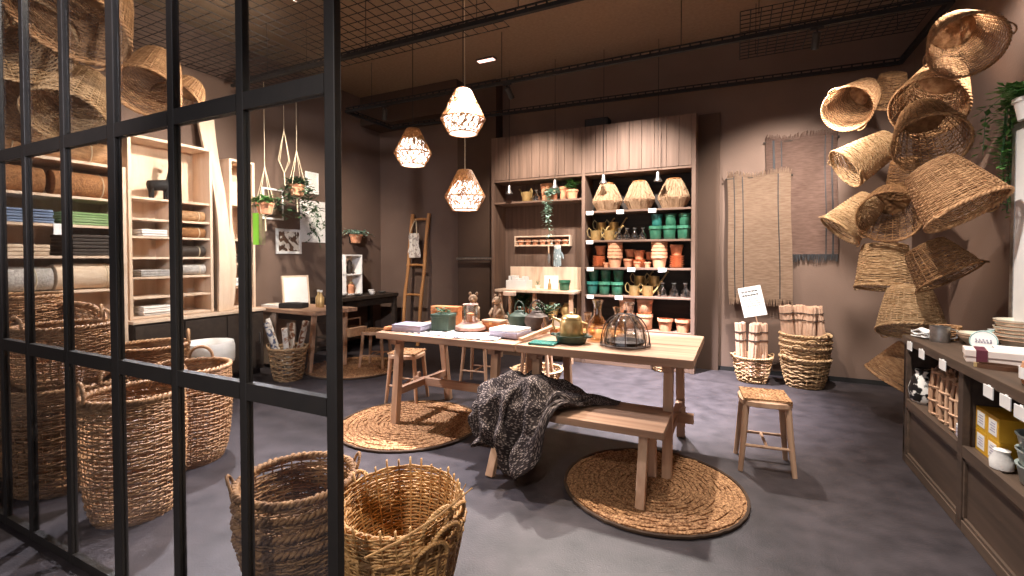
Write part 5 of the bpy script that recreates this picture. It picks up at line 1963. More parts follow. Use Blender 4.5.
for k, (x, y, rz, l) in enumerate(((1.40, 3.78, .3, 'mint green packet lying left behind the bowls'), (1.50, 3.80, -.3, 'mint green packet lying right behind the bowls'))):
    p = thing('soap_packet', l, 'packet', (x, y, KZ), rz, 'mint packets on the counter')
    b = MB()
    b.sheet(lambda u, v: ((u - .5) * .16, (v - .5) * .11, .05 + .03 * math.sin(PI * u) * math.sin(PI * v)), 10, 8, .006)
    b.sheet(lambda u, v: ((u - .5) * .16, (v - .5) * .11, .05 - .045 * math.sin(PI * u) * math.sin(PI * v)), 10, 8, .006)
    b.build('wrapper', M['mint'], p, True)
    MB().box(-.03, .03, -.02, .02, .08, .0835).build('label', M['white'], p)
# pale gift boxes
gx = thing('gift_box', 'long pale pink gift box at the middle of the counter', 'box', (1.20, 3.06, KZ), -.25)
MB().box(-.17, .17, -.065, .065, 0, .05).build('base', M['rose'], gx, bevel=.003)
MB().box(-.174, .174, -.069, .069, .028, .062).build('lid', M['rose'], gx, bevel=.003)
MB().box(-.135, -.095, -.0705, .0705, .0, .0635).build('burgundy_band', M['wine'], gx)
gx = thing('gift_box', 'shorter white gift box behind the long pink one', 'box', (1.33, 3.20, KZ), -.25)
MB().box(-.14, .14, -.05, .05, 0, .05).build('base', M['white'], gx, bevel=.003)
MB().box(-.144, .144, -.054, .054, .03, .058).build('lid', M['white'], gx, bevel=.003)
MB().box(.08, .11, -.0555, .0555, .0, .0595).build('burgundy_band', M['wine'], gx)
ls = thing('leather_strap', 'coiled brown leather strap lying before the pink gift box', 'strap', (1.09, 2.90, KZ), -.3)
b = MB()
b.sheet(lambda u, v: (.075 * math.cos(2 * PI * u), .042 * math.sin(2 * PI * u), .001 + .020 * v), 40, 2, .004)
b.build('strap_loop', M['leather'], ls, True)
MB().box(-.085, -.068, -.012, .012, .002, .021).build('buckle', M['brass'], ls)
cj = thing('stoneware_jar', 'beige stoneware jar with white label at the near end of the counter', 'jar', (1.085, 2.57, KZ))
b = MB()
b.lathe([(.04, 0), (.05, .01), (.056, .06), (.05, .095), (.04, .10)], 22)
b.build('body', M['terral'], cj, True)
b = MB()
b.lathe([(.043, .10), (.043, .12), (.01, .124)], 20)
b.build('lid', M['pine'], cj, True)
b = MB()
b.M = Matrix.Rotation(2.5, 4, 'Z')
b.sheet(lambda u, v: (.0575 * math.cos(1.2 * u), .0575 * math.sin(1.2 * u), .03 + .045 * v), 8, 2, .002)
b.build('paper_label', M['white'], cj, True)

# white display panel with ivy
wp_ = thing('white_display_panel', 'tall white display panel standing on the counter against the right wall', 'display panel', (1.50, 3.38, KZ))
MB().box(-.07, .09, -.45, .33, .10, 1.28).build('panel', M['white'], wp_, bevel=.008)
MB().box(-.05, .07, -.40, .28, .0, .10).build('foot', M['white'], wp_, bevel=.004)
f = MB()
f.box(-.074, -.066, -.45, .33, 1.24, 1.28).box(-.074, -.066, -.45, .33, .10, .14).box(-.074, -.066, .29, .33, .14, 1.24)
f.build('metal_edge', M['steel'], wp_, bevel=.002)
iv = []
rr = random.Random(31)
for k in range(16):
    y = rr.uniform(.02, .12)
    L = rr.uniform(.12, .55)
    x = rr.uniform(-.12, .04)
    iv.append([(0, 0, .10), (x * .6, y, .13 + rr.uniform(0, .06)), (x, .10 + y, .12), (x, .12 + y, .05 - L * .5), (x + rr.uniform(-.02, .02), .12 + y, .02 - L)])
potted('ivy_plant', 'bushy green ivy spilling over the edge of the white display panel', (1.46, 3.58, KZ + 1.28), .085, .12, 'white', 'leaf', iv + arch_stems(10, .10, .13, .1, 33), .045, 60, 31)

# first compartment: zebra vase, bamboo lanterns, small printed cup
zv = thing('patterned_vase', 'black and white patterned vase at the far end of the open compartment', 'vase', (1.075, 3.80, .418))
b = MB()
b.lathe([(.05, 0), (.07, .02), (.078, .09), (.06, .16), (.04, .19), (.048, .215), (.04, .215)], 24)
b.build('body', M['zebra'], zv, True)
MB().tube([(.048 * math.cos(2 * PI * k / 20), .048 * math.sin(2 * PI * k / 20), .215) for k in range(20)], .004, 5, True).build('lip', M['blackmatt'], zv, True)


def lantern_fn():
    t = thing('bamboo_lantern', 'l', 'lantern')
    b = MB()
    for k in range(10):
        a = 2 * PI * k / 10
        b.tube([(.062 * math.cos(a), .062 * math.sin(a), 0), (.066 * math.cos(a), .066 * math.sin(a), .14), (.052 * math.cos(a), .052 * math.sin(a), .27)], .0085, 5)
    b.build('bamboo_slats', M['pinez'], t, True)
    for r, z in ((.064, .012), (.068, .09), (.066, .17), (.056, .255)):
        MB().tube([(r * math.cos(2 * PI * k / 24), r * math.sin(2 * PI * k / 24), z) for k in range(24)], .008, 5, True).build('hoop', M['pinez'], t, True)
    MB().tube([(.052 * math.cos(PI * k / 8), 0, .26 + .05 * math.sin(PI * k / 8)) for k in range(9)], .005, 6).build('handle', M['leather'], t, True)
    b = MB()
    b.lathe([(.055, .004), (.055, .012)], 20)
    b.build('floor_disc', M['pine'], t, True)
    return t


ln_ = Maker(lantern_fn)
for (x, y, l) in ((1.10, 3.55, 'bamboo slat lantern nearest the patterned vase'), (1.10, 3.40, 'bamboo slat lantern in the middle of the front row'), (1.10, 3.25, 'bamboo slat lantern nearest the counter divider'), (1.26, 3.49, 'bamboo slat lantern in the rear, further from the divider'), (1.26, 3.33, 'bamboo slat lantern in the rear, nearer the divider')):
    ln_((x, y, .418), l, 'bamboo lanterns in the counter', y * 5)
pc_ = thing('printed_cup', 'white cup with small printed motif at the front of the lantern compartment', 'cup', (1.055, 3.125, .418))
b = MB()
b.lathe([(.030, 0), (.036, .008), (.038, .075), (.034, .075), (.031, .01)], 20)
b.build('body', M['white'], pc_, True)
b = MB()
b.M = Matrix.Rotation(PI * .75, 4, 'Z')
for k in range(3):
    b.sheet(lambda u, v: (.039 * math.cos(1.3 * u), .039 * math.sin(1.3 * u), .018 + .018 * k + .006 * v), 6, 1, .001)
b.build('printed_motif', M['lav'], pc_, True)


def ybox_fn():
    t = thing('yellow_box', 'y', 'box')
    MB().box(-.055, .055, -.055, .055, 0, .105).build('carton', M['yellow'], t, bevel=.002)
    MB().box(-.0565, -.0548, -.036, .036, .018, .088).build('white_label', M['white'], t)
    b = MB()
    for k in range(4):
        b.box(-.0575, -.0563, -.024, .024 - .01 * (k % 2), .034 + .012 * k, .038 + .012 * k)
    b.build('printed_lines', M['lav'], t)
    return t


yb = Maker(ybox_fn)
YG = 'yellow cartons in the counter'
for (y, z, l) in ((2.955, .418, 'lower yellow carton nearest the divider'), (2.842, .418, 'lower yellow carton next to the white jug'), (2.955, .524, 'upper yellow carton nearest the divider'), (2.842, .524, 'upper yellow carton next to the white jug')):
    yb((1.105, y, z), l, YG)
for (y, z, l) in ((2.955, .418, 'lower yellow carton in the rear nearest the divider'), (2.842, .418, 'lower yellow carton in the rear, away from the divider'), (2.955, .524, 'upper yellow carton in the rear nearest the divider'), (2.842, .524, 'upper yellow carton in the rear, away from the divider')):
    yb((1.222, y, z), l, YG)
wj = thing('white_jug', 'small white jug between the yellow cartons and enamel pots', 'jug', (1.045, 2.745, .418))
wj.scale = (.85, .85, .85)
b = MB()
b.lathe([(.03, 0), (.045, .012), (.048, .055), (.03, .09), (.034, .105), (.029, .105)], 20)
b.build('body', M['linen'], wj, True)
MB().tube([(0, .034, .095), (0, .068, .085), (0, .065, .04), (0, .045, .03)], .006, 6).build('handle', M['linen'], wj, True)


def epot_fn():
    t = thing('enamel_pot', 'p', 'pot')
    b = MB()
    b.lathe([(.07, 0), (.08, .01), (.09, .075), (.096, .08), (.096, .086), (.086, .082), (.074, .014), (.001, .012)], 26)
    b.build('enamel_body', M['sage'], t, True)
    for s_ in (-1, 1):
        MB().tube([(-.02, s_ * .088, .065), (-.016, s_ * .115, .066), (.016, s_ * .115, .066), (.02, s_ * .088, .065)], .006, 6).build('lug', M['sage'], t, True)
    return t


ep = Maker(epot_fn)
for k in range(3):
    ep((1.13, 2.60, .418 + .062 * k), ['lowest', 'middle', 'highest'][k] + ' grey-green enamel pot in the stack right of the white jug', 'enamel pots in the counter', .2 * k)
bgk = thing('kraft_bag', 'kraft paper bag standing behind the enamel pots', 'bag', (1.36, 2.64, .418))
b = MB()
b.sheet(lambda u, v: (.06 * math.cos(2 * PI * u) * (1 - .15 * v), .08 * math.sin(2 * PI * u), .26 * v + .006 * math.sin(2 * PI * u * 5) * v), 30, 6, .003)
b.box(-.055, .055, -.07, .07, 0, .006)
b.build('paper_body', M['paper'], bgk, True)
MB().tube([(-.04, -.04, .25), (-.04, -.03, .32), (-.04, .03, .32), (-.04, .04, .25)], .004, 6).build('cord_handle', M['rope'], bgk, True)

# price cards hanging from the counter edge
for k, (u, v, l) in enumerate(((910, 346, 'above the patterned vase, furthest along the counter'), (922, 354, 'above the left bamboo lanterns'), (943, 365, 'above the right bamboo lanterns'), (989, 392, 'above the divider side of the yellow cartons'), (1006, 402, 'above the enamel pots'), (1021, 413, 'cut by the picture edge, nearest on the counter'))):
    p = [(0.985, 3.736, 0.787), (0.985, 3.523, 0.776), (0.985, 3.210, 0.777), (0.985, 2.707, 0.765), (0.985, 2.564, 0.761), (0.985, 2.453, 0.750)][k]
    c = MB().box(-.002, .002, -.042, .042, -.026, .026)
    c.box(.002, .006, -.01, .01, .0, .03)
    o = c.build('price_card', M['white'], None, loc=(.983, p[1], p[2] + .0))
    tag(o, 'white price card ' + l, 'price card', 'price cards on the counter edge')

# ------------------------------------------------------------------ rumpled throw on the bench (vertex positions in mm)
THROW = [
    -1498, 2821, 180, -1501, 2828, 206, -1504, 2835, 228, -1494, 2841, 252, -1478, 2858, 291, -1469, 2882, 338, -1472, 2899, 377, -1472, 2905, 399, -1465, 2911, 428, -1456, 2915, 464, -1455, 2914, 495, -1449, 2934, 506,
    -1399, 2944, 468, -1377, 2948, 488, -1356, 2953, 505, -1334, 2959, 522, -1312, 2965, 541, -1290, 2971, 559, -1269, 2976, 571, -1247, 2981, 571, -1225, 2986, 560, -1203, 2990, 540, -1182, 2993, 524, -1160, 2994, 517,
    -1138, 2995, 516, -1117, 2995, 513, -1095, 2993, 502, -1073, 2990, 488, -1051, 2987, 476, -1030, 2982, 471, -1008, 2977, 473, -986, 2971, 479, -964, 2966, 485, -943, 2960, 485, -921, 2954, 476, -899, 2949, 462,
    -877, 2944, 448, -856, 2940, 437, -834, 2938, 432, -812, 2936, 430, -790, 2935, 430, -769, 2935, 430, -747, 2937, 430, -725, 2940, 430, -703, 2943, 430, -682, 2948, 430, -660, 2953, 430, -1510, 2812, 183,
    -1516, 2825, 210, -1522, 2836, 232, -1511, 2830, 254, -1484, 2840, 291, -1465, 2867, 341, -1460, 2890, 381, -1461, 2895, 403, -1468, 2897, 435, -1450, 2901, 466, -1441, 2907, 489, -1431, 2920, 505, -1399, 2927, 456,
    -1377, 2931, 477, -1356, 2935, 498, -1334, 2940, 518, -1312, 2946, 535, -1290, 2951, 548, -1269, 2956, 551, -1247, 2960, 542, -1225, 2965, 525, -1203, 2968, 505, -1182, 2971, 494, -1160, 2972, 493, -1138, 2973, 502,
    -1117, 2972, 510, -1095, 2971, 513, -1073, 2969, 509, -1051, 2965, 503, -1030, 2961, 499, -1008, 2957, 497, -986, 2952, 497, -964, 2947, 494, -943, 2943, 487, -921, 2940, 473, -899, 2937, 457, -877, 2935, 444,
    -856, 2934, 437, -834, 2933, 434, -812, 2932, 433, -790, 2932, 434, -769, 2933, 433, -747, 2935, 433, -725, 2937, 432, -703, 2941, 431, -682, 2946, 430, -660, 2951, 430, -1521, 2800, 185, -1528, 2817, 213,
    -1536, 2831, 238, -1528, 2821, 257, -1498, 2825, 292, -1468, 2851, 343, -1460, 2876, 387, -1469, 2882, 406, -1458, 2882, 442, -1452, 2884, 480, -1444, 2893, 500, -1425, 2905, 509, -1399, 2910, 459, -1377, 2913, 477,
    -1356, 2917, 497, -1334, 2922, 515, -1312, 2926, 527, -1290, 2931, 530, -1269, 2935, 523, -1247, 2940, 507, -1225, 2943, 490, -1203, 2946, 475, -1182, 2948, 471, -1160, 2950, 476, -1138, 2950, 488, -1117, 2950, 503,
    -1095, 2949, 517, -1073, 2947, 524, -1051, 2944, 526, -1030, 2941, 523, -1008, 2937, 517, -986, 2932, 509, -964, 2928, 499, -943, 2926, 485, -921, 2925, 470, -899, 2926, 455, -877, 2926, 445, -856, 2927, 441,
    -834, 2928, 439, -812, 2929, 440, -790, 2929, 440, -769, 2930, 439, -747, 2932, 437, -725, 2935, 435, -703, 2939, 432, -682, 2944, 431, -660, 2949, 430, -1526, 2785, 190, -1540, 2807, 216, -1549, 2825, 244,
    -1543, 2826, 265, -1513, 2812, 293, -1476, 2834, 345, -1463, 2861, 392, -1470, 2867, 412, -1463, 2867, 454, -1467, 2874, 497, -1450, 2872, 513, -1427, 2888, 520, -1399, 2893, 475, -1377, 2896, 490, -1356, 2900, 508,
    -1334, 2903, 522, -1312, 2907, 527, -1290, 2911, 520, -1269, 2915, 504, -1247, 2919, 487, -1225, 2922, 475, -1203, 2924, 470, -1182, 2926, 472, -1160, 2928, 479, -1138, 2928, 489, -1117, 2928, 501, -1095, 2927, 515,
    -1073, 2925, 528, -1051, 2923, 535, -1030, 2920, 535, -1008, 2916, 527, -986, 2912, 515, -964, 2909, 499, -943, 2909, 483, -921, 2911, 468, -899, 2914, 457, -877, 2917, 449, -856, 2921, 446, -834, 2923, 445,
    -812, 2925, 445, -790, 2926, 446, -769, 2927, 445, -747, 2930, 442, -725, 2933, 438, -703, 2937, 434, -682, 2942, 431, -660, 2947, 430, -1526, 2775, 202, -1549, 2797, 223, -1560, 2818, 251, -1558, 2826, 273,
    -1532, 2808, 296, -1487, 2818, 345, -1477, 2851, 394, -1473, 2852, 416, -1472, 2855, 461, -1475, 2861, 511, -1462, 2864, 533, -1433, 2867, 533, -1399, 2876, 497, -1377, 2879, 512, -1356, 2882, 529, -1334, 2885, 539,
    -1312, 2888, 536, -1290, 2892, 523, -1269, 2895, 504, -1247, 2898, 490, -1225, 2901, 486, -1203, 2903, 489, -1182, 2904, 496, -1160, 2906, 502, -1138, 2906, 505, -1117, 2906, 508, -1095, 2905, 515, -1073, 2903, 524,
    -1051, 2901, 531, -1030, 2899, 532, -1008, 2896, 525, -986, 2893, 513, -964, 2891, 497, -943, 2892, 482, -921, 2897, 469, -899, 2902, 460, -877, 2908, 454, -856, 2914, 451, -834, 2918, 450, -812, 2922, 450,
    -790, 2923, 450, -769, 2924, 449, -747, 2927, 446, -725, 2931, 441, -703, 2935, 436, -682, 2940, 432, -660, 2945, 430, -1525, 2770, 216, -1557, 2789, 234, -1572, 2812, 261, -1573, 2824, 281, -1550, 2808, 303,
    -1499, 2802, 343, -1475, 2833, 392, -1479, 2838, 419, -1475, 2839, 459, -1475, 2846, 514, -1466, 2850, 545, -1444, 2845, 535, -1399, 2860, 514, -1377, 2861, 533, -1356, 2864, 551, -1334, 2866, 559, -1312, 2869, 552,
    -1290, 2872, 535, -1269, 2875, 518, -1247, 2877, 509, -1225, 2879, 511, -1203, 2881, 519, -1182, 2882, 527, -1160, 2883, 530, -1138, 2884, 527, -1117, 2884, 521, -1095, 2883, 518, -1073, 2882, 519, -1051, 2880, 521,
    -1030, 2878, 521, -1008, 2876, 516, -986, 2873, 506, -964, 2872, 494, -943, 2876, 481, -921, 2882, 471, -899, 2891, 464, -877, 2899, 459, -856, 2907, 455, -834, 2914, 453, -812, 2918, 452, -790, 2920, 453,
    -769, 2922, 452, -747, 2925, 449, -725, 2929, 443, -703, 2933, 437, -682, 2938, 432, -660, 2943, 430, -1524, 2769, 232, -1563, 2783, 249, -1582, 2805, 271, -1584, 2818, 290, -1560, 2815, 314, -1514, 2791, 346,
    -1474, 2815, 390, -1467, 2829, 421, -1477, 2821, 449, -1472, 2828, 504, -1466, 2834, 547, -1446, 2838, 556, -1399, 2843, 524, -1377, 2844, 547, -1356, 2846, 567, -1334, 2848, 574, -1312, 2850, 564, -1290, 2852, 546,
    -1269, 2854, 531, -1247, 2856, 527, -1225, 2858, 534, -1203, 2859, 544, -1182, 2860, 552, -1160, 2861, 553, -1138, 2861, 547, -1117, 2861, 537, -1095, 2861, 526, -1073, 2860, 519, -1051, 2859, 514, -1030, 2857, 510,
    -1008, 2855, 504, -986, 2853, 498, -964, 2853, 490, -943, 2859, 482, -921, 2868, 474, -899, 2879, 469, -877, 2890, 463, -856, 2901, 459, -834, 2909, 455, -812, 2914, 454, -790, 2916, 455, -769, 2919, 454,
    -747, 2922, 450, -725, 2926, 444, -703, 2931, 437, -682, 2936, 432, -660, 2941, 430, -1522, 2769, 247, -1566, 2778, 264, -1589, 2796, 281, -1590, 2809, 300, -1568, 2811, 325, -1528, 2792, 355, -1479, 2798, 391,
    -1459, 2817, 423, -1457, 2822, 443, -1470, 2807, 486, -1461, 2817, 539, -1447, 2823, 568, -1399, 2826, 528, -1377, 2827, 555, -1356, 2828, 576, -1334, 2829, 583, -1312, 2831, 571, -1290, 2832, 553, -1269, 2834, 540,
    -1247, 2835, 539, -1225, 2837, 549, -1203, 2838, 560, -1182, 2838, 568, -1160, 2839, 568, -1138, 2839, 561, -1117, 2839, 550, -1095, 2839, 536, -1073, 2838, 524, -1051, 2838, 513, -1030, 2836, 503, -1008, 2835, 495,
    -986, 2834, 490, -964, 2834, 486, -943, 2842, 482, -921, 2854, 477, -899, 2867, 473, -877, 2881, 468, -856, 2894, 462, -834, 2904, 458, -812, 2911, 457, -790, 2913, 457, -769, 2916, 456, -747, 2920, 451,
    -725, 2924, 445, -703, 2929, 437, -682, 2934, 432, -660, 2939, 430, -1521, 2769, 263, -1560, 2786, 276, -1585, 2785, 293, -1587, 2796, 312, -1572, 2802, 338, -1537, 2796, 367, -1494, 2786, 395, -1474, 2809, 427,
    -1450, 2809, 434, -1454, 2797, 466, -1455, 2797, 522, -1444, 2808, 570, -1399, 2809, 530, -1377, 2809, 558, -1356, 2810, 581, -1334, 2811, 587, -1312, 2812, 575, -1290, 2813, 556, -1269, 2814, 545, -1247, 2814, 546,
    -1225, 2815, 557, -1203, 2816, 568, -1182, 2816, 575, -1160, 2817, 574, -1138, 2817, 567, -1117, 2817, 557, -1095, 2817, 543, -1073, 2817, 528, -1051, 2816, 513, -1030, 2816, 499, -1008, 2815, 489, -986, 2814, 483,
    -964, 2816, 481, -943, 2825, 480, -921, 2839, 479, -899, 2856, 477, -877, 2872, 472, -856, 2887, 466, -834, 2899, 462, -812, 2907, 460, -790, 2910, 459, -769, 2913, 457, -747, 2917, 452, -725, 2922, 444,
    -703, 2927, 436, -682, 2932, 431, -660, 2937, 430, -1524, 2760, 275, -1543, 2787, 289, -1562, 2789, 306, -1569, 2784, 326, -1566, 2788, 351, -1545, 2791, 378, -1512, 2777, 398, -1476, 2790, 417, -1450, 2793, 434,
    -1438, 2789, 452, -1443, 2782, 497, -1436, 2791, 559, -1399, 2792, 531, -1377, 2792, 560, -1356, 2792, 583, -1334, 2792, 589, -1312, 2793, 578, -1290, 2793, 560, -1269, 2793, 549, -1247, 2794, 551, -1225, 2794, 562,
    -1203, 2794, 573, -1182, 2794, 577, -1160, 2794, 574, -1138, 2795, 567, -1117, 2795, 558, -1095, 2795, 545, -1073, 2795, 531, -1051, 2795, 514, -1030, 2795, 498, -1008, 2795, 484, -986, 2794, 477, -964, 2797, 475,
    -943, 2808, 477, -921, 2825, 479, -899, 2844, 479, -877, 2863, 476, -856, 2881, 470, -834, 2895, 465, -812, 2904, 463, -790, 2907, 462, -769, 2911, 458, -747, 2915, 452, -725, 2920, 443, -703, 2925, 435,
    -682, 2930, 431, -660, 2935, 430, -1540, 2764, 281, -1529, 2765, 304, -1529, 2777, 322, -1536, 2783, 342, -1543, 2786, 363, -1544, 2777, 385, -1526, 2778, 409, -1494, 2780, 427, -1461, 2781, 441, -1439, 2773, 448,
    -1428, 2771, 479, -1426, 2774, 541, -1399, 2776, 534, -1377, 2775, 563, -1356, 2774, 587, -1334, 2774, 594, -1312, 2774, 583, -1290, 2773, 565, -1269, 2773, 554, -1247, 2773, 556, -1225, 2773, 567, -1203, 2772, 576,
    -1182, 2772, 579, -1160, 2772, 573, -1138, 2772, 566, -1117, 2773, 557, -1095, 2773, 546, -1073, 2773, 532, -1051, 2774, 516, -1030, 2774, 498, -1008, 2774, 482, -986, 2775, 472, -964, 2778, 469, -943, 2791, 471,
    -921, 2810, 475, -899, 2832, 478, -877, 2854, 478, -856, 2874, 474, -834, 2890, 469, -812, 2900, 466, -790, 2904, 463, -769, 2908, 459, -747, 2912, 451, -725, 2918, 441, -703, 2923, 434, -682, 2928, 430,
    -660, 2933, 430, -1552, 2753, 287, -1558, 2756, 308, -1552, 2746, 329, -1549, 2747, 351, -1544, 2757, 372, -1530, 2765, 389, -1527, 2763, 411, -1503, 2763, 429, -1473, 2764, 445, -1448, 2764, 459, -1432, 2755, 475,
    -1419, 2758, 531, -1399, 2759, 540, -1377, 2758, 569, -1356, 2756, 593, -1334, 2755, 600, -1312, 2754, 588, -1290, 2754, 569, -1269, 2753, 557, -1247, 2752, 558, -1225, 2751, 568, -1203, 2751, 579, -1182, 2750, 581,
    -1160, 2750, 575, -1138, 2750, 567, -1117, 2750, 558, -1095, 2751, 548, -1073, 2752, 535, -1051, 2752, 518, -1030, 2753, 499, -1008, 2754, 481, -986, 2755, 469, -964, 2759, 463, -943, 2774, 464, -921, 2796, 469,
    -899, 2821, 474, -877, 2845, 476, -856, 2867, 475, -834, 2885, 471, -812, 2897, 467, -790, 2901, 463, -769, 2905, 457, -747, 2910, 448, -725, 2915, 438, -703, 2921, 432, -682, 2926, 430, -660, 2931, 430,
    -1566, 2746, 287, -1538, 2743, 305, -1521, 2728, 325, -1514, 2729, 347, -1521, 2729, 371, -1529, 2738, 396, -1520, 2747, 415, -1506, 2748, 433, -1480, 2748, 448, -1455, 2749, 464, -1444, 2748, 483, -1411, 2743, 516,
    -1399, 2742, 543, -1377, 2740, 571, -1356, 2739, 594, -1334, 2737, 601, -1312, 2735, 589, -1290, 2734, 569, -1269, 2732, 556, -1247, 2731, 556, -1225, 2730, 567, -1203, 2729, 579, -1182, 2728, 583, -1160, 2728, 579,
    -1138, 2728, 572, -1117, 2728, 564, -1095, 2729, 553, -1073, 2730, 539, -1051, 2731, 521, -1030, 2732, 500, -1008, 2734, 480, -986, 2735, 466, -964, 2741, 459, -943, 2757, 458, -921, 2782, 462, -899, 2809, 468,
    -877, 2836, 472, -856, 2861, 472, -834, 2880, 469, -812, 2893, 465, -790, 2898, 460, -769, 2902, 453, -747, 2907, 444, -725, 2913, 436, -703, 2919, 431, -682, 2925, 430, -660, 2929, 430, -1564, 2732, 281,
    -1526, 2733, 298, -1500, 2741, 326, -1482, 2739, 346, -1484, 2734, 368, -1497, 2724, 392, -1508, 2724, 417, -1500, 2732, 437, -1481, 2733, 453, -1457, 2733, 466, -1438, 2734, 479, -1424, 2728, 514, -1399, 2725, 545,
    -1377, 2723, 572, -1356, 2721, 593, -1334, 2718, 598, -1312, 2716, 585, -1290, 2714, 565, -1269, 2712, 552, -1247, 2710, 553, -1225, 2708, 565, -1203, 2707, 579, -1182, 2706, 586, -1160, 2706, 585, -1138, 2706, 580,
    -1117, 2706, 572, -1095, 2707, 560, -1073, 2708, 544, -1051, 2710, 523, -1030, 2712, 499, -1008, 2714, 478, -986, 2716, 463, -964, 2722, 454, -943, 2741, 453, -921, 2767, 456, -899, 2797, 461, -877, 2827, 466,
    -856, 2854, 467, -834, 2875, 465, -812, 2890, 461, -790, 2895, 455, -769, 2899, 448, -747, 2905, 440, -725, 2911, 433, -703, 2917, 430, -682, 2923, 430, -660, 2927, 430, -1569, 2714, 277, -1531, 2718, 300,
    -1492, 2731, 320, -1466, 2728, 342, -1460, 2718, 362, -1462, 2719, 387, -1476, 2728, 413, -1484, 2716, 436, -1476, 2718, 457, -1460, 2720, 474, -1440, 2718, 483, -1420, 2713, 512, -1399, 2708, 551, -1377, 2706, 576,
    -1356, 2703, 593, -1334, 2700, 593, -1312, 2697, 577, -1290, 2694, 557, -1269, 2692, 546, -1247, 2689, 550, -1225, 2687, 565, -1203, 2685, 582, -1182, 2684, 591, -1160, 2683, 592, -1138, 2683, 588, -1117, 2684, 579,
    -1095, 2685, 565, -1073, 2686, 546, -1051, 2688, 523, -1030, 2691, 497, -1008, 2693, 474, -986, 2696, 458, -964, 2703, 449, -943, 2724, 447, -921, 2753, 450, -899, 2786, 454, -877, 2818, 459, -856, 2847, 461,
    -834, 2871, 459, -812, 2886, 455, -790, 2892, 449, -769, 2897, 442, -747, 2903, 436, -725, 2909, 431, -703, 2915, 430, -682, 2921, 430, -660, 2925, 430, -1584, 2707, 287, -1551, 2722, 306, -1506, 2717, 322,
    -1467, 2714, 336, -1459, 2700, 360, -1466, 2693, 379, -1460, 2704, 402, -1458, 2720, 427, -1458, 2713, 453, -1453, 2706, 473, -1445, 2706, 496, -1424, 2700, 529, -1399, 2692, 562, -1377, 2688, 581, -1356, 2685, 591,
    -1334, 2681, 584, -1312, 2678, 565, -1290, 2675, 546, -1269, 2671, 538, -1247, 2668, 546, -1225, 2666, 564, -1203, 2664, 583, -1182, 2662, 594, -1160, 2661, 596, -1138, 2661, 592, -1117, 2662, 582, -1095, 2663, 566,
    -1073, 2665, 545, -1051, 2667, 521, -1030, 2670, 494, -1008, 2673, 471, -986, 2676, 455, -964, 2684, 445, -943, 2707, 442, -921, 2738, 443, -899, 2774, 446, -877, 2809, 450, -856, 2841, 452, -834, 2866, 452,
    -812, 2882, 448, -790, 2889, 443, -769, 2894, 437, -747, 2900, 433, -725, 2907, 430, -703, 2913, 430, -682, 2919, 430, -660, 2923, 430, -1590, 2698, 298, -1570, 2714, 316, -1527, 2713, 333, -1484, 2719, 348,
    -1465, 2687, 355, -1460, 2677, 378, -1473, 2686, 392, -1463, 2695, 416, -1445, 2698, 442, -1438, 2701, 470, -1431, 2691, 499, -1407, 2679, 542, -1399, 2675, 570, -1377, 2671, 581, -1356, 2667, 581, -1334, 2663, 567,
    -1312, 2659, 547, -1290, 2655, 531, -1269, 2651, 529, -1247, 2648, 540, -1225, 2644, 559, -1203, 2642, 577, -1182, 2640, 589, -1160, 2639, 593, -1138, 2639, 589, -1117, 2639, 579, -1095, 2641, 563, -1073, 2643, 542,
    -1051, 2646, 517, -1030, 2649, 491, -1008, 2653, 469, -986, 2657, 453, -964, 2666, 442, -943, 2690, 437, -921, 2724, 436, -899, 2762, 438, -877, 2800, 441, -856, 2834, 444, -834, 2861, 444, -812, 2879, 442,
    -790, 2886, 438, -769, 2891, 434, -747, 2898, 432, -725, 2905, 431, -703, 2911, 431, -682, 2917, 431, -660, 2921, 430, -1572, 2694, 299, -1568, 2695, 320, -1551, 2717, 345, -1509, 2720, 360, -1475, 2699, 372,
    -1471, 2665, 375, -1462, 2676, 392, -1473, 2676, 413, -1463, 2696, 437, -1438, 2686, 466, -1420, 2672, 507, -1424, 2666, 566, -1399, 2658, 565, -1377, 2654, 564, -1356, 2649, 555, -1334, 2644, 538, -1312, 2640, 521,
    -1290, 2635, 514, -1269, 2631, 518, -1247, 2627, 532, -1225, 2623, 550, -1203, 2620, 567, -1182, 2618, 577, -1160, 2617, 580, -1138, 2617, 577, -1117, 2617, 569, -1095, 2619, 554, -1073, 2621, 534, -1051, 2624, 511,
    -1030, 2628, 488, -1008, 2633, 468, -986, 2637, 452, -964, 2647, 442, -943, 2673, 435, -921, 2710, 433, -899, 2751, 432, -877, 2791, 435, -856, 2827, 438, -834, 2856, 439, -812, 2875, 438, -790, 2882, 436,
    -769, 2888, 434, -747, 2895, 433, -725, 2902, 433, -703, 2909, 432, -682, 2915, 431, -660, 2919, 430, -1544, 2707, 294, -1555, 2687, 321, -1545, 2693, 341, -1536, 2715, 373, -1494, 2714, 387, -1484, 2676, 391,
    -1461, 2661, 403, -1459, 2682, 407, -1459, 2680, 436, -1434, 2669, 468, -1429, 2657, 523, -1440, 2657, 578, -1399, 2641, 537, -1377, 2636, 526, -1356, 2631, 511, -1334, 2626, 498, -1312, 2621, 491, -1290, 2615, 494,
    -1269, 2610, 507, -1236, 2595, 567, -1217, 2610, 531, -1198, 2623, 511, -1187, 2606, 527, -1156, 2603, 561, -1143, 2581, 599, -1123, 2574, 615, -1101, 2578, 602, -1081, 2587, 566, -1059, 2599, 521, -1033, 2610, 479,
    -1008, 2612, 469, -986, 2617, 455, -964, 2628, 444, -943, 2656, 437, -921, 2695, 433, -899, 2739, 433, -877, 2782, 435, -856, 2821, 437, -834, 2851, 440, -812, 2872, 441, -790, 2879, 440, -769, 2886, 439,
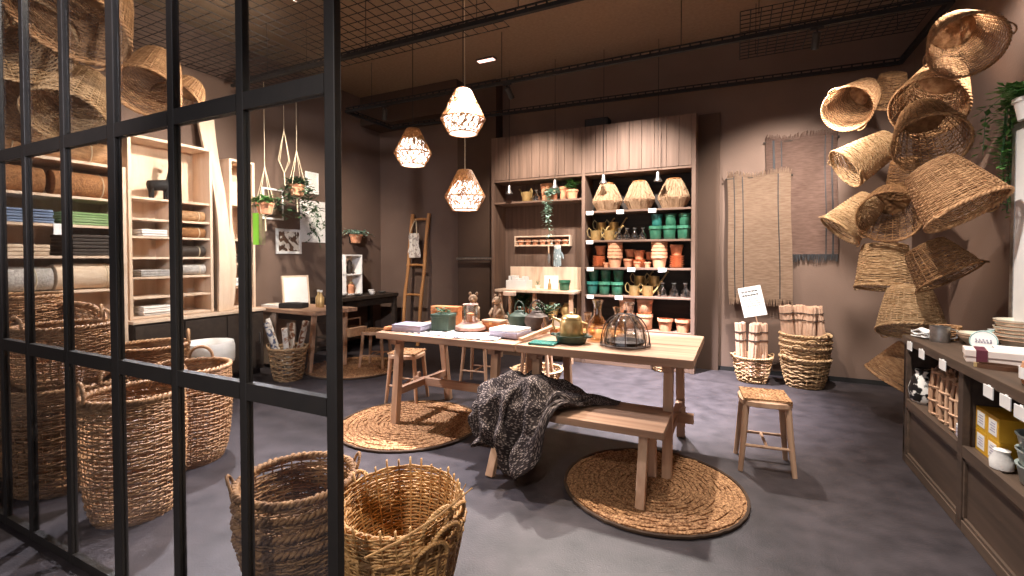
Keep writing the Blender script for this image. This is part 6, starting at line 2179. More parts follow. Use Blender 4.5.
    -747, 2893, 438, -725, 2900, 436, -703, 2907, 434, -682, 2913, 431, -660, 2917, 430, -1510, 2708, 274, -1534, 2692, 318, -1539, 2677, 342, -1536, 2688, 369, -1520, 2714, 400, -1482, 2696, 409, -1484, 2666, 411,
    -1465, 2661, 421, -1456, 2659, 453, -1446, 2672, 495, -1446, 2645, 538, -1450, 2643, 570, -1399, 2624, 494, -1377, 2619, 477, -1356, 2613, 464, -1341, 2576, 448, -1310, 2601, 482, -1272, 2587, 538, -1246, 2571, 559,
    -1238, 2589, 539, -1222, 2610, 503, -1198, 2609, 488, -1181, 2596, 504, -1150, 2591, 536, -1141, 2570, 572, -1124, 2559, 587, -1101, 2562, 574, -1089, 2577, 538, -1070, 2592, 498, -1030, 2588, 479, -1004, 2587, 450,
    -979, 2589, 436, -952, 2599, 437, -943, 2639, 444, -921, 2681, 441, -899, 2727, 441, -877, 2773, 443, -856, 2814, 445, -834, 2847, 447, -812, 2868, 449, -790, 2876, 449, -769, 2883, 448, -747, 2890, 445,
    -725, 2898, 441, -703, 2905, 436, -682, 2911, 432, -660, 2915, 430, -1500, 2696, 246, -1522, 2680, 294, -1523, 2681, 340, -1517, 2679, 362, -1523, 2687, 400, -1497, 2711, 424, -1479, 2690, 427, -1472, 2683, 449,
    -1468, 2679, 488, -1465, 2651, 521, -1462, 2629, 546, -1438, 2623, 557, -1395, 2616, 509, -1354, 2584, 467, -1351, 2562, 433, -1339, 2565, 465, -1309, 2600, 510, -1265, 2569, 539, -1242, 2560, 540, -1242, 2583, 514,
    -1222, 2601, 480, -1198, 2594, 467, -1176, 2587, 478, -1148, 2579, 508, -1133, 2562, 540, -1124, 2545, 554, -1100, 2545, 542, -1087, 2561, 508, -1062, 2573, 477, -1025, 2565, 474, -996, 2574, 463, -983, 2569, 443,
    -975, 2592, 448, -943, 2623, 459, -921, 2667, 458, -899, 2716, 460, -877, 2764, 460, -856, 2807, 459, -834, 2842, 459, -812, 2865, 460, -790, 2873, 460, -769, 2880, 457, -747, 2888, 451, -725, 2896, 444,
    -703, 2903, 437, -682, 2909, 432, -660, 2913, 430, -1495, 2683, 234, -1502, 2676, 279, -1513, 2669, 337, -1517, 2661, 363, -1505, 2674, 392, -1509, 2691, 431, -1494, 2697, 450, -1491, 2680, 474, -1485, 2647, 504,
    -1475, 2617, 524, -1470, 2613, 545, -1423, 2604, 547, -1396, 2602, 473, -1362, 2569, 450, -1352, 2546, 450, -1346, 2588, 486, -1296, 2573, 523, -1259, 2546, 536, -1240, 2548, 523, -1248, 2573, 495, -1224, 2590, 460,
    -1199, 2575, 451, -1176, 2571, 454, -1149, 2565, 479, -1141, 2547, 512, -1125, 2534, 523, -1100, 2529, 513, -1081, 2543, 483, -1054, 2554, 456, -1026, 2571, 451, -1003, 2567, 445, -987, 2562, 463, -984, 2590, 479,
    -938, 2603, 493, -921, 2652, 482, -899, 2704, 482, -877, 2755, 479, -856, 2801, 474, -834, 2837, 471, -812, 2861, 468, -790, 2870, 466, -769, 2877, 461, -747, 2885, 453, -725, 2894, 445, -703, 2901, 437,
    -682, 2907, 432, -660, 2911, 430, -1486, 2671, 238, -1494, 2664, 277, -1521, 2657, 335, -1534, 2653, 366, -1515, 2656, 392, -1500, 2672, 427, -1496, 2674, 451, -1499, 2652, 478, -1483, 2615, 500, -1496, 2608, 528,
    -1470, 2600, 535, -1409, 2588, 537, -1399, 2582, 464, -1376, 2556, 438, -1362, 2569, 463, -1333, 2570, 509, -1285, 2547, 534, -1253, 2525, 527, -1239, 2532, 509, -1256, 2557, 482, -1229, 2574, 447, -1200, 2553, 458,
    -1182, 2544, 448, -1151, 2550, 449, -1150, 2533, 486, -1128, 2522, 501, -1105, 2513, 498, -1079, 2523, 472, -1042, 2537, 462, -1037, 2558, 440, -1017, 2553, 444, -1010, 2560, 473, -968, 2557, 487, -968, 2600, 526,
    -921, 2638, 499, -899, 2693, 497, -877, 2746, 490, -856, 2794, 482, -834, 2832, 475, -812, 2858, 470, -790, 2867, 465, -769, 2875, 458, -747, 2883, 450, -725, 2891, 442, -703, 2899, 435, -682, 2905, 431,
    -660, 2909, 430, -1489, 2654, 243, -1507, 2651, 282, -1539, 2652, 339, -1551, 2662, 369, -1531, 2665, 395, -1508, 2655, 429, -1507, 2657, 452, -1485, 2632, 471, -1505, 2611, 505, -1502, 2593, 522, -1462, 2590, 521,
    -1397, 2573, 525, -1399, 2567, 463, -1374, 2570, 462, -1351, 2553, 488, -1322, 2548, 534, -1278, 2526, 518, -1251, 2508, 514, -1239, 2515, 495, -1263, 2535, 475, -1246, 2557, 438, -1208, 2536, 447, -1188, 2537, 425,
    -1164, 2535, 422, -1156, 2518, 458, -1122, 2521, 477, -1117, 2500, 483, -1085, 2499, 474, -1057, 2525, 451, -1033, 2541, 431, -1027, 2535, 454, -1000, 2554, 453, -988, 2548, 503, -978, 2589, 548, -921, 2623, 503,
    -899, 2681, 498, -877, 2737, 490, -856, 2787, 480, -834, 2828, 472, -812, 2854, 465, -790, 2864, 458, -769, 2872, 451, -747, 2880, 444, -725, 2889, 438, -703, 2897, 433, -682, 2903, 431, -660, 2907, 430,
    -1507, 2649, 245, -1532, 2651, 293, -1562, 2657, 348, -1568, 2670, 372, -1547, 2659, 400, -1521, 2647, 431, -1501, 2644, 442, -1492, 2617, 468, -1512, 2598, 500, -1497, 2584, 509, -1450, 2579, 507, -1388, 2557, 514,
    -1388, 2553, 465, -1375, 2559, 487, -1352, 2540, 517, -1306, 2526, 527, -1272, 2513, 503, -1251, 2492, 501, -1237, 2496, 482, -1259, 2511, 464, -1270, 2539, 435, -1228, 2524, 428, -1188, 2515, 423, -1186, 2535, 410,
    -1163, 2522, 424, -1123, 2523, 449, -1127, 2493, 464, -1105, 2482, 463, -1068, 2500, 444, -1053, 2535, 422, -1031, 2526, 435, -999, 2540, 443, -1005, 2540, 500, -981, 2572, 549, -954, 2620, 570, -899, 2669, 491,
    -877, 2728, 481, -856, 2781, 472, -834, 2823, 463, -812, 2850, 455, -790, 2861, 448, -769, 2869, 442, -747, 2878, 437, -725, 2887, 433, -703, 2895, 431, -682, 2902, 430, -660, 2905, 430, -1526, 2651, 249,
    -1556, 2659, 305, -1582, 2664, 355, -1581, 2663, 378, -1553, 2646, 403, -1514, 2638, 421, -1494, 2636, 431, -1502, 2610, 459, -1509, 2586, 489, -1489, 2577, 494, -1442, 2565, 496, -1387, 2543, 505, -1373, 2542, 469,
    -1357, 2547, 484, -1342, 2521, 514, -1298, 2521, 507, -1275, 2492, 499, -1253, 2479, 486, -1240, 2482, 467, -1250, 2497, 446, -1276, 2511, 428, -1249, 2532, 404, -1210, 2509, 404, -1182, 2528, 390, -1164, 2518, 395,
    -1131, 2533, 417, -1128, 2493, 439, -1120, 2471, 447, -1084, 2478, 437, -1066, 2520, 412, -1037, 2533, 415, -1010, 2526, 430, -1003, 2524, 489, -980, 2555, 540, -950, 2604, 563, -899, 2658, 480, -877, 2719, 470,
    -856, 2774, 461, -834, 2818, 453, -812, 2847, 446, -790, 2858, 440, -769, 2866, 435, -747, 2876, 432, -725, 2885, 430, -703, 2893, 430, -682, 2900, 430, -660, 2903, 430, -1544, 2645, 255, -1575, 2652, 316,
    -1590, 2651, 358, -1580, 2646, 377, -1543, 2634, 396, -1503, 2636, 408, -1486, 2627, 420, -1491, 2603, 446, -1503, 2578, 473, -1484, 2568, 479, -1444, 2552, 486, -1394, 2531, 498, -1366, 2529, 474, -1366, 2537, 493,
    -1339, 2513, 497, -1300, 2525, 489, -1282, 2495, 480, -1265, 2475, 468, -1247, 2472, 451, -1247, 2484, 430, -1267, 2492, 413, -1275, 2519, 391, -1231, 2521, 383, -1186, 2509, 375, -1166, 2530, 374, -1139, 2535, 384,
    -1116, 2502, 412, -1125, 2467, 426, -1100, 2460, 426, -1069, 2496, 404, -1037, 2525, 397, -1025, 2515, 417, -1002, 2510, 468, -981, 2540, 526, -951, 2589, 555, -899, 2646, 471, -877, 2710, 460, -856, 2767, 452,
    -834, 2813, 445, -812, 2843, 440, -790, 2855, 436, -769, 2863, 433, -747, 2873, 431, -725, 2883, 431, -703, 2891, 430, -682, 2898, 430, -660, 2901, 430, -1560, 2634, 267, -1569, 2640, 325, -1581, 2637, 354,
    -1563, 2631, 372, -1525, 2627, 387, -1489, 2635, 396, -1476, 2620, 405, -1488, 2597, 426, -1499, 2571, 455, -1481, 2558, 467, -1453, 2543, 470, -1416, 2517, 488, -1385, 2538, 472, -1374, 2519, 485, -1348, 2511, 477,
    -1317, 2526, 468, -1288, 2511, 457, -1278, 2484, 446, -1261, 2468, 432, -1247, 2471, 413, -1259, 2479, 395, -1277, 2497, 377, -1249, 2526, 361, -1199, 2512, 353, -1162, 2526, 352, -1142, 2535, 356, -1112, 2513, 382,
    -1124, 2471, 401, -1111, 2452, 408, -1070, 2470, 400, -1040, 2509, 383, -1018, 2512, 396, -1000, 2502, 441, -980, 2529, 505, -951, 2575, 547, -899, 2634, 463, -877, 2701, 453, -856, 2761, 445, -834, 2808, 440,
    -812, 2840, 438, -790, 2851, 436, -769, 2861, 435, -747, 2871, 434, -725, 2880, 433, -703, 2889, 432, -682, 2896, 431, -660, 2900, 430, -1573, 2624, 287, -1568, 2625, 326, -1562, 2623, 348, -1540, 2620, 364,
    -1508, 2635, 374, -1476, 2632, 383, -1468, 2612, 389, -1483, 2592, 403, -1496, 2565, 430, -1472, 2555, 453, -1461, 2535, 452, -1442, 2509, 468, -1399, 2517, 457, -1373, 2505, 475, -1358, 2517, 459, -1337, 2520, 443,
    -1307, 2527, 431, -1287, 2499, 421, -1272, 2471, 411, -1250, 2456, 398, -1255, 2465, 377, -1272, 2480, 360, -1260, 2519, 341, -1206, 2515, 331, -1163, 2532, 331, -1140, 2529, 331, -1109, 2521, 355, -1124, 2475, 376,
    -1117, 2448, 387, -1082, 2453, 387, -1044, 2491, 371, -1014, 2503, 378, -998, 2502, 413, -993, 2527, 481, -962, 2570, 534, -899, 2623, 458, -877, 2692, 449, -856, 2754, 442, -834, 2804, 439, -812, 2836, 439,
    -790, 2848, 441, -769, 2858, 441, -747, 2868, 440, -725, 2878, 437, -703, 2887, 434, -682, 2894, 431, -660, 2898, 430, -1583, 2613, 313, -1563, 2611, 326, -1544, 2614, 340, -1522, 2629, 352, -1493, 2639, 362,
    -1467, 2625, 369, -1463, 2603, 374, -1478, 2585, 380, -1492, 2561, 402, -1466, 2553, 430, -1465, 2525, 441, -1453, 2505, 441, -1421, 2487, 451, -1378, 2489, 454, -1362, 2517, 442, -1350, 2532, 425, -1327, 2535, 409,
    -1299, 2510, 397, -1279, 2472, 390, -1257, 2443, 383, -1251, 2450, 360, -1268, 2467, 342, -1260, 2513, 320, -1202, 2523, 310, -1159, 2545, 312, -1137, 2541, 310, -1107, 2525, 330, -1125, 2479, 351, -1119, 2447, 366,
    -1091, 2442, 370, -1048, 2472, 360, -1011, 2491, 363, -998, 2504, 387, -995, 2525, 452, -965, 2559, 516, -899, 2611, 454, -877, 2683, 446, -856, 2747, 441, -834, 2799, 441, -812, 2833, 444, -790, 2845, 447,
    -769, 2855, 448, -747, 2866, 446, -725, 2876, 441, -703, 2885, 436, -682, 2892, 432, -660, 2896, 430, -1575, 2586, 311, -1555, 2599, 317, -1535, 2620, 328, -1511, 2638, 340, -1482, 2638, 350, -1463, 2619, 356,
    -1463, 2596, 361, -1473, 2577, 365, -1488, 2556, 377, -1463, 2549, 402, -1449, 2524, 427, -1455, 2497, 424, -1438, 2477, 425, -1398, 2477, 426, -1359, 2498, 423, -1352, 2528, 407, -1335, 2535, 389, -1306, 2512, 377,
    -1281, 2467, 371, -1260, 2428, 365, -1248, 2432, 344, -1264, 2458, 322, -1251, 2514, 297, -1190, 2539, 291, -1153, 2565, 297, -1132, 2562, 302, -1115, 2527, 308, -1127, 2480, 328, -1119, 2447, 343, -1094, 2441, 350,
    -1046, 2452, 356, -1007, 2475, 352, -989, 2495, 369, -988, 2516, 432, -967, 2541, 507, -921, 2603, 528, -877, 2674, 445, -856, 2741, 442, -834, 2794, 444, -812, 2829, 449, -790, 2842, 454, -769, 2852, 454,
    -747, 2863, 450, -725, 2874, 444, -703, 2883, 437, -682, 2890, 432, -660, 2894, 430, -1580, 2588, 289, -1556, 2602, 299, -1531, 2624, 314, -1505, 2641, 327, -1477, 2636, 335, -1464, 2614, 342, -1469, 2591, 347,
    -1482, 2574, 353, -1482, 2551, 359, -1460, 2540, 376, -1437, 2530, 402, -1439, 2496, 412, -1439, 2470, 408, -1412, 2472, 400, -1370, 2480, 399, -1345, 2511, 390, -1335, 2527, 371, -1306, 2503, 358, -1278, 2452, 351,
    -1260, 2408, 346, -1245, 2414, 328, -1261, 2454, 301, -1235, 2518, 276, -1182, 2557, 272, -1148, 2572, 275, -1131, 2557, 280, -1125, 2515, 290, -1132, 2470, 308, -1119, 2444, 322, -1093, 2450, 330, -1045, 2449, 335,
    -1004, 2457, 347, -986, 2481, 356, -989, 2501, 419, -971, 2529, 498, -921, 2594, 523, -877, 2665, 446, -856, 2734, 446, -834, 2789, 449, -812, 2826, 456, -790, 2839, 460, -769, 2850, 459, -747, 2861, 453,
    -725, 2872, 445, -703, 2881, 437, -682, 2888, 432, -660, 2892, 430, -1581, 2593, 273, -1556, 2605, 282, -1531, 2625, 296, -1504, 2642, 309, -1477, 2633, 319, -1467, 2609, 326, -1476, 2588, 334, -1483, 2566, 340,
    -1474, 2545, 344, -1454, 2536, 354, -1429, 2533, 376, -1423, 2498, 393, -1435, 2467, 391, -1413, 2456, 386, -1380, 2467, 377, -1350, 2497, 368, -1332, 2512, 352, -1303, 2486, 339, -1273, 2430, 331, -1259, 2386, 327,
    -1245, 2401, 310, -1256, 2457, 277, -1218, 2521, 254, -1175, 2556, 251, -1151, 2558, 254, -1140, 2529, 260, -1143, 2485, 275, -1140, 2447, 290, -1123, 2434, 302, -1090, 2445, 310, -1041, 2457, 316, -1003, 2459, 326,
    -981, 2462, 350, -977, 2488, 416, -979, 2514, 502, -927, 2578, 526, -877, 2656, 449, -856, 2727, 451, -834, 2785, 455, -812, 2822, 461, -790, 2836, 463, -769, 2847, 459, -747, 2858, 452, -725, 2869, 444,
    -703, 2879, 437, -682, 2886, 432, -660, 2890, 430, -1579, 2598, 258, -1555, 2609, 266, -1529, 2627, 280, -1501, 2643, 294, -1476, 2629, 303, -1470, 2605, 310, -1478, 2583, 318, -1480, 2560, 325, -1467, 2540, 331,
    -1445, 2535, 336, -1421, 2535, 349, -1408, 2506, 368, -1430, 2471, 370, -1410, 2447, 371, -1390, 2460, 356, -1356, 2486, 347, -1331, 2502, 334, -1303, 2475, 320, -1273, 2414, 313, -1261, 2372, 309, -1244, 2397, 289,
    -1249, 2465, 252, -1201, 2518, 237, -1176, 2544, 230, -1160, 2527, 233, -1159, 2486, 244, -1157, 2442, 256, -1150, 2415, 271, -1128, 2427, 278, -1090, 2425, 304, -1041, 2443, 301, -1013, 2441, 320, -998, 2443, 353,
    -974, 2462, 420, -977, 2495, 503, -929, 2567, 520, -877, 2647, 454, -856, 2721, 456, -834, 2780, 459, -812, 2818, 462, -790, 2833, 462, -769, 2844, 457, -747, 2856, 449, -725, 2867, 441, -703, 2877, 435,
    -682, 2884, 431, -660, 2888, 430, -1575, 2603, 244, -1553, 2614, 252, -1526, 2629, 264, -1497, 2643, 278, -1475, 2624, 288, -1474, 2599, 296, -1478, 2576, 304, -1478, 2553, 311, -1460, 2537, 318, -1435, 2535, 321,
    -1411, 2535, 327, -1394, 2514, 343, -1426, 2481, 346, -1406, 2442, 355, -1381, 2441, 347, -1360, 2471, 327, -1330, 2492, 315, -1304, 2468, 301, -1282, 2403, 298, -1265, 2367, 289, -1243, 2400, 264, -1236, 2475, 228,
    -1201, 2524, 214, -1178, 2528, 209, -1169, 2494, 214, -1169, 2445, 223, -1167, 2404, 236, -1151, 2391, 248, -1131, 2418, 256, -1089, 2432, 284, -1045, 2422, 303, -1038, 2441, 324, -1027, 2439, 364, -986, 2436, 425,
    -976, 2475, 504, -936, 2553, 523, -877, 2638, 459, -856, 2714, 459, -834, 2775, 460, -812, 2815, 461, -790, 2830, 458, -769, 2841, 452, -747, 2853, 445, -725, 2865, 439, -703, 2875, 434, -682, 2882, 431,
    -660, 2886, 430, -1572, 2608, 229, -1550, 2613, 235, -1524, 2627, 247, -1495, 2643, 261, -1473, 2619, 274, -1476, 2591, 284, -1477, 2567, 291, -1474, 2544, 299, -1452, 2549, 312, -1426, 2544, 309, -1404, 2535, 308,
    -1384, 2517, 321, -1422, 2487, 324, -1403, 2438, 337, -1373, 2426, 336, -1352, 2452, 317, -1329, 2483, 296, -1307, 2464, 282, -1286, 2403, 277, -1269, 2372, 267, -1242, 2409, 238, -1217, 2483, 209, -1200, 2528, 192,
    -1181, 2516, 188, -1174, 2472, 193, -1176, 2418, 204, -1171, 2381, 216, -1151, 2376, 227, -1127, 2408, 237, -1083, 2423, 265, -1060, 2408, 301, -1048, 2417, 323, -1016, 2415, 354, -1001, 2416, 426, -972, 2458, 497,
    -940, 2549, 508, -877, 2630, 463, -856, 2707, 460, -834, 2770, 458, -812, 2811, 457, -790, 2827, 454, -769, 2839, 448, -747, 2851, 442, -725, 2863, 436, -703, 2873, 433, -682, 2880, 431, -660, 2884, 430,
    -1568, 2612, 214, -1547, 2606, 219, -1522, 2619, 229, -1495, 2642, 243, -1471, 2615, 260, -1480, 2582, 271, -1475, 2553, 278, -1454, 2544, 289, -1438, 2560, 300, -1413, 2555, 298, -1390, 2547, 301, -1380, 2519, 301,
    -1420, 2486, 306, -1398, 2432, 322, -1365, 2417, 322, -1346, 2441, 302, -1331, 2479, 277, -1310, 2466, 261, -1288, 2411, 255, -1271, 2385, 243, -1245, 2423, 214, -1224, 2496, 186, -1201, 2531, 169, -1182, 2512, 166,
    -1175, 2462, 172, -1178, 2406, 183, -1171, 2368, 195, -1150, 2368, 206, -1119, 2399, 219, -1075, 2414, 248, -1052, 2407, 282, -1038, 2409, 305, -1020, 2394, 346, -991, 2407, 412, -969, 2445, 487, -951, 2540, 503,
    -877, 2621, 463, -856, 2701, 458, -834, 2765, 455, -812, 2808, 452, -790, 2824, 449, -769, 2836, 444, -747, 2848, 438, -725, 2861, 434, -703, 2871, 432, -682, 2879, 430, -660, 2882, 430, -1562, 2616, 200,
    -1544, 2603, 201, -1520, 2612, 211, -1497, 2641, 224, -1469, 2611, 245, -1484, 2571, 259, -1458, 2544, 265, -1431, 2556, 273, -1418, 2579, 280, -1394, 2573, 281, -1376, 2557, 284, -1379, 2520, 283, -1419, 2478, 291,
    -1392, 2426, 306, -1361, 2416, 304, -1346, 2447, 281, -1334, 2485, 256, -1314, 2473, 239, -1287, 2428, 232, -1273, 2401, 218, -1249, 2435, 191, -1227, 2499, 164, -1204, 2532, 146, -1184, 2515, 142, -1174, 2465, 149,
    -1176, 2405, 161, -1168, 2363, 173, -1148, 2362, 185, -1114, 2389, 200, -1069, 2405, 231, -1044, 2402, 264, -1031, 2402, 288, -1009, 2396, 330, -996, 2390, 404, -966, 2433, 476, -960, 2531, 496, -877, 2612, 461,
    -856, 2694, 455, -834, 2761, 450, -812, 2804, 447, -790, 2821, 444, -769, 2833, 440, -747, 2846, 436, -725, 2858, 432, -703, 2869, 431, -682, 2877, 430, -660, 2880, 430, -1556, 2621, 187, -1540, 2604, 186,
    -1517, 2610, 195, -1496, 2640, 208, -1467, 2607, 230, -1484, 2560, 248, -1438, 2546, 252, -1419, 2580, 256, -1397, 2600, 259, -1375, 2592, 262, -1366, 2562, 265, -1385, 2516, 268, -1419, 2463, 281, -1388, 2424, 289,
    -1363, 2430, 280, -1351, 2469, 256, -1338, 2502, 232, -1318, 2487, 215, -1293, 2444, 206, -1275, 2418, 193, -1254, 2440, 169, -1231, 2493, 143, -1206, 2527, 125, -1186, 2519, 119, -1173, 2475, 124, -1173, 2412, 137,
    -1165, 2361, 152, -1147, 2351, 164, -1114, 2376, 180, -1066, 2396, 211, -1036, 2397, 246, -1023, 2404, 269, -1008, 2388, 312, -991, 2386, 387, -963, 2422, 466, -955, 2522, 490, -888, 2602, 488, -856, 2687, 451,
    -834, 2756, 446, -812, 2801, 442, -790, 2817, 439, -769, 2830, 436, -747, 2844, 433, -725, 2856, 431, -703, 2867, 430, -682, 2875, 430, -660, 2878, 430, -1549, 2630, 173, -1534, 2610, 173, -1512, 2612, 181,
    -1490, 2640, 193, -1464, 2602, 216, -1481, 2550, 237, -1426, 2554, 240, -1409, 2597, 240, -1383, 2610, 243, -1367, 2591, 247, -1372, 2546, 253, -1407, 2497, 260, -1413, 2444, 269, -1385, 2430, 269, -1370, 2459, 251,
    -1360, 2499, 227, -1343, 2520, 207, -1320, 2501, 192, -1297, 2461, 181, -1277, 2435, 168, -1258, 2443, 147, -1237, 2479, 124, -1211, 2510, 106, -1189, 2515, 97, -1173, 2485, 99, -1169, 2424, 112, -1162, 2364, 129,
    -1146, 2340, 144, -1118, 2362, 158, -1067, 2385, 190, -1027, 2390, 229, -1017, 2409, 249, -1003, 2394, 290, -987, 2385, 366, -960, 2414, 453, -949, 2511, 492, -897, 2602, 508, -856, 2681, 448, -834, 2751, 442,
    -812, 2797, 438, -790, 2814, 436, -769, 2827, 433, -747, 2841, 431, -725, 2854, 430, -703, 2865, 430, -682, 2873, 430, -660, 2876, 430, -1544, 2643, 157, -1526, 2620, 161, -1505, 2618, 168, -1480, 2638, 182,
    -1462, 2595, 203, -1476, 2541, 225, -1421, 2557, 227, -1404, 2595, 226, -1381, 2591, 228, -1376, 2551, 232, -1403, 2497, 238, -1420, 2446, 248, -1403, 2423, 260, -1380, 2446, 246, -1380, 2491, 223, -1367, 2526, 201,
    -1345, 2534, 184, -1321, 2511, 170, -1301, 2475, 157, -1281, 2448, 144, -1262, 2442, 126, -1242, 2460, 106, -1217, 2485, 89, -1193, 2502, 77, -1174, 2491, 75, -1166, 2442, 85, -1157, 2376, 104, -1143, 2336, 123,
    -1120, 2343, 140, -1070, 2374, 168, -1020, 2386, 210, -1013, 2417, 228, -998, 2400, 265, -983, 2387, 344, -958, 2406, 438, -942, 2498, 490, -894, 2592, 514, -856, 2674, 445, -834, 2746, 440, -812, 2794, 436,
    -790, 2811, 433, -769, 2825, 432, -747, 2839, 431, -725, 2852, 430, -703, 2863, 430, -682, 2871, 430, -660, 2874, 430, -1537, 2661, 139, -1517, 2636, 150, -1498, 2629, 157, -1471, 2633, 171, -1463, 2588, 190,
    -1470, 2535, 214, -1427, 2563, 213, -1402, 2574, 206, -1392, 2541, 209, -1404, 2480, 213, -1426, 2423, 220, -1425, 2394, 237, -1394, 2409, 250, -1377, 2458, 224, -1381, 2506, 198, -1369, 2535, 181, -1343, 2536, 165,
    -1320, 2515, 150, -1304, 2483, 135, -1285, 2457, 120, -1266, 2442, 105, -1246, 2443, 88, -1224, 2461, 72, -1199, 2484, 58, -1175, 2491, 53, -1162, 2458, 59, -1153, 2394, 78, -1135, 2342, 102, -1119, 2334, 120,
    -1073, 2361, 147, -1016, 2380, 190, -1010, 2423, 208, -993, 2406, 240, -977, 2391, 320, -954, 2400, 420, -948, 2493, 473, -892, 2577, 513, -856, 2667, 444, -834, 2741, 439, -812, 2790, 435, -790, 2808, 433,
    -769, 2822, 432, -747, 2836, 432, -725, 2850, 432, -703, 2861, 432, -682, 2869, 431, -660, 2872, 430, -1530, 2678, 118, -1509, 2654, 138, -1490, 2643, 153, -1471, 2626, 158, -1464, 2582, 176, -1467, 2529, 200,
    -1429, 2552, 198, -1408, 2542, 192, -1408, 2485, 193, -1425, 2414, 196, -1435, 2368, 208, -1421, 2368, 233, -1381, 2411, 238, -1376, 2463, 206, -1374, 2504, 183, -1363, 2527, 162, -1339, 2529, 145, -1315, 2512, 131,
    -1306, 2485, 114, -1290, 2461, 98, -1269, 2445, 82, -1250, 2438, 67, -1230, 2449, 52, -1203, 2473, 38, -1178, 2490, 30, -1161, 2469, 34, -1149, 2410, 53, -1125, 2355, 82, -1113, 2336, 99, -1070, 2350, 128,
    -1012, 2375, 171, -1010, 2427, 188, -990, 2408, 217, -971, 2394, 297, -953, 2394, 402, -940, 2484, 469, -897, 2569, 519, -856, 2661, 445, -834, 2737, 441, -812, 2786, 438, -790, 2805, 436, -769, 2819, 436,
    -747, 2834, 436, -725, 2848, 435, -703, 2859, 434, -682, 2867, 431, -660, 2870, 430,
]
_nu, _nv = 46, 42
_pts = [(THROW[3 * k] / 1000, THROW[3 * k + 1] / 1000, THROW[3 * k + 2] / 1000) for k in range(len(THROW) // 3)]
tb = MB()
tb.sheet(lambda u, v: _pts[round(v * _nv) * (_nu + 1) + round(u * _nu)], _nu, _nv, .010)
th_ = tb.build('knitted_throw', M['wall'], None, 'all')
me_ = th_.data
uv_ = me_.uv_layers.new(name='UVMap')
_n1 = (_nu + 1) * (_nv + 1)
for lp in me_.loops:
    k = lp.vertex_index % _n1
    uv_.data[lp.index].uv = ((k // (_nv + 1)) / _nu, (k % (_nv + 1)) / _nv)
m_, nt_, b_, N_, L_ = _new('dark_flecked_knit')
tc_ = N_('ShaderNodeTexCoord')
vo_ = N_('ShaderNodeTexVoronoi')
vo_.inputs['Scale'].default_value = 90
vo_.inputs['Randomness'].default_value = .55
L_(tc_.outputs['UV'], vo_.inputs['Vector'])
rp_ = N_('ShaderNodeValToRGB')
rp_.color_ramp.elements[0].position = .26
rp_.color_ramp.elements[1].position = .46
rp_.color_ramp.elements[0].color = lin(hexc('8f8078'))
rp_.color_ramp.elements[1].color = lin(hexc('332c2b'))
L_(vo_.outputs['Distance'], rp_.inputs['Fac'])
L_(rp_.outputs[0], b_.inputs['Base Color'])
bp_n = N_('ShaderNodeBump')
bp_n.inputs['Strength'].default_value = .6
bp_n.inputs['Distance'].default_value = .006
bp_n.invert = True
L_(vo_.outputs['Distance'], bp_n.inputs['Height'])
L_(bp_n.outputs[0], b_.inputs['Normal'])
b_.inputs['Roughness'].default_value = .95
b_.inputs['Specular IOR Level'].default_value = .08
me_.materials[0] = m_
sb_ = th_.modifiers.new('smooth', 'SUBSURF')
sb_.levels = sb_.render_levels = 1
tag(th_, 'dark flecked knitted throw rumpled over the end of the low pine bench', 'throw')

# ------------------------------------------------------------------ light
w = bpy.data.worlds.new('world')
S.world = w
w.use_nodes = True
w.node_tree.nodes['Background'].inputs[0].default_value = (0.95, 0.93, 1.0, 1)
w.node_tree.nodes['Background'].inputs[1].default_value = 1.0


def spot(fr, to, power, size=55, blend=.5, col=(1, .86, .72), rad=.04, name='track_or_fill_spot'):
    l = bpy.data.lights.new(name, 'SPOT')
    l.energy = power
    l.spot_size = math.radians(size)
    l.spot_blend = blend
    l.color = col
    l.shadow_soft_size = rad
    o = bpy.data.objects.new(name, l)
    o.location = fr
    o.rotation_euler = (V(to) - V(fr)).to_track_quat('-Z', 'Y').to_euler()
    COL.objects.link(o)
    return o

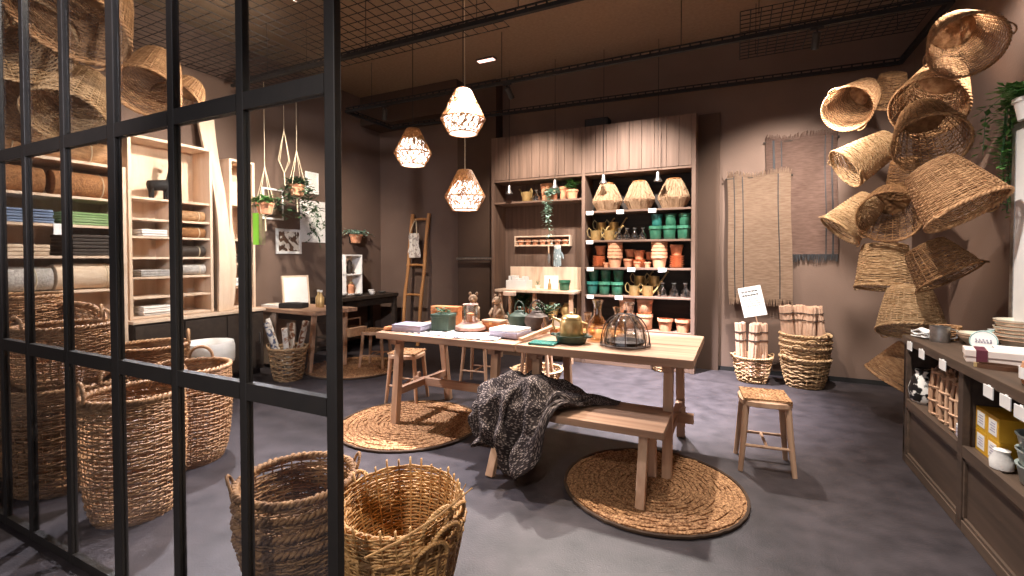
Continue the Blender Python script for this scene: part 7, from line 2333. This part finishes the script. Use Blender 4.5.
WARM = (1.0, .87, .74)
NEUT = (1.0, .93, .86)
COOL = (.93, .91, 1.0)
TR = [
    # from, to, watts, cone, colour; most have no fixture, several are added fill
    ((-2.335, 4.66, 3.10), (-2.3, 5.9, 1.7), 300, 88, WARM),
    ((-1.15, 4.62, 3.16), (-1.15, 5.9, 1.6), 560, 88, NEUT),
    ((.58, 4.64, 3.10), (.40, 6.0, 1.6), 640, 84, NEUT),
    ((1.48, 3.41, 3.24), (1.0, 5.9, 1.6), 480, 58, NEUT),
    ((-.30, 3.45, 3.16), (1.25, 5.2, 1.6), 430, 54, WARM),
    ((-1.0, 4.70, 3.16), (-.80, 4.85, 0), 4600, 62, COOL),  # added, no fixture: stands in for the sheen on the floor behind the tables
    ((-1.9, 4.68, 3.16), (-1.75, 3.6, .7), 560, 74, NEUT),
    ((-.6, 4.68, 3.16), (-.7, 3.2, .6), 620, 64, NEUT),
    ((-4.0, 3.40, 3.16), (-5.3, 4.6, 1.5), 480, 78, WARM),
    ((-3.2, 3.40, 3.16), (-5.3, 2.6, 1.5), 700, 80, NEUT),
    ((-4.1, 2.6, 3.25), (-2.5, 2.2, .0), 1000, 80, COOL),
    ((-3.2, 2.6, 3.4), (-3.3, 1.4, .4), 560, 80, WARM),
    ((-3.0, 2.9, 2.6), (-4.6, 2.3, 3.2), 260, 90, WARM),  # added off the tracks to light the woven pieces hung at left
    ((-1.7, 3.40, 3.16), (-1.9, 2.6, 0), 150, 75, NEUT),
    ((-1.0, 3.40, 3.16), (-1.35, 1.45, .3), 640, 60, WARM),
    ((.2, 3.42, 3.16), (.17, 3.45, 0), 200, 70, NEUT),
    ((.1, 2.2, 3.3), (1.25, 3.0, .8), 480, 74, NEUT),
    ((-1.9, 3.42, 3.16), (-2.45, 2.1, 0), 1500, 52, COOL),  # cool spot added without a fixture to brighten the left floor
    ((-.3, -.7, 3.0), (-1.4, 1.4, .2), 330, 50, NEUT),  # unseen entrance spot, added to light the fronts of the nested baskets
    ((-1.9, 1.3, 3.2), (-3.9, 1.7, 3.0), 260, 90, WARM),  # second added fill for the hung woven pieces, from the camera side
    ((-1.2, -1.2, 2.9), (-2.8, 1.0, 2.3), 800, 46, COOL),  # unseen entrance spot, added to brighten the partition frame
]
for fr, to, wt, sz, cc in TR:
    spot(fr, to, wt, sz, .9, cc, .05)
